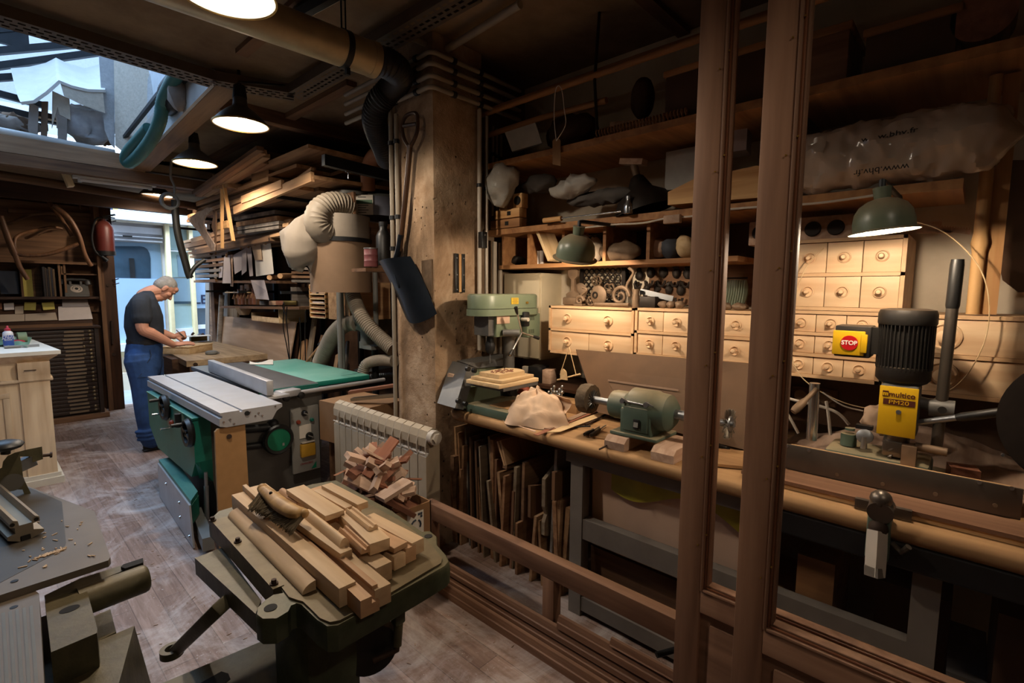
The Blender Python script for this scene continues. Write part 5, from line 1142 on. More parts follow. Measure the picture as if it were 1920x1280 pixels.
B().lathe([(.06, 0), (.11, .1), (.105, .1), (.055, .01)], c, n=8, cap=False).build('bowl', 'note_cream', t, 0); B().lathe([(.05, .05), (.08, .07), (.03, .1)], c, n=7).build('contents', 'offcut_light', t, 0)
a, c = at(478, 600, x=2.42), at(530, 602, x=2.42)
t = thing('tool_tray', 'shallow pale wooden tray of bits under the lower shelf', 'tray', a)
b = B(); b.bx(2.38, 2.7, c.y, a.y, a.z, a.z + .012).bx(2.38, 2.395, c.y, a.y, a.z, a.z + .06).bx(2.38, 2.7, c.y, c.y + .012, a.z, a.z + .16).bx(2.38, 2.7, a.y - .012, a.y, a.z, a.z + .1); b.build('tray', 'pale_wood', t, 0)
for k in range(7):
 p = V((rnd.uniform(2.42, 2.6), rnd.uniform(c.y + .1, a.y - .1), a.z + .03)); o = plank('tray_bit', p, p + V((rnd.uniform(-.06, .06), rnd.uniform(.06, .16), .01)), .03, .012, rnd.choice(('sawn_a', 'offcut_light', 'pale_wood')), 'small wooden bit lying in the shallow tray', 'offcut', 'bits in the shallow tray')
for k, (px, mt, lb) in enumerate(((500, 'weathered', 'grey lump at the left of the clutter on the lower shelf'), (520, 'offcut_light', 'pale offcut in the middle of the clutter on the lower shelf'), (533, 'offcut_red', 'reddish offcut stack on the lower shelf'), (545, 'brass_dark', 'greenish brass fitting at the right of the lower shelf'))):
 p = at(px, 571, x=2.4); tag(B().box(p + V((0, 0, .02)), (.12, .14, .05), rot(0, 0, 20 * k), .008).build('shelf_clutter', mt, None), lb, 'bits', 'clutter on the lower shelf')
for k, (px, py, L, lb) in enumerate(((505, 520, .5, 'round pale stick end left of the filter bag'), (525, 517, .5, 'thick pale dowel end under the filter bag'))):
 p = at(px, py, x=2.3); tag(B().cyl(p, p + V((.35, .4, .02)), .028).build('dowel', 'sawn_b', None), lb, 'dowel', 'dowels under the filter bag')
for k in range(4):
 p = at(560, 505 + 7.5 * k, x=2.45); plank('plank_end', p + V((-.1, -.3, 0)), p + V((.2, .25, 0)), .2, .025, ('weathered', 'old_wood', 'bark_board', 'weathered')[k], ('topmost', 'second', 'third', 'lowest')[k] + ' dark slat stored below the filter bag', 'slat', 'slats below the filter bag')
for k, (px0, px1, yt, mt, lb) in enumerate(((389, 396, 530, 'weathered', 'grey board standing at the right edge of the street door'), (397, 402, 533, 'old_wood_z', 'dark narrow board standing second from the street door'), (403, 408, 532, 'weathered', 'grey board standing third from the street door'), (421, 430, 545, 'weathered', 'wide grey board standing behind the round pole'), (431, 446, 573, 'grey_board', 'short broad board standing behind the plywood sheet'))):
 p, q = at(px0, 640, x=2.55), at(px1, 640, x=2.55); zt = at(px0, yt, x=2.55).z
 plank('standing_board', V((2.5, (p.y + q.y) / 2, 0)), V((2.58, (p.y + q.y) / 2, zt)), .03, abs(p.y - q.y), mt, lb, 'board', 'boards standing beside the street door', up=(0, 1, 0))
a, c = at(411, 640, x=2.42), at(416, 553, x=2.5); tag(B().cyl(a + (a - c) * .6, c, .035).build('pole', 'weathered', None), 'round pale pole leaning beside the plywood sheet', 'pole')
p = [(413, 640), (420, 593), (555, 604), (541, 672), (480, 672)]
a0, a1, a2, a3 = at(419, 593, x=2.5), at(555, 603, x=2.5), at(543, 672, x=2.43), at(411, 650, x=2.43)
dn = (a3 - a0); dn2 = a2 - a1
b = B(); b.rings([[a0, a1, a1 + dn2 * 1.9, a0 + dn * 2.0], [q + V((.015, 0, .002)) for q in (a0, a1, a1 + dn2 * 1.9, a0 + dn * 2.0)]])
tag(b.build('plywood_sheet', 'plywood', None, 0), 'big pale plywood sheet leaning on the rack behind the workbench', 'board')
for k, (px0, y0, px1, y1, w, mt, lb) in enumerate(((560, 690, 568, 640, .12, 'sawn_b', 'pale board leaning right of the plywood sheet'), (570, 690, 574, 637, .08, 'sawn_a', 'short reddish board leaning between two pale ones'), (577, 690, 590, 596, .16, 'grey_board', 'tall grey board leaning below the pine unit'), (590, 690, 606, 628, .12, 'sawn_a', 'brown board leaning left of the extractor hose'), (552, 690, 560, 600, .1, 'dark_wood', 'dark board leaning at the right edge of the plywood sheet'), (630, 690, 634, 665, .1, 'sawn_b', 'short pale board behind the curved hose'), (648, 690, 652, 640, .06, 'weathered', 'thin grey strip behind the curved hose'), (600, 690, 620, 640, .1, 'bark_board', 'dark slab leaning behind the curved hose'))):
 p, q = at(px0, y0, x=2.5), at(px1, y1, x=2.62); p = p + (p - q) * .9; plank('leaning_board', p, q, .025, w * .5, mt, lb, 'board', 'boards leaning beyond the saw', up=(0, 1, 0))
for k, pts in enumerate((((536, 590), (530, 575), (533, 570), (531, 610), (538, 650), (545, 690)), ((538, 575), (537, 600), (541, 640), (544, 690)), ((562, 595), (564, 640), (562, 690)), ((573, 583), (572, 620), (573, 690)))):
 tag(B().tube(spline([at(x, y, x=2.28) for x, y in pts], 6), .006, 6).build('cable', 'cable_black', None), ('leftmost looping black cable in front of the plywood sheet', 'second black cable in front of the plywood sheet', 'black cable hanging at the right edge of the plywood sheet', 'black cable hanging below the pine unit')[k], 'cable', 'cables hanging beyond the saw')
a, c = at(565, 690, x=2.2), at(600, 648, x=2.3)
t = thing('broom', 'thin brown broom handle leaning towards the curved hose', 'broom', a); B().cyl(a, c, .012).build('handle', 'sawn_a', t); B().cyl(c, c + (c - a).normalized() * .1, .028, .02).build('ferrule', 'dark_steel', t)
b = B(); pts = [(351, 409.5), (376.5, 395.5), (388, 389), (394, 389), (398.5, 393), (392, 398), (385, 405), (382, 413), (381.5, 420), (386, 433), (402, 458), (401.5, 470), (396, 470), (373.7, 436), (359, 420)]
q = [at(x, y, x=1.82) for x, y in pts]; b.rings([q, [p + V((.01, -.012, 0)) for p in q]]); tag(b.build('template', 'offcut_light', None, 0), 'pale curved wooden template hanging beside the street door', 'template')
b = B(); pts = [(398.5, 393), (404, 396), (404.5, 430), (403, 470), (401.5, 470), (402, 440), (396, 425), (400, 405)]
q = [at(x, y, x=1.84) for x, y in pts]; b.rings([q, [p + V((.01, -.012, 0)) for p in q]]); tag(b.build('template', 'old_wood_z', None, 0), 'shaded side of the pale curved template, drawn as a separate dark piece', 'template')  # dark wood puts the shade of the template's side into the colour
t = thing('pattern_strips', 'two pale pine strips with a cross block hanging before the timber', 'pattern', at(418, 340, x=1.85))
for a, c in (((416, 341), (416.5, 465)), ((419, 341), (437.5, 452))): p, q = at(*a, x=1.85), at(*c, x=1.85); plank('strip', p, q, .03, .025, 'pine', par=t)
plank('cross_block', at(404, 426, x=1.87), at(428, 420, x=1.87), .03, .075, 'pine', par=t)
paint('strap_black', '14140f', .5, 0, .2)
t = thing('strap', 'black rubber strap hanging before the street door', 'strap', at(327, 386, y=6.2))
B().tube(spline([at(x, y, y=6.2) for x, y in ((328, 375), (329, 400), (332, 430), (338, 458), (347, 490), (353, 512), (357, 521))], 5), .035, 8, True, .5).build('band', 'strap_black', t)
B().tube(spline([at(x, y, y=6.2) for x, y in ((356, 521), (358, 512), (366, 500), (376, 492), (384, 487))], 5), .022, 8).build('hook', 'strap_black', t)
b = B(); c = at(318, 377, y=6.2); b.tube([c + V((.075 * math.cos(a / 12 * 2 * PI), 0, .075 * math.sin(a / 12 * 2 * PI))) for a in range(13)], .02, 8); tag(b.build('hose_ring', 'grey_paint', None), 'grey ring of bent pipe hanging under the lintel before the lamp', 'ring')
tag(B().tube(spline([at(x, y, y=6.2) for x, y in ((322, 300), (320, 330), (327, 350), (326, 372))], 5), .012, 8).build('pipe', 'grey_paint', None), 'thin grey pipe running down from the third lamp to the ring', 'pipe')
paint('extractor_blue', '6c6f7c', .4, .1, .08, 6); paint('hose_beige', '847a6c', .6, 0, .12); paint('canvas', '8f8579', .9, 0, .1, 8, .2); paint('drum_tan', '7f6751', .8, 0, .06); paint('tin_red', '6f3f42', .5, 0, .1); paint('label_green', '4c6a52', .6, 0, .05)
EY = 3.95
ex = lambda px, py, y=EY: at(px, py, y=y)
c0 = ex(660, 547, 4.2)
t = thing('dust_extractor', 'dust extractor with a tan drum, canvas bag and blue-grey fan housing', 'dust extractor', V((c0.x, c0.y, 0)))
r = .255; cx = ex(648, 547).x; zb, zt, z3 = ex(640, 548).z, ex(640, 453).z, ex(640, 408).z
C0 = V((cx + .02, EY + .1, 0))
B().cyl(C0 + V((0, 0, zb)), C0 + V((0, 0, zt)), r, n=40).build('drum', 'drum_tan', t); B().cyl(C0 + V((0, 0, zt - .005)), C0 + V((0, 0, zt + .03)), r + .008, n=40).build('band', 'dark_steel', t)
B().cyl(C0 + V((0, 0, zt + .03)), C0 + V((0, 0, z3 + .02)), r - .005, n=40).build('canister', 'canvas', t)
f0, f1 = ex(662, 404), ex(740, 362); fz0, fz1 = ex(690, 402).z, ex(690, 366).z
B().lathe([(.0, fz0), (.3, fz0), (.3, fz1), (.0, fz1)], V((ex(727, 380).x, EY + .22, 0)), n=48).build('fan_housing', 'extractor_blue', t)
B().bx(ex(652, 390).x, ex(652, 390).x + .02, EY - .1, EY + .35, ex(652, 423).z, ex(652, 362).z).bx(ex(652, 390).x, 2.75, EY - .09, EY + .4, ex(652, 423).z, ex(652, 414).z).build('mount_plate', 'old_wood', t, 0)
for dx, rr in ((-.12, .17), (.2, .26)): B().cyl(V((ex(700, 360).x + dx, EY + .2, fz1 + .005)), V((ex(700, 360).x + dx, EY + .2, fz1 + .03)), rr, n=36).build('cover_disc', 'grey_paint', t)
lc = V((ex(727, 380).x, EY + .22, (fz0 + fz1) / 2)); an = R(222)
u = V((-math.sin(an), math.cos(an), 0)) * -1; nn = V((math.cos(an), math.sin(an), 0)); lp = lc + nn * .303; u = V((0, 0, 1)).cross(nn) * 1
B().box(lp, (.15, .003, .17), Matrix((u, nn, V((0, 0, 1)))).transposed()).build('rating_label', 'paper', t, 0); B().box(lp + nn * .002 + V((0, 0, .025)), (.14, .002, .035), Matrix((u, nn, V((0, 0, 1)))).transposed()).build('label_stripe', 'label_green', t, 0)
for k, z in enumerate((.065, -.005, -.025, -.045, -.065)): B().box(lp + nn * .002 + V((0, 0, z)) + u * (-.02 + .01 * (k % 2)), (.07 + .02 * (k % 2), .002, .006), Matrix((u, nn, V((0, 0, 1)))).transposed()).build('label_print', 'print_grey', t, 0)
pts = [ex(655, 390), ex(636, 384), ex(615, 386), ex(599, 399), ex(596, 419), ex(607, 434), ex(625, 437, EY + .02), ex(650, 434, EY + .1)]
hose(pts, .1, .026, .07, 22).build('intake_hose', 'hose_beige', t)
def bag(u, v):
 prof = [(583, 400, .03), (574, 418, .1), (566, 442, .17), (567, 475, .175), (570, 496, .12), (574, 505, .03)]
 x = v * (len(prof) - 1); i = min(int(x), len(prof) - 2); f = x - i
 px, py, rr = [prof[i][k] + (prof[i + 1][k] - prof[i][k]) * f for k in range(3)]
 c = ex(px, py, EY + .15); a = u * 2 * PI
 return c + V((math.cos(a) * rr * (1 + .16 * math.sin(3 * a + v * 4) + .05 * math.sin(7 * a - v * 9)), math.sin(a) * rr * .8, .03 * math.sin(2 * a + 5 * v)))
B().sheet(bag, 36, 20).build('filter_bag', 'canvas', t, 180)
for px, py0, py1, rr in ((635, 548, 690, .02), (703, 505, 648, .022)): a = ex(px, py0, EY - .1); z1 = ex(px, py1, EY - .1).z; B().cyl(V((a.x, a.y, z1)), a, rr).build('leg', 'grey_paint', t)
B().cyl(ex(648, 690, EY + .2) * V((1, 1, 0)) if False else V((C0.x + .1, C0.y + .2, 0)), V((C0.x + .1, C0.y + .2, zb)), .022).build('leg', 'grey_paint', t)
B().box(ex(707, 650, EY - .1), (.2, .14, .03)).build('foot_plate', 'grey_paint', t)
B().cyl(ex(703, 690, EY - .08) * V((1, 1, 0)), ex(703, 655, EY - .08), .03).build('post', 'dark_steel', t)
B().cyl(ex(690, 428), ex(690, 465), .025).build('motor_shaft', 'dark_steel', t)
p, q = at(672, 506, y=3.35), at(716, 506, y=3.35); plank('wall_shelf', p, q + V((.3, 0, 0)), .2, .025, 'old_wood', 'small grey-brown shelf below the extractor beside the shovel', 'shelf')
c = at(696, 500, y=3.35)
t = thing('tin', 'dull red ribbed tin on the small shelf beside the shovel', 'tin', c)
hh = at(696, 467, y=3.35).z - c.z; B().lathe([(.05, 0), (.052, .01), (.05, hh * .3), (.052, hh * .33), (.05, hh * .36), (.05, hh * .64), (.052, hh * .67), (.05, hh * .7), (.05, hh)], c, n=24).build('can', 'tin_red', t); B().cyl(c + V((0, 0, hh)), c + V((0, 0, hh + .008)), .053, n=24).build('lid', 'steel', t)
c = at(720, 497, y=3.4)
t = thing('canister', 'tall black plastic canister behind the shovel shaft', 'canister', c); B().lathe([(.055, 0), (.058, .02), (.058, .22), (.045, .25), (.03, .27), (.03, .3)], c, n=20).build('body', 'black_plastic', t); B().cyl(c + V((0, 0, .3)), c + V((0, 0, .33)), .034, n=16).build('cap', 'dark_steel', t)
G = 'ribbed hoses below the extractor'
tag(hose([at(x, y, y=q) for x, y, q in ((660, 540, 4.0), (664, 560, 3.95), (675, 588, 3.85), (692, 612, 3.75), (712, 632, 3.65), (738, 655, 3.5))], .058, .02, .1, 18).build('extractor_hose', 'hose_beige', None), 'beige ribbed hose falling from the drum behind the pillar', 'hose', G)
tag(hose([at(x, y, y=q) for x, y, q in ((600, 680, 4.75), (611, 655, 4.6), (625, 628, 4.45), (643, 610, 4.3), (660, 604, 4.2), (672, 606, 4.1))], .07, .022, .1, 18).build('extractor_hose', 'hose_beige', None), 'grey ribbed hose arching up from the saw to the Y piece', 'hose', G)
tag(hose([at(x, y, y=q) for x, y, q in ((680, 700, 3.9), (686, 684, 3.88), (700, 677, 3.8), (720, 675, 3.65), (740, 677, 3.5))], .045, .018, .1, 16).build('extractor_hose', 'hose_beige', None), 'low beige ribbed hose coming from behind the pillar to the saw', 'hose', G)
t = thing('pipe_junction', 'grey plastic Y-shaped pipe junction between the extractor hoses', 'pipe', at(685, 640, y=4.05))
B().tube(spline([at(670, 606, y=4.1), at(681, 610, y=4.07), at(688, 622, y=4.05), at(688, 650, y=4.05)], 5), .06, 18).build('pipe', 'grey_paint', t); B().tube([at(684, 608, y=4.06), at(672, 594, y=4.0)], .055, 16).build('branch', 'grey_paint', t); B().cyl(at(688, 640, y=4.05), at(688, 652, y=4.05), .068, n=18).build('collar', 'grey_paint', t)
p, q = at(665, 697, y=4.3), at(740, 682, y=4.0); plank('steel_bar', p, q, .02, .05, 'grey_paint', 'long flat grey bar lying behind the green saw table', 'bar')
tag(hose([at(694, 706, y=3.95), at(715, 704, y=3.9), at(742, 702, y=3.85)], .02, .016, .2, 12).build('thin_hose', 'grey_paint', None), 'thin ribbed grey hose lying between the saw and the pillar', 'hose')
paint('cast_olive', '4a4632', .5, .1, .28, 22, .25, dust='8f7a58', dustamt=.35); paint('cast_green', '3b4230', .5, .1, .28, 22, .25, dust='877250', dustamt=.4); paint('worn_steel', '6a6259', .45, .4, .15, 6, dust='86725a', dustamt=.45); paint('worn_top', '5c513d', .55, .3, .3, 18, .15, dust='84714f', dustamt=.5)
paint('alu_warm', '8f8678', .38, .7, .1, 12, dust='9c8868', dustamt=.4); paint('patch_steel', '4a4641', .4, .5, .12, 7, dust='7a6a54', dustamt=.3); paint('hole_shade', '120e0a', .8, 0, 0)  # last colour: near-black that paints the shade inside holes and slots
ZC = .80
F7 = lambda x, y: (360 + x / 2.667, 800 + y / 2.667)
t = thing('cast_table', 'olive cast iron machine table with round lugs, carrying a pile of pine pieces', 'machine table', (.62, 1.35, 0))
out = [(85, 460), (150, 520), (300, 665), (440, 800), (452, 832), (405, 840), (362, 868), (325, 905), (320, 940), (350, 962), (420, 960), (478, 925), (492, 896), (520, 884), (545, 890), (580, 925), (625, 968), (675, 1000), (730, 996), (840, 935), (1000, 848), (1150, 765), (1270, 695), (1288, 672), (1275, 640), (1228, 588), (1225, 545), (1195, 520), (1155, 522)]
pl = [at(*F7(x, y), z=ZC) for x, y in out] + [V((.985, 1.5, ZC)), V((.99, 1.93, ZC)), V((.9, 1.96, ZC)), V((.55, 1.96, ZC))]
b = B(); dn = lambda p, z: V((p.x, p.y, z)); ctr = sum(pl, V()) / len(pl)
b.rings([[dn(p, ZC - .065) for p in pl], [dn(p.lerp(ctr, -.004), ZC - .03) for p in pl], [dn(p, ZC - .006) for p in pl], [dn(p.lerp(ctr, .012), ZC) for p in pl]]); b.build('table_casting', 'cast_green', t, 35)
inn = [(330, 690), (440, 790), (485, 850), (520, 862), (555, 872), (600, 915), (640, 955), (690, 975), (740, 966), (850, 905), (1000, 825), (1150, 735), (1245, 680), (1250, 655), (1215, 610), (1180, 570)]
pi = [at(*F7(x, y), z=ZC + .006) for x, y in inn] + [V((.95, 1.4, ZC + .006)), V((.95, 1.9, ZC + .006)), V((.58, 1.9, ZC + .006)), V((.55, 1.6, ZC + .006))]
b = B(); b.rings([[dn(p, ZC - .01) for p in pi], pi]); b.build('table_top', 'worn_top', t, 0)
for x, y, rr in ((393, 905, .0155), (1182, 547, .013)):
 c = at(*F7(x, y), z=ZC); B().cyl(c + V((0, 0, -.01)), c + V((0, 0, .0015)), rr, n=24).build('lug_hole', 'hole_shade', t)  # disc coloured dark for the shade down the lug hole
st = [at(*F7(x, y), z=ZC + .008) for x, y in ((95, 468), (200, 440), (460, 790), (405, 812))]
b = B(); b.rings([[dn(p, ZC - .05) for p in st], st]); b.build('side_strip', 'worn_top', t, 0)
for x, y in ((229, 576), (410, 786), (103, 470)):
 c = at(*F7(x, y), z=ZC + .008); w = B(); w.cyl(c, c + V((0, 0, .004)), .011, n=14); w.cyl(c + V((0, 0, .004)), c + V((0, 0, .014)), .007, n=6); w.build('nut', 'rusty_iron', t)
wg = [at(*F7(x, y), z=.745) for x, y in ((14, 655), (150, 603), (345, 866), (318, 935))]
b = B(); b.rings([[dn(p, .69) for p in wg], wg]); b.build('side_wing', 'cast_olive', t, 0)
b = B(); a, c = V((.43, 1.52, .70)), at(338, 1212, z=.40); d = (c - a).normalized(); s = V((.8, .6, 0)); s = (s - d * s.dot(d)).normalized()
b.box((a + c) / 2, ((c - a).length, .058, .04), Matrix((d, s, d.cross(s))).transposed(), .006); b.build('strut', 'cast_olive', t)
e = at(322, 1221, z=.40); b = B(); b.lathe([(.019, -.012), (.034, -.012), (.034, .012), (.019, .012), (.019, -.012)], e, (0, 0, 1), 24, False); b.build('strut_eye', 'cast_olive', t)
B().box((.6, 1.31, .37), (.17, .2, .74), rot(0, 0, 4), .03).build('pedestal', 'cast_green', t)
b = B(); pb = [at(x, y, z=.46) for x, y in ((285, 1285), (497, 1196), (640, 1210), (720, 1400), (400, 1500))]; b.rings([[dn(p, .2) for p in pb], [dn(p, .44) for p in pb], [dn(p.lerp(sum(pb, V()) / 5, .03), .46) for p in pb]]); b.build('lower_arm', 'cast_olive', t, 0)
b = B(); ps = [at(x, y, z=.462) for x, y in ((372, 1282), (415, 1258), (428, 1262), (432, 1272), (395, 1300))]; b.rings([[dn(p, .455) for p in ps], ps]); b.build('arm_slot', 'hole_shade', t, 0)
c = at(694, 1212, y=1.22); B().lathe([(.02, -.012), (.075, -.02), (.085, 0), (.075, .02), (.02, .012)], c, (.35, 1, 0), 30).build('height_wheel', 'cable_black', t)
k1, k2, k3 = at(748, 1158, y=1.16), at(744, 1218, y=1.16), at(700, 1238, y=1.19)
o = B().tube([k3, k3.lerp(k2, .8), k2, k2.lerp(k1, .2), k1], .0085, 10).build('crank', 'rusty_iron', t); B().cyl(k2.lerp(k1, .15), k2.lerp(k1, .85), .013).build('crank_grip', 'cast_olive', o)
B().box(at(746, 1152, y=1.16), (.035, .03, .05), None, .006).build('crank_lug', 'cast_green', t)
wood('fresh_pine', 'b39370', 'd6ba96', 'x', rough=.6, fine=22, rnd=.1); wood('fresh_pine_red', 'a6805e', 'c6a07a', 'x', rough=.6, fine=22, rnd=.08)
GP = 'pine pieces piled on the cast table'
def piece(f, n, w, h, zt, label, shape='box', mt='fresh_pine', roll=0.0):
 p, q = at(*F7(*f), z=zt), at(*F7(*n), z=zt); p.z -= h / 2; q.z -= h / 2
 if shape == 'box': return plank('pine_piece', p, q, w, h, mt, label, 'wood piece', GP, bev=.0012, roll=roll)
 d = q - p; L = d.length; x = d.normalized(); z = V((0, 0, 1)); y = z.cross(x)
 pr = {'quarter': [(-w / 2, -h / 2)] + [(w / 2 - w * (1 - math.cos(a)), -h / 2 + h * math.sin(a)) for a in [PI / 2 * i / 8 for i in range(9)]],
  'round': [(w / 2 * math.cos(a), h / 2 * math.sin(a)) for a in [2 * PI * i / 16 for i in range(16)]],
  'half': [(w / 2 * math.cos(a), -h / 2 + h * math.sin(a)) for a in [PI * i / 10 for i in range(11)]],
  'mould': [(-.5 * w, -.5 * h), (.5 * w, -.5 * h), (.5 * w, 0), (.38 * w, .5 * h), (.22 * w, .35 * h), (.1 * w, .05 * h), (-.1 * w, .05 * h), (-.2 * w, .5 * h), (-.38 * w, .5 * h), (-.5 * w, 0)],
  'rebate': [(-.5 * w, -.5 * h), (.5 * w, -.5 * h), (.5 * w, .5 * h), (-.1 * w, .5 * h), (-.1 * w, .1 * h), (-.5 * w, .1 * h)]}[shape]
 b = B(); b.rings([[V((-L / 2, -a, c)) for a, c in pr], [V((L / 2, -a, c)) for a, c in pr]])
 o = b.build('pine_piece', mt, None, 40, world=False); o.rotation_euler = Matrix((x, y, z)).transposed().to_euler(); o.location = (p + q) / 2
 return tag(o, label, 'wood piece', GP)
piece((205, 410), (585, 780), .036, .026, ZC + .034, 'long quarter-round moulding lying nearest the left edge of the cast table', 'quarter')
piece((232, 330), (778, 790), .046, .052, ZC + .062, 'thick square pine beam that the brush bristles rest on')
piece((335, 345), (890, 850), .05, .046, ZC + .054, 'dark-ended pine stick overhanging the table edge right of the thick beam', 'rebate', 'fresh_pine_red')
piece((400, 330), (955, 800), .045, .05, ZC + .058, 'pine stick with a square white end beside the dark-ended stick')
piece((430, 380), (915, 790), .016, .012, ZC + .067, 'thin ridge strip lying on the stick beside the dark-ended one', 'box', 'fresh_pine_red')
piece((440, 330), (960, 690), .05, .05, ZC + .058, 'square pine stick ending in the middle of the front row')
piece((480, 420), (772, 622), .036, .022, ZC + .081, 'flat pine stick lying right of the brush with a split end')
piece((560, 360), (1040, 640), .04, .04, ZC + .048, 'short square stick end with diagonal grain at the right of the row')
piece((600, 330), (1095, 600), .038, .046, ZC + .054, 'double-stacked stick end beside the rightmost wide piece', 'box', 'fresh_pine_red')
piece((880, 440), (1130, 568), .045, .042, ZC + .062, 'rightmost pale wide pine piece near the back lug')
piece((640, 395), (1045, 590), .05, .016, ZC + .073, 'flat reddish pine strip between the thick block and the rightmost piece', 'box', 'fresh_pine_red')
piece((775, 415), (940, 570), .06, .034, ZC + .098, 'thick pine block carrying a short moulding')
piece((790, 402), (905, 492), .03, .014, ZC + .113, 'short fluted moulding lying on the thick block', 'mould')
piece((515, 300), (715, 430), .062, .018, ZC + .113, 'broad pine board with a slanted end in the middle of the pile')
piece((630, 310), (790, 398), .034, .016, ZC + .100, 'pale strip next to the broad board with the slanted end')
piece((672, 285), (855, 380), .038, .022, ZC + .112, 'topmost straight strip at the far right of the pile')
piece((580, 410), (762, 555), .03, .03, ZC + .106, 'half-round pine stick lying beside the brush handle', 'half')
piece((755, 495), (868, 600), .026, .018, ZC + .096, 'short coved moulding beside the half-round stick', 'mould', 'fresh_pine_red')
piece((450, 305), (538, 370), .03, .022, ZC + .094, 'short round-topped stick behind the brush handle', 'half', 'fresh_pine_red')
piece((262, 288), (420, 430), .014, .02, ZC + .082, 'narrow upright strip under the back of the brush')
piece((325, 292), (520, 440), .06, .018, ZC + .078, 'flat pine board under the brush handle')
piece((700, 420), (900, 560), .11, .02, ZC + .064, 'flat board end showing under the thick pine block')
piece((560, 320), (760, 420), .13, .03, ZC + .09, 'low flat board under the broad slanted-end board', 'box', 'fresh_pine_red')
paint('bristle', '6b5d48', .9, 0, .3, 60); wood('brush_wood', '86673f', 'bb9766', 'x', rough=.5)
hz = ZC + .125
hp = [at(*F7(x, y), z=hz) for x, y in ((352, 308), (395, 345), (450, 392), (510, 425), (548, 430), (562, 432))]
q = spline(hp, 6); n = len(q)
t = thing('brush', 'old bench brush with a worn wooden handle lying on the pine beam', 'brush', at(*F7(430, 430), z=ZC + .07))
rr = [.012 + .014 * math.sin(PI * min(1, (i / (n - 1)) * 1.05 + .02)) ** .6 for i in range(n)]
b = B(); b.tube(q, rr, 14, True, .75); b.sph(q[0], .017); b.sph(q[-1], .014); b.build('handle', 'brush_wood', t, 60)
c = at(*F7(394, 331), z=hz + .018); B().sph(c, .0055).build('hanging_hole', 'hole_shade', t)
b = B(); rnd = random.Random(3)
for i in range(900):
 f = rnd.random(); k = min(int(f * (n - 1)), n - 2); p = q[k].lerp(q[k + 1], f * (n - 1) - k)
 tip = at(*F7(288 + 212 * f, 410 + 122 * f - 14 * math.sin(PI * f)), z=ZC + .085)
 p2 = p + (tip - p) * rnd.uniform(.92, 1.08) + V((rnd.uniform(-.006, .006), rnd.uniform(-.006, .006), rnd.uniform(-.006, .012)))
 st_ = p + (tip - p).normalized() * .01 + V((rnd.uniform(-.004, .004), rnd.uniform(-.004, .004), rnd.uniform(-.008, .008)))
 b.cyl(st_, p2, .0017, .001, 4)
o = b.build('bristles', 'bristle', t, 0); o['kind'] = 'stuff'
F6 = lambda x, y: (x / 5.12, 1030 + y / 5.12)
t = thing('planer', 'olive cast planer with a ribbed bed and bare steel table at the lower left', 'planer', (.1, 1.5, 0))
sp = [at(x, y, z=.81) for x, y in ((-220, 1182), (0, 1115.5), (203, 1050), (207, 1044), (177, 958), (60, 914), (-80, 862), (-260, 900))]
b = B(); b.rings([[dn(p, .79) for p in sp], sp]); b.build('steel_table', 'worn_steel', t, 0)
b = B(); pd = [at(x, y, z=.8108) for x, y in ((-220, 1120), (0, 1092), (118, 1030), (124, 1018), (116, 940), (60, 916), (-80, 865))]; b.rings([[dn(p, .8101) for p in pd], pd]); b.build('polished_patch', 'patch_steel', t, 0)
for x, y in ((27, 1089), (26, 1138)):
 c = at(x, y, z=.811 if y < 1100 else .79); B().cyl(c, c + V((0, 0, .0008)), .008, n=16).build('screw', 'dark_steel', t)
bed = [at(x, y, z=.79) for x, y in ((-240, 1205), (0, 1128), (66, 1107), (73, 1112), (84, 1300), (100, 1500), (-240, 1500))]
b = B(); b.rings([[dn(p, .72) for p in bed], [dn(p, .787) for p in bed], bed]); b.build('planer_bed', 'worn_steel', t, 0)
b = B()
for k in range(7):
 x0 = -20 + 13 * k; a_, c_ = at(x0, 1150 - x0 * .25, z=.7905), at(x0 + 8 + k, 1330, z=.7905); d = c_ - a_
 b.box((a_ + c_) / 2, (d.length, .006, .001), frame(d) @ rot(0, 90, 0) @ rot(90, 0, 0) if False else Matrix((d.normalized(), V((0, 0, 1)).cross(d.normalized()), V((0, 0, 1)))).transposed())
b.build('bed_rib', 'grey_paint', t, 0)
bl = [at(*F6(x, y), z=.75) for x, y in ((432, 500), (765, 390), (830, 375), (935, 760), (930, 800), (490, 985))]
b = B(); b.rings([[dn(p, .66) for p in bl], [dn(p.lerp(sum(bl, V()) / 6, -.01), .74) for p in bl], bl]); b.build('cutter_block_housing', 'cast_olive', t, 30)
c = at(*F6(668, 572), z=.75); d = at(*F6(760, 535), z=.75) - c; b = B(); pe = [c + V((.021 * math.cos(a), .016 * math.sin(a), .001)) for a in [2 * PI * i / 24 for i in range(24)]]; b.rings([[p - V((0, 0, .01)) for p in pe], pe]); b.build('oval_hole', 'hole_shade', t, 0)
tp = [at(*F6(x, y), z=.748) for x, y in ((425, 440), (770, 275), (1375, 85), (1372, 128), (830, 340), (770, 380), (440, 495))]
b = B(); b.rings([[dn(p, .70) for p in tp], tp]); b.build('fence_bracket', 'cast_olive', t, 0)
a_, c_ = at(*F6(840, 480), z=.715), at(*F6(1420, 265), z=.715); d = (c_ - a_).normalized()
b = B(); b.tube([a_ - d * .02, a_, c_ - d * .012, c_ - d * .004, c_], [.041, .041, .041, .039, .033], 28); b.build('boss', 'cast_olive', t, 45)
b = B(); ps = [at(*F6(x, y), z=.7575) for x, y in ((1160, 165), (1185, 140), (1372, 80), (1372, 125), (1200, 180))]; b.rings([[dn(p, .7) for p in ps], ps]); b.build('boss_slot', 'hole_shade', t, 0)
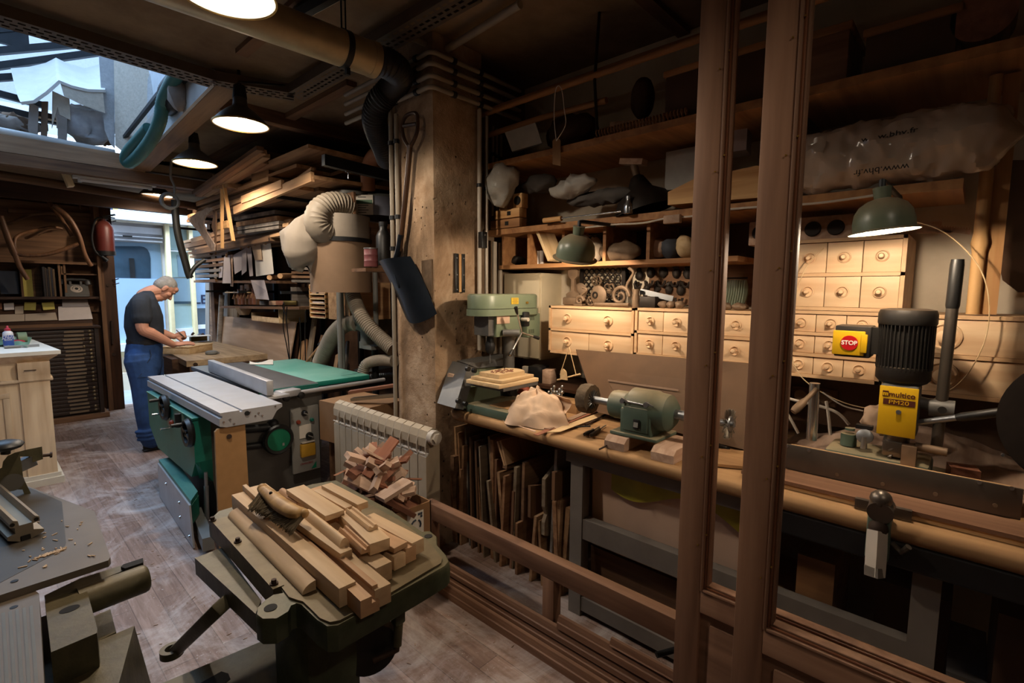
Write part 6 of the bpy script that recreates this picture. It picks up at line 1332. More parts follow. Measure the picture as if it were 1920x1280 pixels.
b = B(); ps = [at(*F6(x, y), z=.62) for x, y in ((900, 640), (1060, 570), (1115, 790), (940, 880))]; b.rings([[dn(p, .5) for p in ps], ps]); b.build('lower_block', 'cast_olive', t, 0)
A_, B_, C_, D_ = [at(*F6(x, y), z=.66) for x, y in ((425, 1095), (1290, 730), (1140, 1290), (420, 1420))]; E_ = at(*F6(1450, 1290), z=.45)
b = B(); b.put([A_, B_, C_, D_, E_, dn(A_, .3), dn(B_, .3), dn(E_, .3), dn(D_, .3)], [(0, 1, 2, 3), (1, 4, 2), (0, 5, 6, 1), (1, 6, 7, 4), (2, 4, 7, 8, 3), (0, 3, 8, 5)]); b.build('guard_cover', 'cast_olive', t, 0)
B().bx(-.25, .1, 1.25, 1.9, .0, .66).build('body', 'cast_green', t, 0)
FA = lambda x, y: (x / 5.332, 820 + y / 5.332)
zt = .875
a_, c_ = at(*FA(-60, 560), z=zt), at(*FA(240, 830), z=zt); d = a_ - c_; d.z = 0; L = .9; d.normalize(); s = V((d.y, -d.x, 0)); s = -s if s.x < 0 else s
pr = [(-.033, .0), (-.033, -.012), (-.022, -.016), (-.022, -.034), (-.04, -.038), (-.04, -.05), (-.012, -.064), (-.012, -.048), (.012, -.048), (.012, -.064), (.044, -.052), (.044, -.044), (.02, -.036), (.02, -.016), (.036, -.014), (.036, .0), (.026, .006), (.02, .0), (.018, -.012), (-.012, -.012), (-.014, .004), (-.024, .008)]
t2 = thing('fence_extrusion', 'slotted aluminium fence profile lying on the bare steel planer table', 'fence', c_ + V((0, 0, -.065)))
b = B(); b.rings([[c_ + s * x + V((0, 0, z)) for x, z in pr], [c_ + d * L + s * x + V((0, 0, z)) for x, z in pr]]); b.build('profile', 'alu_warm', t2, 0)
for x, z in ((-.027, -.004), (.028, -.006)): p = c_ + s * x + V((0, 0, z)) - d * .0005; B().cyl(p, p - d * .0008, .006, n=14).build('screw_channel', 'hole_shade', t2, 0)
B().box(c_ + V((0, 0, -.055)) - d * .0008, (.02, .001, .016), Matrix((s, d, V((0, 0, 1)))).transposed()).build('slot', 'hole_shade', t2, 0)
yk = 2.62
K = lambda x, y, dy=0.0: at(*FA(x, y), y=yk + dy)
t3 = thing('fence_clamp', 'flat olive fence clamp with a round hole and a black star knob', 'clamp', K(150, 580))
b = B(); b.rings([[K(x, y, dd) for x, y in ((-40, 500), (-40, 330), (20, 300), (30, 240), (75, 185), (150, 150), (280, 118), (420, 90), (430, 215), (325, 250), (320, 190), (200, 190), (215, 260), (232, 400), (310, 560), (290, 585), (245, 575), (225, 520), (120, 520))] for dd in (0, .02)]); b.build('arm_plate', 'cast_olive', t3, 0)
c = K(123, 450, -.001); B().cyl(c, c + V((0, .002, 0)), .033, n=28).build('round_hole', 'machine_grey', t3)
B().cyl(K(430, 180), K(520, 172), .006).build('screw', 'rusty_iron', t3)
B().cyl(K(500, 174), K(522, 172), .011, n=8).build('screw_head', 'rusty_iron', t3)
b = B(); b.cyl(K(55, 165), K(60, 90), .014); b.sph(K(50, 80), .045, (1.2, 1.2, .45)); b.build('knob', 'black_plastic', t3); b = B(); b.box(K(265, 250, .03), (.05, .05, .04), rot(0, -20, 0)); b.build('clamp_block', 'steel', t3)
rnd = random.Random(8); b = B()
for k in range(90):
 px, py = rnd.uniform(20, 195), rnd.uniform(950, 1085)
 if rnd.random() < .45: px = 60 + 60 * rnd.random(); py = 1050 - (px - 60) * .35 + rnd.uniform(-2, 2)
 c = at(px, py, z=.811);
 if c.x > .215 or c.y > 2.3 or c.y < 1.85: continue
 L = rnd.uniform(.004, .02); b.box(c + V((0, 0, .0015)), (L, .003, .002), rot(0, rnd.uniform(-10, 10), rnd.uniform(0, 180)))
o = b.build('wood_shavings', 'fresh_pine', None, 0); tag(o, 'fine wood shavings strewn over the bare steel table at the lower left', 'shavings', None, 'stuff')
b = B()
for k in range(260):
 x, y = rnd.uniform(.2, 1.6), rnd.uniform(1.3, 6)
 if .4 < x < 1.1 and y < 2.2: continue
 L = rnd.uniform(.004, .022); b.box((x, y, .002), (L, .004, .002), rot(0, 0, rnd.uniform(0, 180)))
o = b.build('floor_shavings', 'offcut_light', None, 0); tag(o, 'small pale chips scattered over the floor boards', 'shavings', None, 'stuff')
ZB = .90
paint('drill_green', '6c7862', .4, 0, .1, 6, dust='9c9478', dustamt=.35); paint('grinder_green', '4b5d52', .5, 0, .15, 7, .05, dust='9a8768', dustamt=.85); paint('hammer_grey', '5f5e5c', .45, .3, .12, 20); paint('label_yellow', 'c9a62a', .5, 0, .03); paint('grey_frame', '6e665e', .7, 0, .12)
paint('chamois', 'cdb096', .9, 0, .14, 7, .15); paint('hardboard', '5d4530', .75, 0, .18, 6); paint('yellow_sheet', '9a8f2a', .5, 0, .2, 8); paint('foil_pink', 'c0a28c', .8, 0, .12, 3); paint('rubber_red', '8c4028', .6, 0, .2); paint('cupboard_cream', 'cfc0a2', .6, 0, .05); paint('buff', '5a4c3c', .95, 0, .3, 30, .6); paint('wire_wheel', '7d7468', .5, .5, .3, 40)
t = thing('bench', 'long dusty brown bench with a rounded front edge along the right wall', 'bench', (2.3, .7, 0))
b = B(); pr = [(1.87, .852), (1.862, .876), (1.87, .893), (1.885, .90), (2.8, .90), (2.8, .84), (1.885, .84)]
b.rings([[V((x + (.11 * max(0, (y - 2.2) / .1) ** 2 if x < 2 else 0), y, z)) for x, z in pr] for y in (-1.4, -.4, .4, 1.2, 2.0, 2.2, 2.26, 2.3)]); b.build('worktop', 'bench_wood', t, 45)
B().bx(1.93, 1.99, -1.4, 1.42, .77, .84).build('front_rail', 'grey_frame', t, 0)
for y in (1.36, .05):
 for x, z in ((1.93, .77), (2.66, .84)): B().bx(x, x + .06, y - .04, y + .03, 0, z).build('leg', 'grey_frame', t, 0)
B().bx(1.935, 1.985, .05, 1.36, .4, .5).build('mid_rail', 'grey_frame', t, 0); B().bx(1.935, 1.985, .05, 1.36, .03, .1).build('bottom_rail', 'grey_frame', t, 0)
B().bx(1.88, 1.94, -1.4, .46, .755, .84, .008).build('steel_edge', 'dark_steel', t, 0)
tag(B().box((2.03, .91, .55), (.02, .82, .42), rot(0, -2, 0)).build('pink_panel', 'foil_pink', None, 0), 'pinkish plywood panel standing under the bench behind the grey frame', 'board')
tag(B().box((2.035, .9, .2), (.03, .84, .27), rot(0, -2, 0)).build('pine_board', 'old_wood_y', None, 0), 'broad brown pine board standing low behind the grey frame', 'board')
def yel(u, v):
 p = V((1.995 + .012 * math.sin(u * 22) * (1 - v), 1.2 - u * .68, -.065 + .835 - v * (.075 + .05 * math.sin(u * 7 + .6)) - .03 * u)); return p
tag(B().sheet(yel, 40, 6, .002).build('yellow_film', 'yellow_sheet', None, 60), 'crumpled yellow plastic film over the top of the pinkish panel', 'film')
C5 = lambda x, y: (820 + x / 6.4, 800 + y / 6.4)
LB = [((0, 180, 70), 'short reddish block wedged at the far left under the bench', .12, .34, 'mahogany_z'), ((75, 115, 30), 'pale short board second from the pillar under the bench', .14, .34, 'sawn_a'), ((10, 350, 22), 'thin dark board at the far left behind the mahogany frame', .3, 0, 'old_wood_z'), ((60, 370, 22), 'dark grey board third from the pillar', .3, 0, 'weathered'),
 ((105, 370, 36), 'brown batten leaning fourth from the pillar', .1, 0, 'sawn_a'), ((150, 345, 55), 'rounded brown batten fifth from the pillar', .12, 0, 'bark_board'), ((197, 0, 22), 'tall pale strip reaching up under the bench top near the pillar', .3, 0, 'sawn_b'), ((240, 70, 14), 'tall thin edged strip next to the tall pale one', .25, 0, 'sawn_a'),
 ((262, 510, 24), 'short light strip in front of the thin edged one', .1, 0, 'sawn_b'), ((295, 225, 26), 'broad chipboard panel with a ragged pale edge', .42, 0, 'sawn_a'), ((322, 0, 20), 'tall narrow pale strip behind the chipboard panel', .2, 0, 'weathered'), ((380, 120, 22), 'dark panel with a pale edge behind the chipboard', .5, 0, 'old_wood_z'),
 ((443, 170, 24), 'dark panel with a pale edge left of the saw-toothed strip', .5, 0, 'old_wood_z'), ((455, 475, 34), 'short pale-edged board before the saw-toothed strip', .2, 0, 'sawn_a'), ((495, 235, 16), 'panel with a saw-toothed bright edge under the bench', .3, 0, 'grey_board'), ((588, 645, 28), 'short pale board right of the saw-toothed strip', .15, 0, 'grey_board'),
 ((605, 110, 24), 'tall white edged strip with a curved tip', .2, 0, 'grey_board'), ((635, 150, 40), 'tall brown board right of the curved tip strip', .3, 0, 'sawn_a'), ((680, 385, 36), 'reddish board below the tilted plywood pieces', .2, 0, 'mahogany_z'), ((712, 540, 36), 'yellowish board with a slanted top under the tilted plywood', .3, 0, 'sawn_b'), ((790, 590, 30), 'broad brown panel right of the yellowish board', .3, 0, 'sawn_a'),
 ((895, 770, 30), 'short reddish board in front of the white framed strip', .25, 0, 'mahogany_z'), ((920, 480, 40), 'pale framed strip with a dark gap in its middle', .06, 0, 'grey_board'), ((1020, 420, 34), 'mottled brown panel with a rough pale edge', .45, 0, 'bark_board'), ((935, 1150, 30), 'low brown panel end just above the mahogany rail', .3, 0, 'sawn_a'),
 ((1410, 270, 34), 'tall pale post at the right of the stored boards', .3, 0, 'weathered'), ((1160, 1070, 34), 'low rounded board near the right end of the stored boards', .2, 0, 'sawn_b'), ((1200, 1120, 30), 'low pale strip beside the low rounded board', .1, 0, 'sawn_b'), ((1375, 890, 50), 'brown post below the square panel', .06, 0, 'sawn_a'), ((1430, 870, 60), 'wide tan post below the square panel', .25, 0, 'sawn_b'), ((1540, 965, 60), 'rightmost tan post against the grey bench leg', .06, 0, 'sawn_b')]
for (x, y, w), lb, dep, z0, mt in LB:
 px, py = C5(x, y); xf = 1.98 + .02 * math.sin(x)
 a = at(px, py, x=xf); e = at(px + w / 6.4, py, x=xf); th = max(.009, (a.y - e.y) * .9)
 z1 = min(a.z, .835); lean = .05 * math.sin(x * .05) if z0 == 0 else 0
 b = B(); ya, yb = a.y, a.y - th; s = .02
 vs = [(xf + .02, ya + lean, z0), (xf + .02, yb + lean, z0), (xf + .02 + dep, yb + lean, z0), (xf + .02 + dep, ya + lean, z0), (xf, ya, z1), (xf, yb, z1), (xf + dep, yb, z1 + .0), (xf + dep, ya, z1)]
 if z0 > 0: vs = [(q[0], q[1], max(q[2], z1 - z0)) if i < 4 else q for i, q in enumerate(vs)]
 b.put(vs, [(0, 1, 2, 3), (4, 7, 6, 5), (0, 4, 5, 1), (1, 5, 6, 2), (2, 6, 7, 3), (3, 7, 4, 0)])
 tag(b.build('stored_board', mt, None, 0), lb, 'board', 'boards stored upright under the bench')
def shaped(pts, xf, th, mt, lb, dx=.0):
 """upright panel cut to a curve: pts are its outline along the depth (fraction) against photo points"""
 q = [at(*C5(x, y), x=xf + d) for x, y, d in pts]; y0 = q[0].y
 b = B(); b.rings([[V((p.x, y0, p.z)) for p in q], [V((p.x, y0 - th, p.z)) for p in q]]); tag(b.build('shaped_panel', mt, None, 0), lb, 'board', 'shaped panels under the bench')
shaped([(1090, 700, 0), (1180, 660, .12), (1240, 590, .2), (1262, 470, .25), (1228, 360, .28), (1240, 250, .33), (1330, 250, .4), (1400, 1060, .4), (1100, 1085, 0)], 1.99, .018, 'old_wood_z', 'dark concave-cut panel in the middle of the stored boards')
shaped([(1255, 620, 0), (1400, 450, .1), (1500, 440, .3), (1500, 1280, .3), (1230, 1280, -.0), (1235, 1130, .0), (1285, 1040, .02), (1250, 950, 0)], 1.98, .022, 'grey_board', 'shaped grey panel with an S-curved edge right of the concave one')
shaped([(1375, 535, 0), (1590, 440, .25), (1640, 780, .3), (1395, 885, 0)], 1.94, .02, 'old_wood_z', 'square brown panel hung high beside the grey bench leg')
for k, (pts, lb) in enumerate((([(720, 175), (805, 465)], 'left of the two tilted plywood pieces under the bench'), ([(755, 165), (825, 460)], 'right of the two tilted plywood pieces under the bench'))):
 a, c = at(*C5(*pts[0]), x=1.96), at(*C5(*pts[1]), x=1.96); plank('tilted_plywood', a + V((.15, 0, 0)), c + V((.15, 0, 0)), .3, .012, 'sawn_b', lb, 'board', 'tilted plywood pieces', up=(0, 1, .3))
a, c = at(*C5(810, 470), x=2.0), at(*C5(1210, 370), x=2.35); plank('cross_board', a, c, .03, .03, 'bark_board', 'knotty board lying across the tops of the stored boards', 'board')
xf = 1.64
t = thing('door_frame', 'mahogany frame lying on edge before the stored boards', 'frame', (xf, 1.5, .1))
B().bx(xf, xf + .055, .45, 2.185, .335, .425, .004).build('top_rail', 'mahogany_y', t); B().bx(xf, xf + .055, 2.115, 2.185, .06, .335, .003).bx(xf, xf + .055, 1.262, 1.325, .1, .335, .003).build('muntin', 'mahogany_z', t); B().bx(xf, xf + .055, .45, 2.185, .03, .1, .003).build('bottom_rail', 'mahogany_y', t)
for k, (x0, x1, z0, z1, y0, y1, lb) in enumerate(((1.605, 1.635, .0, .10, .4, 2.02, 'front mahogany moulding lying on the floor before the frame'), (1.57, 1.602, .0, .06, .35, 1.98, 'lowest outer mahogany board lying flat against the stack'), (1.606, 1.638, .102, .15, .45, 2.06, 'second mahogany moulding stacked on the front one'), (1.612, 1.638, .152, .205, .4, 1.22, 'broken-ended mahogany moulding on the right half of the stack'), (1.612, 1.634, .207, .235, .35, .96, 'thin splintered moulding on top of the stack'))):
 b = B(); w = x1 - x0; pr = [(x0, z0), (x1, z0), (x1, z1), (x0 + w * .45, z1), (x0 + w * .35, z1 - .012), (x0 + w * .2, z1 - .008), (x0 + w * .15, z1 - .022), (x0, z1 - .026)]
 b.rings([[(x, y0, z) for x, z in pr], [(x, y1, z) for x, z in pr]]); tag(b.build('mahogany_moulding', 'mahogany_y', None, 0), lb, 'moulding', 'mahogany mouldings stacked on the floor')
a = at(865, 1110, z=.002); b = B(); b.prism([(-.03, 0), (.03, 0), (.02, .03), (-.03, .012)], a, (1, 0, 0), (0, 0, 1), .05); tag(b.build('wood_wedge', 'offcut_light', None, 0), 'little wooden wedge under the left end of the moulding stack', 'wedge')
a = at(1190, 1180, x=1.95); tag(B().cyl(V((1.8, .85, .12)), V((2.0, .72, .14)), .012).build('dark_bar', 'dark_steel', None), 'dark iron bar lying low under the grey frame', 'bar')
AX, AZ = 2.03, 1.073
g0, g1 = at(1102, 748, x=AX).y, at(1367, 795, x=AX).y
Gp = lambda px, py=750: at(px, py, x=AX).y
t = thing('polishing_motor', 'dusty green polishing motor with a buff and a wire wheel on its shaft', 'grinder', (AX, 1.0, .955))
yl, yr = Gp(1150), Gp(1262)
B().lathe([(.03, 0), (.062, .004), (.066, .02), (.066, .085)], (AX, yl, AZ), (0, -1, 0), 28).build('end_bell', 'grinder_green', t)
yA = yl - .075; yB_ = yA - .235
B().lathe([(.06, 0), (.083, .03), (.09, .035), (.09, .15), (.086, .155), (.08, .21), (.05, .235)], (AX, yA, AZ), (0, -1, 0), 32).build('motor_body', 'grinder_green', t)
B().bx(AX - .085, AX + .085, yA - .165, yA - .01, .965, AZ + .01, .012).bx(AX - .1, AX + .1, yA - .2, yA + .03, .956, .972, .005).build('pedestal', 'grinder_green', t)
B().bx(AX - .091, AX - .082, yA - .15, yA - .03, .985, AZ + .02, .004).build('switch_panel', 'grinder_green', t)
o = B().bx(AX - .099, AX - .09, yA - .115, yA - .085, 1.0, 1.043, .003).build('switch', 'black_plastic', t); B().box((AX - .1, yA - .1, 1.02), (.004, .02, .022), rot(0, 8, 0)).build('rocker', 'panel_grey', o, 0)
B().cyl((AX - .088, yA - .02, AZ + .042), (AX - .088, yA - .15, AZ + .038), .004).build('tie_rod', 'steel', t)
for y in (yA - .025, yA - .14): b = B(); b.cyl((AX - .095, y, AZ + .04), (AX - .075, y, AZ + .04), .012, n=6); b.box((AX - .09, y - .015, AZ + .045), (.006, .04, .006), rot(20, 0, 0)); b.build('wing_nut', 'steel', t)
B().cyl((AX, g0, AZ), (AX, yl, AZ), .0135).cyl((AX, yl + .11, AZ), (AX, yl, AZ), .018).build('shaft', 'steel', t); B().cyl((AX, yB_ + .03, AZ), (AX, g1, AZ), .014).cyl((AX, yB_, AZ), (AX, yB_ - .14, AZ), .022).build('shaft', 'steel', t)
b = B(); pr = []
b.lathe([(.02, -.026), (.05, -.03), (.07, -.028), (.074, 0), (.07, .028), (.05, .03), (.02, .026)], (AX, g0, AZ), (0, 1, 0), 32)
for v in b.bm.verts:
 r = math.hypot(v.co.x - AX, v.co.z - AZ)
 if r > .06: v.co += V(((v.co.x - AX) * .03, 0, (v.co.z - AZ) * .03)) * math.sin(math.atan2(v.co.z - AZ, v.co.x - AX) * 11)
b.build('buffing_wheel', 'buff', t, 40)
b = B()
for k in range(16):
 a = 2 * PI * k / 16; d = V((math.cos(a), 0, math.sin(a))); b.cyl(V((AX, g0 - .031, AZ)) + d * .018, V((AX, g0 - .031, AZ)) + d * .045, .0025, n=5)
b.cyl((AX, g0 - .03, AZ), (AX, g0 - .038, AZ), .018); b.build('buff_core', 'steel', t)
b = B(); rnd = random.Random(4)
for k in range(420):
 a = rnd.uniform(0, 2 * PI); d = V((math.cos(a), rnd.uniform(-.16, .16), math.sin(a))); b.cyl(V((AX, g1, AZ)) + d * .025, V((AX, g1, AZ)) + d * rnd.uniform(.055, .064), .0008, n=3)
o = b.build('wire_bristles', 'wire_wheel', t, 0); o['kind'] = 'stuff'
B().lathe([(.03, -.008), (.034, 0), (.03, .008)], (AX, g1, AZ), (0, 1, 0), 20).cyl((AX, g1, AZ), (AX, g1 - .02, AZ), .012).build('wheel_hub', 'steel', t)
for k, (px, py, L, lb) in enumerate(((1161, 838, .2, 'wooden block under the left foot of the polishing motor'), (1250, 860, .2, 'wooden block under the right foot of the polishing motor'))):
 c = at(px, py, x=1.93); y = c.y; b = B(); pr = [(1.885, .901), (2.12, .901), (2.12, .955), (1.91, .955), (1.885, .935)]
 b.rings([[(x, y - .05, z) for x, z in pr], [(x, y + .05, z) for x, z in pr]]); tag(b.build('wooden_block', 'offcut_light', None, 0), lb, 'block', 'blocks under the polishing motor')
tag(B().box(at(1150, 815, z=.904) + V((.05, 0, 0)), (.28, .26, .006), rot(0, 0, 12)).build('hardboard_tile', 'bench_wood', None, 0), 'square dusty board lying on the bench before the polishing motor', 'board')
for k, ((x0, y0), (x1, y1), lb) in enumerate((((1096, 814), (1112, 806), 'left screwdriver handle on the dusty board'), ((1108, 816), (1124, 805), 'right screwdriver handle on the dusty board'))):
 a, c = at(x0, y0, z=.917), at(x1, y1, z=.917); t2 = thing('screwdriver', lb, 'screwdriver', a, 'screwdrivers on the bench'); B().tube([a, a.lerp(c, .3), a.lerp(c, .7), c], [.008, .01, .007, .009], 10).build('handle', 'black_plastic', t2); B().cyl(c, c + (c - a) * .8, .003).build('shaft', 'steel', t2)
for k, ((x0, y0), (x1, y1), r, mt, lb) in enumerate((((1098, 797), (1148, 770), .006, 'rusty_iron', 'long brown rod leaning on the bench beside the buff'), ((1076, 800), (1107, 799), .004, 'dark_steel', 'thin dark file on the bench beside the veneer strips'), ((1124, 842), (1139, 834), .004, 'rusty_iron', 'rusty nail sticking out by the left wooden block'), ((1322, 825), (1365, 843), .012, 'dark_steel', 'black rod lying under the wire wheel'))):
 a, c = at(x0, y0, z=.91), at(x1, y1, z=.912); tag(B().cyl(a, c, r).build('rod', mt, None), lb, 'rod', 'rods on the bench')
for k, (pts, mt, lb) in enumerate((([(1000, 815), (1009, 817), (1120, 772), (1112, 768)], 'offcut_red', 'lowest reddish veneer strip beside the chamois'), ([(1020, 803), (1032, 805), (1122, 766), (1116, 763)], 'offcut_light', 'upper pale veneer strip beside the chamois'), ([(1025, 811), (1050, 810), (1120, 784), (1112, 778)], 'pale_wood', 'curled pale veneer sheet under the red strips'), ([(970, 798), (1005, 808), (1003, 810)], 'offcut_light', 'sliver of veneer in front of the chamois'))):
 q = [at(x, y, z=.905 + .004 * k) for x, y in pts]; b = B(); b.rings([q, [p + V((0, 0, .003)) for p in q]]); tag(b.build('veneer_strip', mt, None, 0), lb, 'veneer', 'veneer strips on the bench')
q = [at(x, y, z=.905) for x, y in ((1320, 872), (1345, 845), (1400, 850), (1400, 880))]; b = B(); b.rings([q, [p + V((0, 0, .012)) for p in q]]); tag(b.build('bench_board', 'bench_wood', None, 0), 'pale loose board lying on the bench under the second door stile', 'board')
def lean(pts, mt, lb, th=.008):
 b = B(); q = [at(px, py, x=x) for px, py, x in pts]; b.rings([q, [p + V((.0, th, .0)) + V((th, 0, 0)) for p in q]]); return tag(b.build('hardboard_sheet', mt, None, 0), lb, 'board', 'hardboard sheets behind the polishing motor')
lean([(1080, 655, 2.44), (1412, 682, 2.44), (1462, 860, 2.25), (1120, 772, 2.3)], 'hardboard', 'big brown hardboard sheet leaning on the drawers behind the polishing motor')
lean([(1140, 713, 2.2), (1300, 735, 2.2), (1330, 800, 2.14), (1165, 765, 2.14)], 'hardboard', 'smaller hardboard sheet with a pale torn edge behind the polishing motor')
a, c = at(1140, 713, x=2.195), at(1272, 732, x=2.195); plank('torn_edge', a, c, .004, .008, 'offcut_light', 'pale torn strip along the top of the smaller hardboard sheet', 'strip')
YD = 2.02
t = thing('pillar_drill', 'green pillar drill with a long belt cover, spoked feed handle and column', 'drill', (2.2, YD, ZB + .001))
D = lambda px, py, y=YD: at(px, py, y=y)
xl, xr = D(907, 570).x, D(1019, 570).x; zt, zm, zb = D(960, 551).z, D(960, 578).z, D(960, 588).z
def oval(x0, x1, y0, y1, n=10):
 r = (y1 - y0) / 2; ym = (y0 + y1) / 2
 return [(x0 + r - r * math.sin(PI * i / n), ym - r * math.cos(PI * i / n) if False else ym + r * math.cos(PI * i / n)) for i in range(n + 1)] + [(x1 - r + r * math.sin(PI * i / n), ym - r * math.cos(PI * i / n)) for i in range(n + 1)]
def ovb(name, x0, x1, y0, y1, zs, mt):
 b = B(); b.rings([[V((x, y, z)) for x, y in oval(x0 + e, x1 - e, y0 + e, y1 - e)] for z, e in zs]); return b.build(name, mt, t, 50)
ovb('belt_cover', xl, xr, YD, YD + .2, [(zm, 0), (zt - .012, 0), (zt - .003, .006), (zt, .016)], 'drill_green'); ovb('cover_base', xl - .005, xr + .005, YD - .005, YD + .205, [(zb - .01, 0), (zm - .003, 0)], 'drill_green')
p = D(965, 564); B().box(V((p.x, YD - .002, p.z)), (.062, .003, .038)).build('warning_label', 'label_yellow', t, 0)
for k in range(4): B().box(V((p.x, YD - .004, p.z + .012 - k * .008)), (.048 - .008 * (k % 2), .001, .002)).build('label_print', 'print_grey', t, 0)
p = D(987, 567); B().cyl(V((p.x, YD, p.z)), V((p.x, YD - .012, p.z)), .007).build('screw', 'brass', t)
x0, x1, z0, z1 = D(933, 600).x, D(980, 600).x, D(940, 632).z, zb
B().bx(x0, x1, YD + .01, YD + .16, z0, z1, .006).build('head', 'drill_green', t); B().bx(x0 - .045, x0, YD + .03, YD + .15, z0 + .01, z1 - .005).build('depth_scale', 'hammer_grey', t, 0)
for k in range(9): B().bx(x0 - .012, x0 - .002, YD + .029, YD + .03, z0 + .03 + k * .009, z0 + .033 + k * .009).build('scale_mark', 'black_print', t, 0)
pa, pb = D(933, 589), D(957, 606); B().bx(pa.x, pb.x, YD + .006, YD + .01, pb.z, pa.z).build('name_plate', 'offcut_light', t, 0)
mx0, mx1 = D(994, 600).x, D(1018, 600).x; mz0 = D(1000, 633).z
B().bx(mx0, mx1, YD + .02, YD + .17, mz0, zb - .002, .01).build('motor_housing', 'drill_green', t)
for zz in (.25, .78):
 for k in range(4): x = mx0 + .012 + k * .014; z = mz0 + (zb - mz0) * zz; B().bx(x, x + .005, YD + .019, YD + .0205, z - .013, z + .013).build('vent_slot', 'hole_shade', t, 0)
p = D(983, 598); B().box(V((p.x, YD, p.z)), (.05, .05, .09), None, .008).build('belt_tensioner', 'dark_steel', t); B().cyl(V((p.x - .02, YD + .0, p.z)), V((p.x - .02, YD - .05, p.z)), .012).build('tension_lever', 'cable_white', t)
col = D(970, 660); CX, CY = col.x + .02, YD + .09
B().cyl((CX, CY, ZB + .02), (CX, CY, zb), .036, n=28).build('column', 'hammer_grey', t); B().cyl((CX, CY, ZB + .01), (CX, CY, ZB + .09), .052, n=24).build('column_collar', 'cable_black', t)
ch = D(937, 640); B().lathe([(.02, 0), (.024, -.03), (.03, -.045), (.03, -.08), (.016, -.1), (.008, -.105)], (ch.x, YD + .08, z0), n=20).build('chuck', 'dark_steel', t); B().cyl((ch.x, YD + .08, z0 - .1), (ch.x, YD + .08, z0 - .16), .004).build('drill_bit', 'steel', t)
h0, h1 = D(938, 624), D(962, 622); B().cyl(V((h0.x + .02, YD - .0, h0.z)), V((h1.x - .02, YD - .07, h1.z)), .02).build('feed_hub', 'hammer_grey', t)
hc = V((h1.x - .0, YD - .07, h1.z))
for (px, py), kn in (((967, 576), 1), ((1010, 634), 1), ((956, 666), 1)):
 e = at(px, py, y=YD - .1); d = (e - hc).normalized(); o = B().cyl(hc, e, .0055).build('feed_spoke', 'bright_steel', t); B().tube([e - d * .045, e - d * .03, e], [.006, .0095, .011], 12).build('spoke_grip', 'black_plastic', o)
B().bx(1.9, 2.24, 1.75, 2.12, ZB + .001, ZB + .05, .004).build('base_plate', 'grinder_green', t)
b = B(); b.bx(1.95, 2.15, 1.8, 1.98, ZB + .05, ZB + .054); b.build('base_slot', 'bench_wood', t, 0)
tb = D(945, 712, 1.95); B().bx(tb.x - .13, tb.x + .16, 1.83, 2.12, D(930, 725, 1.85).z - .03, D(930, 725, 1.85).z - .012).build('drill_table', 'hammer_grey', t, 0); zt0 = D(930, 725, 1.85).z - .012
B().cyl((CX, CY, zt0 - .05), (CX, CY, zt0 + .02), .05, n=20).build('table_clamp', 'hammer_grey', t)
cc = V((tb.x + .0, 1.96, zt0)); z = zt0 + .001
for k, (s, h, lb, mt) in enumerate(((.33, .022, 'lowest and widest of the three square boards on the drill table', 'pale_wood'), (.29, .018, 'middle square board on the drill table', 'pale_wood'))):
 tag(B().box(cc + V((0, 0, z - zt0 + h / 2)), (s, s * .8, h), rot(0, 0, 4 * k), .003).build('square_board', mt, None), lb, 'board', 'boards on the drill table'); z += h + .001
t2 = thing('carved_board', 'pale board with a rounded end and fine carving on top of the drill table stack', 'carving', cc + V((0, 0, z - zt0)))
b = B(); pl = [(-.11, -.08), (.1, -.08)] + [(.1 + .035 * math.sin(a), -.08 + .16 * a / PI) for a in [PI * i / 8 for i in range(1, 9)]] + [(-.11, .08)]
b.prism(pl, cc + V((0, 0, z - zt0)), (1, 0, 0), (0, 1, 0), .022); b.build('board', 'pale_wood', t2, 0)
b = B(); rnd = random.Random(6)
for k in range(60):
 a = rnd.uniform(0, 2 * PI); r = .055 * math.sqrt(rnd.random()); b.sph(cc + V((r * 1.5 * math.cos(a), r * math.sin(a), z - zt0 + .022)), .006, (1.2, 1, .6), None, 6)
b.build('carved_relief', 'offcut_red', t2)
t3 = thing('bench_sander', 'slanted grey and green bench machine with black corner knobs against the pillar', 'sander', (2.05, 2.2, ZB + .001))
S = lambda px, py, y: at(px, py, y=y)
f = [S(868, 766, 2.12), S(893, 686, 2.2), S(962, 690, 2.2), S(962, 755, 2.12)]; bk = [p + V((.02, .11, 0)) for p in f]
b = B(); b.rings([f, bk]); b.build('side_body', 'drill_green', t3, 0)
f = [S(853, 765, 2.1), S(869, 768, 2.1), S(895, 684, 2.19), S(878, 682, 2.19)]; b = B(); b.rings([f, [p + V((.01, .17, 0)) for p in f]]); b.build('belt_frame', 'hammer_grey', t3, 0)
f = [S(878, 683, 2.18), S(895, 690, 2.18), S(962, 684, 2.18), S(958, 668, 2.22)]; b = B(); b.rings([f, [p + V((.01, .12, .01)) for p in f]]); b.build('top_cover', 'hammer_grey', t3, 0)
for px, py in ((875, 691), (887, 694), (857, 751), (870, 756)): p = S(px, py, 2.09); B().cyl(p, p + V((0, -.02, 0)), .014).build('corner_knob', 'black_plastic', t3)
c = S(845, 730, 2.3); t4 = thing('slotted_block', 'small upright wooden block with a black slot beside the pillar', 'block', V((c.x, 2.28, ZB + .001))); B().bx(c.x - .016, c.x + .02, 2.26, 2.31, ZB + .001, ZB + .2).build('block', 'offcut_light', t4, 0); B().bx(c.x - .01, c.x + .018, 2.255, 2.26, ZB + .02, ZB + .19).build('slot', 'black_plastic', t4, 0)
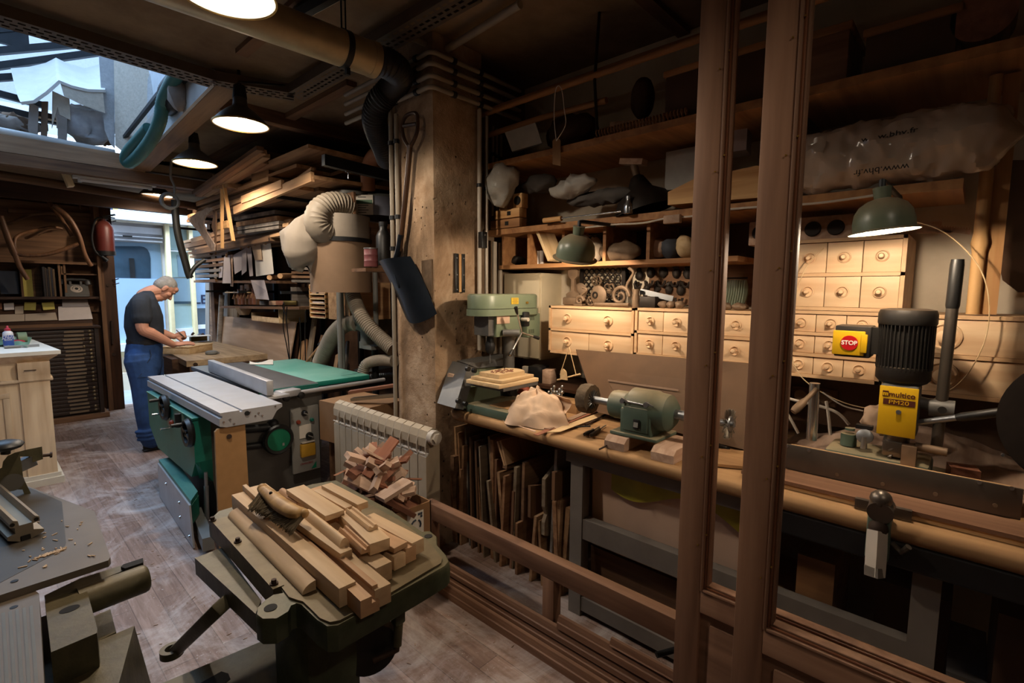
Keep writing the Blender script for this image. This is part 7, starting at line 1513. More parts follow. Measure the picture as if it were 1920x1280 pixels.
t5 = thing('wall_cupboard', 'cream wall cupboard hanging in the corner behind the pillar drill', 'cupboard', (2.7, 2.3, 1.13)); B().bx(2.6, XR - .001, 2.14, 2.49, 1.13, 1.72, .003).build('body', 'cupboard_cream', t5); B().bx(2.59, 2.6, 2.15, 2.48, 1.14, 1.71, .002).build('door', 'cupboard_cream', t5)
def cloth(u, v):
 c = V((2.03, 1.69, ZB)); a = 2 * PI * u; r = v
 rx, ry = .17, .19
 rad = r ** .85
 bump = 1 + .10 * math.sin(3 * a + .5) * r + .06 * math.sin(7 * a) * r
 h = .15 * (1 - r ** 2.4) + .018 * math.sin(9 * u * 2 * PI / 2 + 6 * r) * (1 - r) * 1.2 + .014 * math.sin(5 * a + 9 * r) * r * (1 - r) * 3
 p = V((c.x + math.cos(a) * rx * rad * bump, c.y + math.sin(a) * ry * rad * bump, ZB + .004 + max(0, h)))
 return p
b = B(); b.sheet(cloth, 64, 22)
from mathutils import noise as NZ
for v in b.bm.verts:
 if v.co.z > ZB + .015: v.co += V((0, 0, NZ.noise(v.co * 14) * .03 + NZ.noise(v.co * 33) * .014)) + V((NZ.noise(v.co * 11 + V((5, 0, 0))) * .02, NZ.noise(v.co * 11 + V((0, 7, 0))) * .02, 0))
tag(b.build('chamois', 'chamois', None, 180), 'crumpled buff chamois leather heaped on the bench', 'cloth')
tag(B().sheet(lambda u, v: at(1035 + 30 * u, 738 + 10 * u + 40 * v - 14 * u * v, x=2.1) + V((.03 * math.sin(4 * v), 0, 0)), 8, 8, .002).build('leather_flap', 'chamois', None, 60), 'stiff folded leather flap standing behind the chamois', 'leather')
c = at(985, 733, x=2.25); tag(B().sph(c, .045, (1.1, 1, .8)).noise(.01, 20).build('red_rag', 'rubber_red', None), 'orange-red rag behind the chamois', 'rag')
c = at(945, 745, z=ZB); tag(B().sph(c + V((0, .03, .025)), .06, (1.3, .8, .5)).noise(.02, 18).build('glove', 'brass_dark', None), 'crumpled gold-brown paper bag behind the drill base', 'bag')
tag(B().tube(spline([at(x, y, x=2.12) for x, y in ((946, 672), (946, 690), (947, 720), (953, 738), (960, 742))], 5), .004, 6).build('cable', 'cable_black', None), 'thin black cable dropping from the chuck past the drill table', 'cable')
for k, (px, py, sx, sy, sz, mt, lb) in enumerate(((1010, 702, .12, .1, .12, 'dark_steel', 'dark box with a pale rim behind the drill column'), (993, 702, .03, .1, .11, 'cable_white', 'thin pale plate standing left of the dark box'), (1030, 706, .1, .06, .1, 'offcut_light', 'tan open book leaning behind the chrome bits'))):
 c = at(px, py, x=2.5); tag(B().box(c, (sx, sy, sz), rot(0, 0, 15), .004).build('tool_box', mt, None), lb, 'box', 'boxes behind the drill')
plank('shelf_board', (2.6, 2.3, 1.0), (2.6, 1.3, 1.0), .4, .02, 'dark_wood', 'low dark shelf behind the drill under the drawers', 'shelf')
for k in range(6):
 c = at(1029 + 5 * k, 735 - (k % 3) * 5, x=2.3); b = B(); b.cyl(V((c.x, c.y, ZB + .001)), c + V((0, 0, .0)), .005); b.sph(c, .011, n=10); b.sph(c + V((0, 0, -.03)), .014, (1, 1, .8), None, 10)
 tag(b.build('router_bit', 'bright_steel', None), 'small chrome cutter standing in the cluster behind the chamois', 'cutter', 'chrome cutters on the bench')
c = at(1052, 735, x=2.3); tag(B().bx(c.x - .01, c.x + .12, c.y - .12, c.y + .12, ZB + .001, ZB + .06).build('cutter_stand', 'bench_wood', None, 0), 'wooden stand beside the chrome cutters', 'stand')
p0, p1, p2 = at(1067, 650, x=2.36), at(1050, 703, x=2.36), at(1080, 702, x=2.36)
t6 = thing('string_hanger', 'string triangle with a stick hanging from the lower left drawer knob', 'string', p1)
B().tube([p1, p0], .0025, 6).tube([p0, p2], .0025, 6).build('string', 'pale_wood', t6); B().cyl(at(1045, 712, x=2.36), at(1088, 701, x=2.36), .005).build('stick', 'pale_wood', t6); b = B(); b.prism([(-.02, -.02), (.03, -.02), (.02, .03), (0, .045), (-.02, .03)], at(1057, 705, x=2.35), (0, -1, 0), (0, 0, 1), .008); b.build('wooden_leaf', 'pale_wood', t6, 0)
XF = 2.45
wood('drawer_pine', 'c6a07a', 'dfc19c', 'y', rough=.5, fine=20, rnd=.06); wood('case_pine', 'b8926c', 'd2ae86', 'y', rough=.55, rnd=.05); wood('shelf_pine', '7a5233', 'a5774c', 'y', rough=.65)
paint('shade_green', '66705e', .35, 0, .1, 8, dust='9c8468', dustamt=1.0); paint('iron_dark', '241d18', .6, .4, .3, 20); paint('brass_dusty', '75604c', .6, .3, .25, 20); paint('bag_white', 'a9a49c', .5, 0, .2, 6, .3); paint('fabric_grey', '55504c', .9, 0, .3, 7, .3); paint('box_dark', '4a3322', .85, 0, .2, 4)
W_ = lambda px, py, x=XF: at(px, py, x=x)
def cabinet(label, y0, y1, z0, z1, rows, knob, x=XF, deep=.36):
 """pine case between y0 > y1; rows from the top, each a list of drawer widths with knob positions"""
 t = thing('drawer_cabinet', label, 'drawers', (x + deep / 2, (y0 + y1) / 2, z0), 'pine drawer cabinets over the bench')
 T = .014
 B().bx(x, x + deep, y1, y0, z0, z0 + T).bx(x, x + deep, y1, y0, z1 - T, z1).bx(x, x + deep, y1, y1 + T, z0, z1).bx(x, x + deep, y0 - T, y0, z0, z1).bx(x + deep - .01, x + deep, y1, y0, z0, z1).build('case', 'case_pine', t, 0)
 n = len(rows); h = (z1 - z0 - T) / n
 for i, row in enumerate(rows):
  za = z1 - T - (i + 1) * h + T; zb = z1 - T - i * h
  if i < n - 1: B().bx(x, x + deep, y1, y0, za - T, za).build('rail', 'case_pine', t, 0)
  tot = sum(w for w, _ in row); yy = y0 - T; W = y0 - y1 - 2 * T
  for w, ks in row:
   ye = yy - W * w / tot
   o = B().bx(x + .008, x + .022, ye + .0015, yy - .0015, za + .001, zb - .002, .0015).build('drawer', 'drawer_pine', t)
   for k in ks:
    yk = yy + (ye - yy) * k; zk = (za + zb) / 2
    B().lathe([(knob, 0), (knob * .98, .006), (knob * .86, .0075), (knob * .78, .004), (knob * .74, .0006), (.002, .0008)], (x + .008, yk, zk), (-1, 0, 0), 28, False).lathe([(knob * .3, 0), (knob * .26, .014), (knob * .42, .02), (knob * .46, .027), (knob * .3, .033)], (x + .008, yk, zk), (-1, 0, 0), 16).build('knob', 'drawer_pine', o)
   yy = ye
 return t
one = [(1, [.5])]
cabinet('pine drawer cabinet with one wide and two narrow drawers next to the pillar drill', 1.955, 1.362, 1.215, 1.51, [[(1, [.22, .73])], [(.5, [.45]), (.5, [.48])]], .031)
cabinet('pine cabinet of small drawers in the middle, partly behind the first door stile', 1.355, .737, 1.13, 1.512, [[(1, [.5])] * 4] * 3, .024)
cabinet('pine cabinet of small drawers behind the mortiser motor', .73, .26, 1.232, 1.523, [[(1, [.5])] * 4] * 3, .0225)
cabinet('pine cabinet with two large ring drawers at the right', .25, -.32, 1.215, 1.52, [[(1, [.3])]] * 2, .052)
cabinet('upper pine cabinet of square drawers under the right green lamp', .737, .205, 1.525, 1.825, [[(1, [.5])] * 4] * 2, .024)
plank('trim_11', (2.8, .3, 1.18), (2.8, 2.1, 1.18), .08, .03, 'pine')['kind'] = 'structure'
t = thing('cubby_shelf', 'brown cubby shelf with five compartments under the long shelf', 'shelf', (2.6, 1.7, 1.76))
B().bx(XF, XR, .83, 2.39, 1.745, 1.77).build('bottom_board', 'shelf_pine', t, 0)
for px in (941, 989, 1054, 1131, 1213): y = W_(px, 470).y; B().bx(XF + .01, XR, y - .01, y + .01, 1.77, 1.965).build('divider', 'shelf_pine', t, 0)
B().bx(XR - .012, XR - .002, .83, 2.39, 1.77, 1.965).build('back_board', 'box_dark', t, 0)
plank('long_shelf', (2.6, 2.48, 1.985), (2.6, .06, 1.985), .42, .035, 'shelf_pine', 'long brown shelf carrying lamps, bags and planes above the cubbies', 'shelf', 'long shelves on the right wall')
plank('long_shelf', (2.55, 2.48, 2.39), (2.55, -.7, 2.39), .5, .035, 'shelf_pine', 'upper long dark shelf carrying boxes', 'shelf', 'long shelves on the right wall')
for k, (z, x, a, c, lb) in enumerate(((2.72, 2.3, 2.5, -.4, 'front bamboo-like pole lying under the ceiling over the upper shelf'), (2.76, 2.36, 2.46, .2, 'second thin pole under the ceiling over the upper shelf'), (2.6, 2.34, 2.42, 1.5, 'short pole hung below the two long ones'))):
 tag(B().tube([(x, a, z), (x, (a + c) / 2, z + .01), (x, c, z)], .017, 10).build('pole', 'shelf_pine', None), lb, 'pole', 'poles under the ceiling')
for y in (2.46, 1.55): tag(B().tube([(2.33, y, 3.05), (2.3, y, 2.7), (2.34, y, 2.41)], .008, 6).build('hanger_rod', 'iron_dark', None), 'iron hanger rod holding the poles %s' % ('beside the pillar' if y > 2 else 'above the paper tag'), 'rod', 'hanger rods')
for y in (.62, -.35): tag(B().bx(2.36, 2.8, y - .02, y + .02, 2.2, 2.372).build('shelf_bracket', 'box_dark', None), 'dark wooden bracket under the upper shelf %s' % ('behind the second door stile' if y > 0 else 'at the right'), 'bracket', 'brackets')
def bench_lamp(px, py, x, ax, label, power, k):
 c = W_(px, py, x); A = V(ax).normalized(); S = lambda pr: [(r * k, h * k) for r, h in pr]
 t = thing('bench_lamp', label, 'lamp', c, 'green domed lamps under the long shelf')
 B().lathe(S([(.128, -.055), (.13, -.05), (.112, -.045), (.112, -.01), (.104, .03), (.085, .06), (.055, .08), (.03, .088)]), c, A, 40, False).build('lamp_shade', 'shade_green', t); B().lathe(S([(.127, -.054), (.109, -.048), (.109, -.01), (.1, .028), (.082, .056), (.05, .076), (.005, .083)]), c, A, 40, False).build('shade_lining', 'enamel_white', t)
 n = c + A * .085 * k; B().cyl(n, n + A * .05 * k, .03 * k, .034 * k).build('neck', 'shade_green', t)
 top = n + A * .05 * k; B().tube([n + A * .045 * k, V((top.x, top.y, (top.z + 1.967) / 2)), V((top.x + .03, top.y, 1.95)), V((2.43, top.y, 1.962))], .01).build('stem', 'dark_steel', t)
 B().sph(c - A * .012 * k, .022, (1, 1, 1.2), None, 12).build('bulb', 'bulb_glow', t)
 bulb_light('lamp_light', c - A * .034 * k, power, (1.0, .79, .57), .02, t)
bench_lamp(1080, 468, 2.12, (-.18, -.28, 1), 'left green domed lamp lighting the drawers beside the pillar drill', 34, .89)
bench_lamp(1656, 411, 1.97, (-.03, .09, 1), 'right green domed lamp above the mortiser, covered in dust', 50, .735)
tag(B().tube(spline([W_(x, y, 2.38) for x, y in ((1094, 427), (1150, 421), (1205, 418), (1250, 409), (1300, 405), (1370, 392), (1490, 384), (1540, 380), (1600, 372), (1640, 366))], 4), .005, 6).build('cable', 'cable_white', None), 'white lamp cable clipped under the long shelf', 'cable')
c = W_(1261, 411, 2.37); tag(B().box(c, (.03, .085, .04), None, .004).build('junction_box', 'offcut_light', None), 'small pale junction box on the white cable', 'box')
c = W_(1545, 374, 2.4); tag(B().box(c, (.02, .05, .012), rot(20, 0, 0)).build('cable_clip', 'offcut_light', None), 'small wooden clip under the shelf left of the right lamp', 'clip')
rnd = random.Random(9)
def lump(name, px, py, x, r, sc, mt, lb, cat, g=None, z=None, seed=1):
 c = W_(px, py, x);
 if z is not None: c.z = z + r * sc[2] * .95
 return tag(B().sph(c, r, sc, None, 16).noise(r * .3, 2.2 / r * .5, seed).build(name, mt, None, 70), lb, cat, g)
lump('tool_heap', 963, 488, 2.6, .07, (.9, 1.4, .6), 'iron_dark', 'dark heap of small irons in the leftmost cubby', 'irons', z=1.771)
for px, lb in ((999, 'left drinking glass in the second cubby'), (1008, 'middle drinking glass in the second cubby'), (1016, 'right drinking glass in the second cubby')):
 c = W_(px, 490, 2.55); c.z = 1.771; tag(B().lathe([(.014, 0), (.017, .09), (.015, .09), (.012, .004)], c, n=16, cap=False).build('glass', 'tube_glass', None), lb, 'glass', 'glasses in the second cubby')
a, c = W_(1022, 436, 2.5), W_(1044, 489, 2.5); c.z = max(c.z, 1.775); plank('leaning_plate', a, c, .16, .02, 'pale_wood', 'pale wooden plate leaning in the second cubby', 'board', up=(0, 1, .4))
for k, (px, r, sc, mt, lb) in enumerate(((1160, .08, (1, 1.7, .75), 'brass_dusty', 'wide dusty stone lump in the fourth cubby'), (1232, .06, (1, 1, 1), 'offcut_light', 'brown lump at the left of the rightmost cubby'), (1260, .062, (1, .9, 1), 'slate_blue', 'bluish carved lump in the rightmost cubby'), (1286, .06, (1, .9, 1), 'pale_wood', 'cream lump at the right of the rightmost cubby'))): lump('stone', px, 475, 2.56, r, sc, mt, lb, 'stone', 'lumps in the cubbies', 1.771, k)
lump('jar', 1118, 470, 2.6, .04, (1, 1, 2), 'note_cream', 'pale jar half hidden behind the left lamp', 'jar', None, 1.771)
ZT1 = 1.512
def on(px, x=2.62, z=ZT1): c = W_(px, 560, x); c.z = z; return c
c = on(1080); t = thing('rail_section', 'rusty slice of railway rail standing on a cast base on the left drawers', 'rail section', c)
b = B(); b.prism([(-.05, 0), (.05, 0), (.05, .02), (.014, .04), (.012, .11), (.035, .13), (.038, .165), (.02, .178), (-.02, .178), (-.038, .165), (-.035, .13), (-.012, .11), (-.014, .04), (-.05, .02)], c + V((-.02, 0, .05)), (0, -1, 0), (0, 0, 1), .02); b.build('section', 'brass_dusty', t, 0); B().bx(c.x - .08, c.x + .04, c.y - .09, c.y + .05, ZT1 + .001, ZT1 + .05, .01).build('cast_base', 'brass_dusty', t); B().lathe([(.05, 0), (.055, .01), (.04, .02)], c + V((.01, -.03, .085)), (-1, 0, 0), 20).build('rosette', 'brass_dusty', t)
c = on(1128, 2.72); t = thing('cast_grille', 'dark pierced cast iron grille leaning on the wall above the left drawers', 'grille', c)
b = B(); w, h = .155, .235
for s in (-1, 1): b.box(c + V((0, s * w, h)), (.012, .025, 2 * h)); b.box(c + V((0, 0, h + s * (h - .012))), (.012, 2 * w, .025))
b.build('frame', 'iron_dark', t, 0); b = B()
for i in range(7):
 for j in range(10):
  y, z = c.y - w + .04 + i * .039, c.z + .045 + j * .042; b.tube([V((c.x, y + .017 * math.cos(a), z + .017 * math.sin(a))) for a in [2 * PI * q / 8 for q in range(9)]], .005, 5)
b.build('pierced_pattern', 'iron_dark', t, 60)
def scroll(px, x, r, turns, lb, z0=ZT1):
 c = on(px, x, z0); q = [c + V((0, -(r * (1 - k / 40)) * math.cos(turns * 2 * PI * k / 40), r + (r * (1 - k / 40)) * math.sin(turns * 2 * PI * k / 40))) for k in range(36)]
 t = thing('iron_scroll', lb, 'casting', c, 'scrolls and castings on the drawers'); B().tube(q, [.013 - .006 * k / 36 for k in range(36)], 8).build('scroll', 'brass_dusty', t); B().tube(spline([q[0], q[0] + V((0, .02, r)), q[0] + V((0, -.02, 2.2 * r)), q[0] + V((0, .01, 2.7 * r))], 5), .009, 8).build('stem', 'brass_dusty', t); B().bx(c.x - .02, c.x + .02, c.y - r, c.y + r, z0 + .001, z0 + .012).build('foot', 'brass_dusty', t)
scroll(1163, 2.56, .06, 1.8, 'big rusty iron scroll with a tall stem right of the grille'); scroll(1087, 2.52, .03, 1.5, 'small pale scroll in front of the rail section')
c = on(1124, 2.55); t = thing('lock_plate', 'round iron lock case with a keyhole in front of the grille', 'casting', c + V((0, 0, .001)), 'scrolls and castings on the drawers'); B().lathe([(.055, 0), (.06, .012), (.05, .02)], c + V((0, 0, .062)), (-1, .1, 0), 28).build('case', 'brass_dusty', t); B().lathe([(.012, .021), (.02, .021), (.02, .026), (.012, .026)], c + V((0, .015, .066)), (-1, .1, 0), 18, False).build('ring', 'iron_dark', t)
for k, (px, r, lb) in enumerate(((1108, .028, 'pale round casting left of the lock case'), (1142, .05, 'pierced rosette leaning on the grille'), (1118, .036, 'flower-like casting fixed high on the grille'))):
 c = on(px, 2.66 if k else 2.54); z = c.z + (.03, .09, .15)[k]; b = B()
 for q in range(6): a = 2 * PI * q / 6; p = V((c.x, c.y + r * .6 * math.cos(a), z + r * .6 * math.sin(a))); b.tube([p + V((0, r * .35 * math.cos(s), r * .35 * math.sin(s))) for s in [2 * PI * m / 8 for m in range(9)]], .006, 5)
 b.sph(V((c.x, c.y, z)), r * .3, n=8); tag(b.build('rosette', 'brass_dusty', None), lb, 'casting', 'scrolls and castings on the drawers')
c = on(1143, 2.5); tag(B().tube([c + V((0, .1, .012)), c + V((0, -.02, .012)), c + V((-.02, -.14, .014))], .011, 8).build('iron_bar', 'brass_dusty', None), 'short rusty bar lying at the cabinet edge before the scroll', 'bar')
tag(B().box((XR - .012, 1.15, 1.65), (.02, .62, .25)).build('mounting_board', 'old_wood_y', None, 0), 'brown board on the wall carrying rows of cast door knockers', 'board')
for k, (px, py, s) in enumerate([(1176, 525, 1), (1199, 523, 1), (1220, 517, 1.1), (1243, 517, 1.1), (1268, 519, 1), (1289, 520, 1), (1193, 541, .7), (1213, 543, .7), (1232, 546, .8), (1254, 548, .9), (1276, 550, 1)]):
 c = W_(px, py, XR - .03); t = thing('door_knocker', 'cast knocker on the brown board, %s of its row from the left' % ('first', 'second', 'third', 'fourth', 'fifth', 'sixth')[k if k < 6 else k - 6] + (', upper row' if k < 6 else ', lower row'), 'door knocker', c + V((0, 0, -.04 * s)), 'cast door knockers on the brown board')
 b = B(); b.sph(c + V((0, 0, .02 * s)), .026 * s, (.7, 1, 1.2), None, 10); b.sph(c + V((-.008, 0, .055 * s)), .016 * s, (.8, 1.2, 1), None, 8); b.noise(.006, 60, k); b.build('head', 'iron_dark', t); B().tube([c + V((-.02, .022 * s * math.cos(a), -.025 * s + .03 * s * math.sin(a))) for a in [PI + PI * q / 8 for q in range(9)]], .007 * s, 6).build('knocker_ring', 'iron_dark', t)
c = on(1192, 2.52); tag(B().lathe([(.022, 0), (.024, .01), (.018, .03), (.024, .05), (.018, .07), (.022, .1), (.02, .1)], c + V((0, 0, .001)), n=18).build('turned_cup', 'brass_dusty', None), 'small turned wooden column on the joint between the drawer cabinets', 'turning')
c = on(1218, 2.58); tag(B().box(c + V((0, 0, .031)), (.12, .13, .06), None, .005).build('black_case', 'iron_dark', None), 'black case with a clasp on the middle drawers', 'case')
a, c = on(1200, 2.56) + V((0, 0, .09)), on(1262, 2.56) + V((0, 0, .05)); tag(B().box((a + c) / 2, ((c - a).length, .03, .004), frame(c - a) @ rot(0, 90, 0)).build('saw_blade', 'steel', None), 'old saw blade lying over the black case', 'saw')
for k, px in enumerate((1243, 1258, 1275)): lump('casting', px, 565, 2.52, .026, (1, 1, .8), 'brass_dusty', ('left', 'middle', 'right')[k] + ' small casting in front of the knockers', 'casting', 'scrolls and castings on the drawers', ZT1, k + 3)
for k, px in enumerate((1345, 1358, 1388)): lump('casting', px, 568, 2.52, .03, (1, 1.3, .6), 'brass_dusty', ('left', 'middle', 'right')[k] + ' claw-like casting seen between the two door stiles', 'casting', 'scrolls and castings on the drawers', ZT1, k + 9)
b = B()
for k in range(9): p = W_(1362 + 4.5 * k, 524, 2.7); b.tube(spline([p, p + V((0, .0, -.07)), p + V((-.01, .01, -.13 - .01 * (k % 3)))], 4), [.004 + .012 * math.sin(PI * q / 8) for q in range(9)], 6)
tag(b.build('hanging_bunch', 'shade_green', None), 'dark green bunch of strips hanging between the door stiles', 'bunch')
tag(B().cyl(W_(1340, 522, 2.7), W_(1402, 521, 2.7), .005).lathe([(.03, 0), (.032, .006), (.03, .012)], W_(1356, 518, 2.69), (0, 1, 0), 16).build('spindle', 'iron_dark', None), 'thin dark spindle with a disc above the green bunch', 'spindle')
for k, (px, w) in enumerate(((1425, .05), (1525, .075), (1568, .06))):
 c = W_(px, 420, 2.6); t = thing('meter', ('left', 'middle', 'right')[k] + ' old electric meter standing on the upper drawer cabinet', 'meter', V((c.x, c.y, 1.826)), 'meters on the upper cabinet'); B().bx(c.x, c.x + .08, c.y - w, c.y + w, 1.826, 1.94, .006).build('case', 'offcut_light', t); B().lathe([(.02, 0), (.034, .003), (.03, .012)], V((c.x, c.y, 1.885)), (-1, 0, 0), 18).build('dial', 'iron_dark', t)
for k, (x0, y0, x1, y1) in enumerate(((1722, 424, 1766, 419), (1720, 432, 1786, 433), (1740, 427, 1820, 435))):
 a, c = W_(x0, y0, 2.72), W_(x1, y1, 2.72); d = c - a; b = B(); b.box((a + c) / 2, (d.length, .02, .008), frame(d) @ rot(0, 90, 0))
 for q in range(16): b.box(a.lerp(c, (q + .5) / 16) + V((0, 0, .008)), (.012, d.length / 34, .014))
 tag(b.build('comb_rack', 'offcut_light', None, 0), ('upper', 'middle', 'lower')[k] + ' toothed wooden strip on the white wall right of the lamp', 'strip', 'toothed strips on the wall')
hp = spline([W_(x, y, 2.4) for x, y in ((1545, 465), (1512, 500), (1490, 560), (1483, 620), (1488, 680), (1520, 722), (1600, 760), (1700, 765), (1790, 725), (1838, 660), (1855, 590), (1845, 520), (1812, 470), (1760, 430), (1700, 412))], 6)
tag(B().tube(hp, .0022, 6).build('wire_hoop', 'pale_wood', None), 'big thin wire hoop hanging in front of the drawers around the mortiser', 'wire')
y0 = W_(1836, 500, 2.5).y; y1 = W_(1878, 500, 2.5).y
t = thing('moulded_post', 'upright pine post with moulded edge at the right end of the shelf', 'post', (2.55, (y0 + y1) / 2, 1.525)); B().bx(2.5, 2.56, y1, y0 - .015, 1.525, 2.36).build('post', 'pine_z', t, 0); B().lathe([(.02, 1.525), (.02, 1.75), (.026, 1.78), (.02, 1.82), (.02, 2.05), (.026, 2.08), (.018, 2.12), (.018, 2.36)], V((2.49, y0 + .005, 0)), n=14).build('moulding', 'pine_z', t)
t = thing('round_guard', 'big dark round sheet guard at the right edge of the picture', 'guard', (2.1, -.19, .95)); c = W_(2062, 800, 2.05); B().lathe([(.0, 0), (.2, 0), (.2, .025), (.0, .025)], c, (-1, .12, 0), 48).build('guard', 'iron_dark', t); B().cyl(W_(1880, 852, 2.02), W_(1880, 852, 2.02) + V((-.01, 0, 0)), .004).build('rivet', 'steel', t); B().cyl(V((c.x + .01, c.y, .901)), V((c.x + .01, c.y, c.z)), .03).build('stand', 'iron_dark', t)
t = thing('violin_form', 'dark waisted wooden form hanging on the white wall at the right edge', 'form', (2.78, -.2, 1.6)); q = [W_(x, y, 2.77) for x, y in ((1890, 300), (1884, 360), (1878, 440), (1872, 490), (1880, 525), (1910, 548), (1990, 545), (1990, 300))]; b = B(); b.rings([q, [p + V((.03, 0, 0)) for p in q]]); b.build('form', 'box_dark', t, 0)
Z3, Z2 = 2.004, 2.409
def bagblob(name, px, py, x, r, sc, mt, lb, cat, seed, amp=.25, tilt=None):
 b = B(); b.sph((0, 0, 0), r, sc, tilt, 28); b.noise(r * amp, 1.6 / r, seed).noise(r * amp * .35, 5 / r, seed + 2); c = W_(px, py, x)
 for v in b.bm.verts: v.co += c
 return tag(b.build(name, mt, None, 60), lb, cat)
sheer('poly_bag', 'b5b0a6', .82, .25, .2)
bagblob('plastic_bag', 938, 345, 2.33, .12, (.7, .85, 1.15), 'poly_bag', 'translucent white plastic bag hanging over the left end of the long shelf', 'bag', 3, .3, rot(25, 0, 0))
for k, (px, py, L, w, mt, lb) in enumerate(((953, 408, .26, .055, 'shelf_pine', 'lower wooden joiner plane at the left end of the long shelf'), (957, 394, .22, .05, 'pine_y', 'upper wooden plane stacked at the left end of the long shelf'))):
 c = W_(px, py, 2.42); c.z = Z3 + .03 + .062 * k; t = thing('wooden_plane', lb, 'plane', c + V((0, 0, -.029)), 'wooden planes on the long shelf'); B().box(c, (.07, L, .056), None, .003).build('stock', mt, t); B().box(c + V((-.036, -.02, 0)), (.004, .03, .025)).build('mouth', 'hole_shade', t, 0)
for k, px in enumerate((949, 976)):
 c = W_(px, 372, 2.44); c.z = Z3 + .17; t = thing('roller_block', ('left', 'right')[k] + ' wooden block with a round dark hole on the wooden planes', 'block', c + V((0, 0, -.045)), 'roller blocks'); B().box(c, (.06, .075, .09), None, .003).build('block', 'pine_y', t); B().cyl(c + V((-.03, 0, 0)), c + V((-.034, 0, 0)), .028, n=20).build('hole', 'hole_shade', t)
bagblob('cloth_roll', 1075, 350, 2.42, .075, (.9, 2.1, .75), 'bag_white', 'crumpled white printed sack on the long shelf', 'sack', 7, .3, rot(-8, 0, 0)); bagblob('dark_cloth', 1010, 345, 2.5, .08, (.8, 1.6, .7), 'fabric_grey', 'dark rolled cloth behind the white plastic bag', 'cloth', 9); bagblob('grey_blanket', 1130, 370, 2.48, .07, (.9, 3.4, .6), 'fabric_grey', 'grey blanket lying along the long shelf', 'blanket', 12)
a, c = W_(1020, 398, 2.36), W_(1165, 394, 2.36); a.z = c.z = Z3 + .016; t = thing('sash_clamp', 'long thin steel clamp bar with a wooden grip lying on the long shelf', 'clamp', a); B().cyl(a, a.lerp(c, .25), .015).build('grip', 'pine_y', t); B().cyl(a.lerp(c, .25), c, .005).build('bar', 'bright_steel', t)
c = W_(1178, 394, 2.36); c.z = Z3; t = thing('bottle', 'small shiny metal bottle on the long shelf above the left lamp', 'bottle', c + V((0, 0, .001))); B().lathe([(.024, 0), (.026, .03), (.024, .045), (.014, .06), (.013, .075)], c + V((0, 0, .001)), n=20).build('body', 'bright_steel', t); B().cyl(c + V((0, 0, .075)), c + V((0, 0, .09)), .015).build('cap', 'steel', t)
c = W_(1210, 330, 2.52); c.z = Z3 + .05; t = thing('spare_shade', 'big dark enamel lampshade lying on the long shelf with its fitting up', 'lampshade', c + V((0, 0, -.045))); A = V((-.1, .25, 1)).normalized(); B().lathe([(.17, -.02), (.165, .0), (.13, .06), (.07, .1), (.05, .14), (.035, .17), (.02, .18)], c, A, 36, False).build('lamp_shade', 'iron_dark', t); B().cyl(c + A * .17, c + A * .24, .02).build('neck', 'brass_dusty', t); B().box(c + A * .255, (.06, .14, .03), rot(10, 0, 0)).build('mounting_block', 'offcut_light', t, 0)
q = [W_(x, y, 2.4) for x, y in ((1252, 384), (1252, 360), (1300, 336), (1420, 310), (1475, 330), (1475, 366))]
b = B(); b.rings([q, [p + V((.2, 0, 0)) for p in q]]); tag(b.build('desk_lid', 'pine_y', None, 0), 'slanted pine box with a sloping top on the long shelf behind the door stiles', 'box')
c = W_(1282, 320, 2.62); tag(B().box(c, (.1, .16, .2)).build('wrapped_box', 'bag_white', None, 0), 'shiny wrapped carton behind the slanted pine box', 'box')
c = W_(1380, 262, 2.6); tag(B().box(c, (.12, .12, .14), rot(0, 0, 8)).build('white_carton', 'paper_lilac', None, 0), 'pale carton seen between the two door stiles', 'box')
sheer('wrap_plastic', 'b8a594', .9, .14, .25, scale=7); y0, y1 = W_(1482, 310, 2.42).y, W_(1915, 270, 2.42).y
t = thing('wrapped_bundle', 'long bundle wrapped in translucent shop plastic on the right end of the shelf', 'bundle', (2.42, (y0 + y1) / 2, Z3 + .001))
b = B(); n = 90; rg = []
for i in range(n + 1):
 u = i / n; y = y0 + (y1 - y0) * u; px = 1482 + (1915 - 1482) * u
 r = .082 * (1 - max(0, (u - .82) / .18) ** 3 * .92) * (.8 + .2 * min(1, u * 5)); cz = Z3 + .128 + .012 * u
 rg.append([V((2.42 + r * 1.15 * math.cos(a), y, cz + r * 1.5 * math.sin(a))) for a in [2 * PI * k / 44 for k in range(44)]])
b.rings(rg); b.noise(.02, 13, 4).noise(.01, 30, 8); b.build('wrapping', 'wrap_plastic', t, 24)
B().tube([(2.43, y0 - .02, Z3 + .08), (2.43, y1 + .08, Z3 + .1)], .055, 14).build('contents', 'fabric_grey', t)
f0 = W_(1665, 243, 2.3); text('lettering', 'www.bhv.fr', V((2.326, f0.y, f0.z - .012)), .034, (0, -1, .03), (.5, 0, .85), 'black_print', t, sx=1.05); text('lettering', 'www.bhv.fr', V((2.318, W_(1650, 333, 2.32).y, Z3 + .05)), .034, (0, 1, .0), (.25, 0, -1), 'black_print', t, sx=1.05)
t = thing('paper_tag', 'long tan paper tag hanging on a string from the poles', 'tag', W_(1043, 310, 2.28)); q = [W_(x, y, 2.28) for x, y in ((1036, 264), (1040, 260), (1048, 260), (1051, 264), (1051, 311), (1036, 308))]; b = B(); b.rings([q, [p + V((.002, 0, 0)) for p in q]]); b.build('tag', 'cardboard', t, 0); B().tube(spline([W_(x, y, 2.275) for x, y in ((1043, 264), (1060, 235), (1058, 205), (1052, 165), (1042, 168), (1039, 220), (1043, 264))], 5), .0022, 6).build('string', 'paper', t)
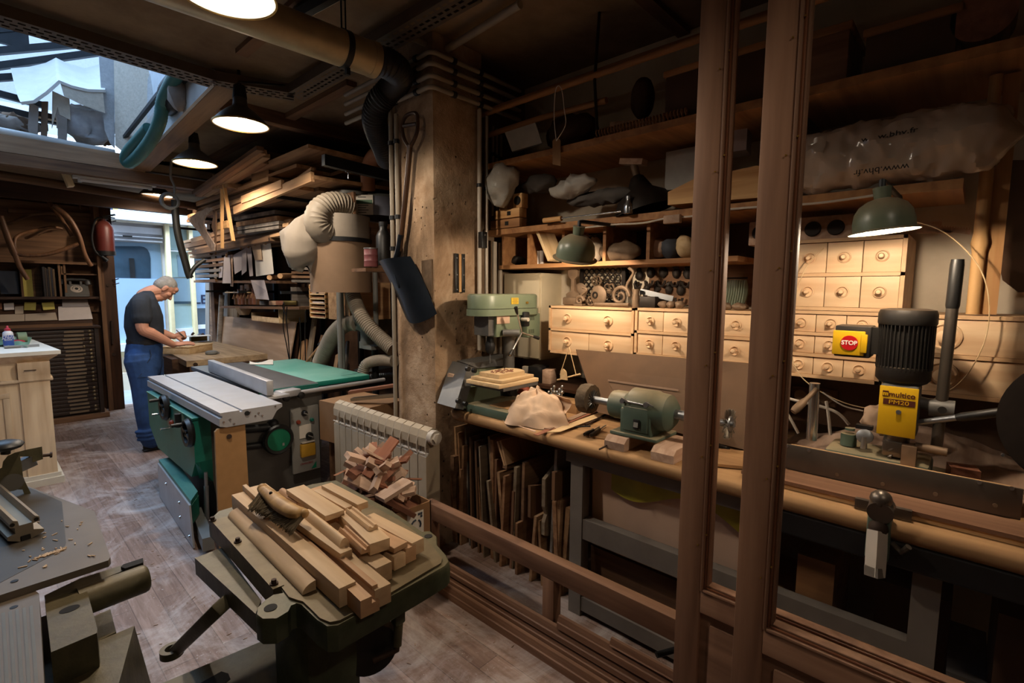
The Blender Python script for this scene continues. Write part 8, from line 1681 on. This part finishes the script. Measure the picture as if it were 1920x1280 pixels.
for k, (x0, y0_, x1, y1_, dp, mt, lb) in enumerate(((1245, 235, 1455, 70, .3, 'box_dark', 'big dark wooden box on the upper shelf behind the first door stile'), (1478, 165, 1595, 38, .3, 'mahogany_y', 'dark reddish chest on the upper shelf behind the second door stile'), (1620, 125, 1800, 5, .3, 'box_dark', 'wide dark carton on the upper shelf at the right'))):
 a, c = W_(x0, y0_, 2.36), W_(x1, y1_, 2.36); zt = min(c.z, 2.98); t = thing('storage_box', lb, 'box', V((2.5, (a.y + c.y) / 2, Z2)), 'boxes on the upper shelf'); B().bx(2.36, 2.36 + dp, c.y, a.y, Z2, zt, .006).build('box', mt, t); B().bx(2.35, 2.38 + dp, c.y - .01, a.y + .01, zt - .03, zt, .006).build('lid', 'shelf_pine', t)
c = W_(1840, 70, 2.36); tag(B().cyl(V((2.36, c.y, Z2 + .12)), V((2.5, c.y, Z2 + .12)), .085, n=28).cyl(V((2.4, c.y - .06, Z2)), V((2.4, c.y - .06, Z2 + .08)), .01).cyl(V((2.4, c.y + .06, Z2)), V((2.4, c.y + .06, Z2 + .08)), .01).build('round_tub', 'offcut_red', None), 'round brown tub lying on the upper shelf at the far right', 'tub')
q = [W_(x, y, 2.34) for x, y in ((945, 245), (1002, 224), (1016, 268), (960, 284))]; b = B(); b.rings([q, [p + V((.02, .01, 0)) for p in q]]); tag(b.build('glass_tray', 'bag_white', None, 0), 'grey glass-like tray leaning at the left of the upper shelf', 'tray')
a, c = V((2.33, 1.55, Z2 + .026)), V((2.33, 1.05, Z2 + .026)); b = B(); b.tube([V((2.33 + .02 * math.cos(k * .8), 1.55 - k * .0023, Z2 + .026 + .02 * math.sin(k * .8))) for k in range(220)], .004, 5); tag(b.build('coil_spring', 'shelf_pine', None), 'long coil spring lying along the edge of the upper shelf', 'spring')
c = W_(1160, 220, 2.38); c.z = Z2 + .06; tag(B().cyl(V((2.38, c.y + .05, c.z)), V((2.5, c.y - .2, c.z)), .03).bx(2.38, 2.5, c.y - .2, c.y + .1, Z2, Z2 + .029).build('turning', 'offcut_light', None), 'pale turned leg end on a block behind the coil spring', 'turning')
bagblob('dark_bundle', 1070, 248, 2.5, .11, (.8, 1.6, .9), 'box_dark', 'dark bundle of rags on the upper shelf by the paper tag string', 'bundle', 14); bagblob('pot', 1205, 185, 2.56, .08, (.8, .8, 1.4), 'box_dark', 'dark pot on the upper shelf left of the big box', 'pot', 15, .05)
tag(B().tube(spline([W_(x, y, 2.7) for x, y in ((1935, 108), (1905, 112), (1890, 130), (1886, 160), (1890, 200), (1893, 240))], 5), .008, 8).build('cable', 'conduit_white', None), 'pale cable curving down the wall at the right edge', 'cable')
paint('motor_black', '1d1b19', .5, .1, .15, 9, dust='6a5845', dustamt=.5); paint('sign_yellow2', 'd0a514', .45, 0, .04); paint('stop_red', 'b3161b', .4, 0, .03); paint('stop_white', 'f0e8dc', .5, 0, 0); paint('brown_print', '4a1c10', .6, 0, 0); paint('fence_steel', '6a625a', .35, .7, .15, 10); wood('rail_pine', 'b08a5e', 'd0aa7c', 'y', rough=.7, fine=18)
MX, MY = 2.2, at(1697, 650, x=2.2).y
zz = lambda px, py, x=MX: at(px, py, x=x).z
t = thing('mortiser', 'bench mortiser with a black finned motor, yellow name plate and STOP switch', 'mortiser', (MX, MY, ZB + .001))
zt, z1, z2, z3 = zz(1697, 578), zz(1697, 608), zz(1697, 690), zz(1697, 711)
B().lathe([(.081, z1), (.083, z1 + .006), (.083, zt - .018), (.078, zt - .005), (.055, zt)], (MX, MY, 0), n=40).build('fan_cover', 'motor_black', t)
B().cyl((MX, MY, z3), (MX, MY, z1), .069, n=36).build('motor_core', 'motor_black', t)
b = B()
for k in range(40): a = 2 * PI * k / 40; b.box((MX + .0735 * math.cos(a), MY + .0735 * math.sin(a), (z2 + z1) / 2), (.013, .0032, z1 - z2), rotz(a))
b.build('cooling_fins', 'motor_black', t, 0)
B().lathe([(.055, z3 - .016), (.069, z3 - .008), (.078, z3 + .004), (.078, z2 + .006), (.07, z2 + .008)], (MX, MY, 0), n=36).build('flange', 'motor_black', t)
f = V((-1, .0, 0)); s = V((0, -1, 0))
zb_ = zz(1690, 812); w = .054
B().bx(MX - .075, MX + .045, MY - w, MY + w, zb_, z3 - .012, .012).build('head', 'hammer_grey', t)
B().bx(MX - .0795, MX - .075, MY - w * .98, MY + w * .98, zb_ + .004, z3 - .018, .002).build('name_plate', 'sign_yellow2', t)
xp = MX - .0805; U, N_ = (0, -1, 0), (0, 0, 1)
text('lettering', 'multico', V((xp, MY - .009, z3 - .045)), .025, U, N_, 'brown_print', t, sx=.95, bold=.0004); B().bx(xp - .0005, xp + .001, MY + .027, MY + .044, z3 - .054, z3 - .034).build('logo_block', 'brown_print', t, 0); text('lettering', 'm', V((xp - .001, MY + .0355, z3 - .044)), .019, U, N_, 'sign_yellow2', t, bold=.001)
B().bx(xp - .0005, xp + .001, MY - .046, MY + .041, z3 - .081, z3 - .061).build('print_band', 'brown_print', t, 0); text('lettering', 'PM20', V((xp - .001, MY - .002, z3 - .0715)), .019, U, N_, 'sign_yellow2', t, sx=1.3)
B().cyl((xp, MY - .004, z3 - .103), (xp - .006, MY - .004, z3 - .103), .0075, n=16).build('plate_screw', 'steel', t)
ya, yb = at(1566, 640, x=MX - .04).y, at(1626, 640, x=MX - .04).y; za, zc = zz(1590, 666, MX - .04), zz(1590, 612, MX - .04); xs = MX - .055
B().bx(xs, MX + .05, yb - .012, ya, za - .004, zc + .004, .005).bx(MX - .03, MX + .03, yb - .06, yb, za + .01, zc).build('switch_box', 'motor_black', t); B().bx(xs - .014, xs, yb + .004, ya + .004, za + .004, zc - .014, .003).build('switch_cover', 'sign_yellow2', t); B().bx(xs - .02, xs - .004, yb - .004, yb + .014, za + .016, zc - .024, .002).build('cover_latch', 'sign_yellow2', t)
cs = V((xs - .0145, (ya + yb) / 2 + .0, (za + zc) / 2 - .004)); B().cyl(cs, cs + V((-.003, 0, 0)), .0265, n=28).build('stop_disc', 'stop_red', t); text('lettering', 'STOP', cs + V((-.0036, 0, 0)), .021, U, N_, 'stop_white', t, sx=.95, bold=.0006)
B().lathe([(.04, zb_), (.036, zb_ - .016), (.04, zb_ - .035)], (MX - .02, MY, 0), n=24).bx(MX - .06, MX + .0, MY - .02, MY + .035, zb_ - .075, zb_ - .02, .004).build('chuck', 'fence_steel', t)
b = B(); xb = MX - .055; zl, zh = zz(1670, 884, xb), zz(1670, 838, xb); q = []
for k in range(40): a = k * .62; q.append(V((xb + .005 * math.cos(a), MY + .01 + .005 * math.sin(a), zl + (zh - zl) * k / 39)))
b.tube(q, .0045, 6).cyl((xb, MY + .01, zl), (xb, MY + .01, zh + .02), .0035); b.build('auger_bit', 'fence_steel', t)
pl = at(1768, 790, x=MX); p_, q_ = at(1796, 486, x=MX - .0), at(1756, 836, x=MX); k_ = p_.lerp(q_, .255)
B().tube([p_, p_.lerp(q_, .03), p_.lerp(q_, .24), k_], [.017, .019, .019, .017], 14).build('lever_grip', 'black_plastic', t); B().cyl(k_, q_, .0165).build('lever', 'fence_steel', t)
c = at(1764, 765, x=MX); B().tube([at(1716, 752, x=MX), at(1735, 756, x=MX), c], [.022, .02, .03], 14).cyl(c + V((0, .03, 0)), c + V((0, -.035, 0)), .03, n=18).build('arm', 'hammer_grey', t); B().cyl(c + V((-.03, -.005, 0)), c + V((-.034, -.005, 0)), .012).build('arm_hole', 'hole_shade', t)
a, c = at(1712, 793, x=MX - .03), at(1904, 769, x=MX - .1); m = a.lerp(c, .46); B().cyl(a, m, .01).build('feed_lever', 'steel', t); B().tube([m, m.lerp(c, .1), c.lerp(m, .06), c], [.011, .014, .014, .009], 12).build('feed_grip', 'black_plastic', t)
B().bx(MX - .08, MX + .25, MY - .16, MY + .16, ZB + .001, ZB + .06, .01).build('base', 'grinder_green', t); c = at(1635, 838, x=MX - .02); B().bx(MX - .075, MX + .12, MY - .1, MY + .21, ZB + .06, zz(1640, 846), .02).build('slide', 'grinder_green', t)
for px, py, r, h, mt in ((1592, 812, .026, .045, 'grinder_green'), (1594, 802, .016, .008, 'grinder_green')): p = at(px, py, x=MX + .01); B().cyl(p + V((0, 0, -h)), p, r, n=22).build('boss', mt, t)
p = at(1621, 818, x=MX - .04); B().lathe([(.01, -.02), (.026, -.012), (.026, 0), (.01, .006)], p, (-1, 0, .2), 20).cyl(p, p + V((.0, 0, -.045)), .01).build('clamp_knob', 'steel', t); p = at(1621, 800, x=MX - .02); B().box(p, (.03, .05, .014)).cyl(p, p + V((0, 0, -.04)), .008).build('wing_screw', 'black_plastic', t)
a, c = at(1528, 718, x=MX + .05), at(1522, 815, x=MX + .05); B().cyl(a, c + V((0, 0, -.02)), .019, n=18).build('stop_post', 'bright_steel', t); a, c = at(1532, 729, x=MX + .02), at(1487, 772, x=MX - .06); B().tube([a, a.lerp(c, .45), a.lerp(c, .6), a.lerp(c, .9), c], [.009, .009, .015, .016, .012], 12).build('post_handle', 'brass_dusty', t)
a, c = at(1716, 836, x=MX - .04), at(1776, 848, x=MX - .04); B().cyl(a, c, .014).bx(MX - .08, MX - .02, MY - .06, MY - .02, ZB + .06, zz(1700, 832, MX - .05)).build('depth_screw', 'brass_dusty', t)
xf = 2.07; ya, yb = at(1466, 850, x=xf).y, at(1918, 930, x=xf).y
t2 = thing('mortiser_fence', 'long worn steel fence plate along the front of the mortiser', 'fence', (xf, (ya + yb) / 2, ZB + .03)); z0f, z1f = zz(1690, 925, xf), zz(1690, 872, xf)
B().bx(xf - .008, xf, yb, ya, z0f, z1f, .002).build('plate', 'fence_steel', t2)
for px, py in ((1476, 836), (1517, 845), (1836, 904), (1897, 915), (1570, 889), (1655, 907), (1754, 926), (1866, 947)): p = at(px, py, x=xf - .008); B().cyl(p, p + V((-.003, 0, 0)), .006, n=14).build('screw', 'brass_dusty' if py in (889, 907, 926, 947) else 'bright_steel', t2)
B().bx(xf, xf + .05, yb + .02, ya - .02, ZB + .002, z1f - .012).build('backing_rail', 'rail_pine', t2, 0)
r0, r1 = ZB + .002, z0f
tag(B().bx(1.93, 2.06, -.5, .56, r0, r1 - .014).build('pine_rail', 'rail_pine', None, 0), 'long pine rail lying along the bench edge before the steel fence', 'rail'); tag(B().bx(1.925, 2.058, -.5, .6, r1 - .013, r1).build('mahogany_strip', 'mahogany_y', None, 0), 'thin red-brown strip on top of the pine rail', 'strip')
a = at(1655, 935, x=1.92); tag(B().bx(1.905, 1.924, a.y - .075, a.y + .07, r0, r1 + .004).build('steel_block', 'fence_steel', None, 0), 'grey steel jaw plate behind the screw clamp on the bench edge', 'plate')
c = at(1649, 965, x=1.85); t3 = thing('screw_clamp', 'screw clamp with ball ends and a cream handle hanging on the bench edge', 'clamp', at(1640, 1078, x=1.82)); C9 = lambda px, py, x=1.84: at(px, py, x=x)
B().bx(1.845, 1.9, c.y - .03, c.y + .03, .77, .935, .01).build('clamp_body', 'grinder_green', t3); b = B(); b.sph(C9(1652, 936, 1.85), .03); b.build('upper_ball', 'fence_steel', t3); B().cyl(C9(1650, 962, 1.83), C9(1650, 962, 1.83) + V((.05, 0, .01)), .034, n=26).build('disc', 'fence_steel', t3); B().sph(C9(1647, 990, 1.845), .027).build('lower_ball', 'rusty_iron', t3); B().tube([C9(1645, 995, 1.835), C9(1643, 1030, 1.815), C9(1640, 1078, 1.8)], [.026, .027, .026], 4).build('handle', 'cable_white', t3); B().tube([C9(1640, 1062, 1.803), C9(1640, 1080, 1.797)], .0275, 4).build('handle_end', 'grey_frame', t3); a = C9(1672, 1018, 1.87); B().tube([a, C9(1690, 1035, 1.86), C9(1704, 1025, 1.85)], .009, 8).build('side_lever', 'fence_steel', t3)
for k, (px, py, d, lb) in enumerate(((1809, 846, (.07, .075, .055), 'reddish square block lying right of the mortiser'), (1830, 880, (.1, .22, .03), 'flat board under the reddish block at the right'), (1480, 826, (.1, .07, .02), 'small pale board under the stop post'), (1520, 836, (.08, .16, .018), 'thin pale board in front of the stop post'))):
 c = at(px, py, x=2.24); c.z = ZB + (.09 if k == 0 else .045 if k < 3 else .03); tag(B().box(c, d, rot(0, 0, 12 * (k == 0))).build('wood_block', 'offcut_red' if k == 0 else 'rail_pine', None, 0), lb, 'block', 'blocks round the mortiser')
def heap(u, v): x, y = 2.3 + .48 * u, -.5 + 1.1 * v; return V((x, y, ZB + .004 + .17 * math.sin(PI * u) ** .7 * max(0, math.sin(PI * v)) ** .6 * (.75 + .25 * math.sin(9 * v + 4 * u))))
b = B(); b.sheet(heap, 24, 40).noise(.012, 14, 3).noise(.005, 40, 4); o = tag(b.build('sawdust_heap', 'offcut_light', None, 60), 'heap of shavings and sawdust behind the mortiser', 'sawdust', None, 'stuff')
for k, pts in enumerate((((1452, 738), (1490, 750), (1540, 762), (1572, 775), (1592, 796)), ((1470, 765), (1485, 790), (1497, 812)), ((1549, 752), (1553, 775), (1557, 815)), ((1542, 735), (1580, 760), (1618, 770)))):
 tag(B().tube(spline([at(x, y, x=2.34) for x, y in pts], 5), .006 if k < 3 else .003, 8).build('cable', 'cable_white', None), ('long white cable sagging behind the stop post', 'short white cable left of the stop post', 'upright white cable right of the stop post', 'thin white cord from the stop post to the motor')[k], 'cable', 'cables behind the mortiser')
for k, (px, py) in enumerate(((1456, 736), (1503, 740), (1550, 745))):
 c = at(px, py, x=2.62); t4 = thing('wall_socket', ('left', 'middle', 'right')[k] + ' dusty round wall socket under the drawers', 'socket', c, 'sockets under the drawers'); B().box(c, (.03, .08, .08), None, .008).build('plate', 'box_dark', t4); B().lathe([(.02, 0), (.028, .004), (.024, .008)], c + V((-.015, 0, 0)), (-1, 0, 0), 20).build('ring', 'brass_dusty', t4)
plank('socket_board', (2.66, .8, 1.1), (2.66, -.4, 1.1), .03, .22, 'box_dark', 'dark board under the drawers carrying the round sockets', 'board')
bagblob('sack', 1650, 785, 2.36, .06, (.9, 1, .9), 'chamois', 'stuffed tan sack behind the mortiser head', 'sack', 17)
for k, (y0, y1, z1, x, mt, lb) in enumerate(((.62, .44, .42, 2.06, 'rail_pine', 'stack of pale boards under the bench between the door stiles'), (.42, .3, .62, 2.05, 'shelf_pine', 'upright brown board under the bench right of the second stile'), (.2, -.02, .5, 2.3, 'box_dark', 'dark cupboard side under the bench below the clamp'), (-.12, -.3, .66, 2.0, 'box_dark', 'dark upright board under the bench at the right edge'), (-.02, -.12, .36, 2.1, 'fabric_grey', 'low dark crate under the bench at the right'))):
 tag(B().bx(x, x + .35, y1, y0, .002, z1).build('under_bench_board', mt, None, 0), lb, 'board', 'boards under the right of the bench')
bagblob('white_bundle', 1385, 955, 2.1, .06, (.8, 1, 1), 'bag_white', 'whitish bundle on the boards under the bench between the stiles', 'bundle', 19)
glassy('door_glass', '2a2622', .03, .04); paint('glass_bead', '6a4028', .45, 0, .1)
def leaf(name, x, y0, label, W=1.05):
 """y0 = near-left edge; the leaf runs to the right of the picture"""
 t = thing(name, label, 'door', (x, y0 - W / 2, .002), 'glazed mahogany door leaves')
 sw, th = .074, .042; H = 2.72; zs = .71; zp = .66
 B().bx(x, x + th, y0 - sw, y0, .002, H, .003).bx(x, x + th, y0 - W, y0 - W + sw, .002, H, .003).build('stile', 'mahogany_z', t)
 B().bx(x, x + th, y0 - W + sw, y0 - sw, H - .11, H, .003).build('top_rail', 'mahogany_y', t); B().bx(x, x + th, y0 - W + sw, y0 - sw, .64, zs, .003).build('lock_rail', 'mahogany_y', t); B().bx(x, x + th, y0 - W + sw, y0 - sw, .002, .18, .003).build('bottom_rail', 'mahogany_y', t)
 b = B(); b.bx(x + .012, x + .03, y0 - W + sw, y0 - sw, .18, .64); b.bx(x + .002, x + .012, y0 - W + sw + .03, y0 - sw - .03, .21, .61, .008); b.build('panel', 'mahogany_y', t)
 for k, (o, d, h) in enumerate(((0, -.005, .008), (.008, .002, .007), (.015, .006, .006))):
  b = B(); ya, yb = y0 - sw - o, y0 - W + sw + o; za, zb = zs + o, H - .11 - o
  b.bx(x + d, x + .036, ya - h, ya, za, zb, .002).bx(x + d, x + .036, yb, yb + h, za, zb, .002).bx(x + d, x + .036, yb + h, ya - h, za, za + h, .002).bx(x + d, x + .036, yb + h, ya - h, zb - h, zb, .002)
  b.build('glazing_bead', 'mahogany_z' if k != 1 else 'glass_bead', t)
 B().bx(x + .014, x + .018, y0 - W + sw + .02, y0 - sw - .02, zs + .02, H - .13).build('pane', 'door_glass', t, 0)
 for k in range(6):
  z = .85 + k * .27
  for yy in (y0 - sw + .012, y0 - sw - .012): B().cyl((x - .001, yy, z + .04 * (yy < y0 - sw)), (x - .006, yy, z + .04 * (yy < y0 - sw)), .0022, n=8).build('pin', 'brass', t)
leaf('glazed_door', 1.42, .614, 'glazed mahogany leaf behind, its left stile crossing the polishing motor')
leaf('glazed_door', 1.365, .423, 'nearer glazed mahogany leaf, its stile left of the mortiser')
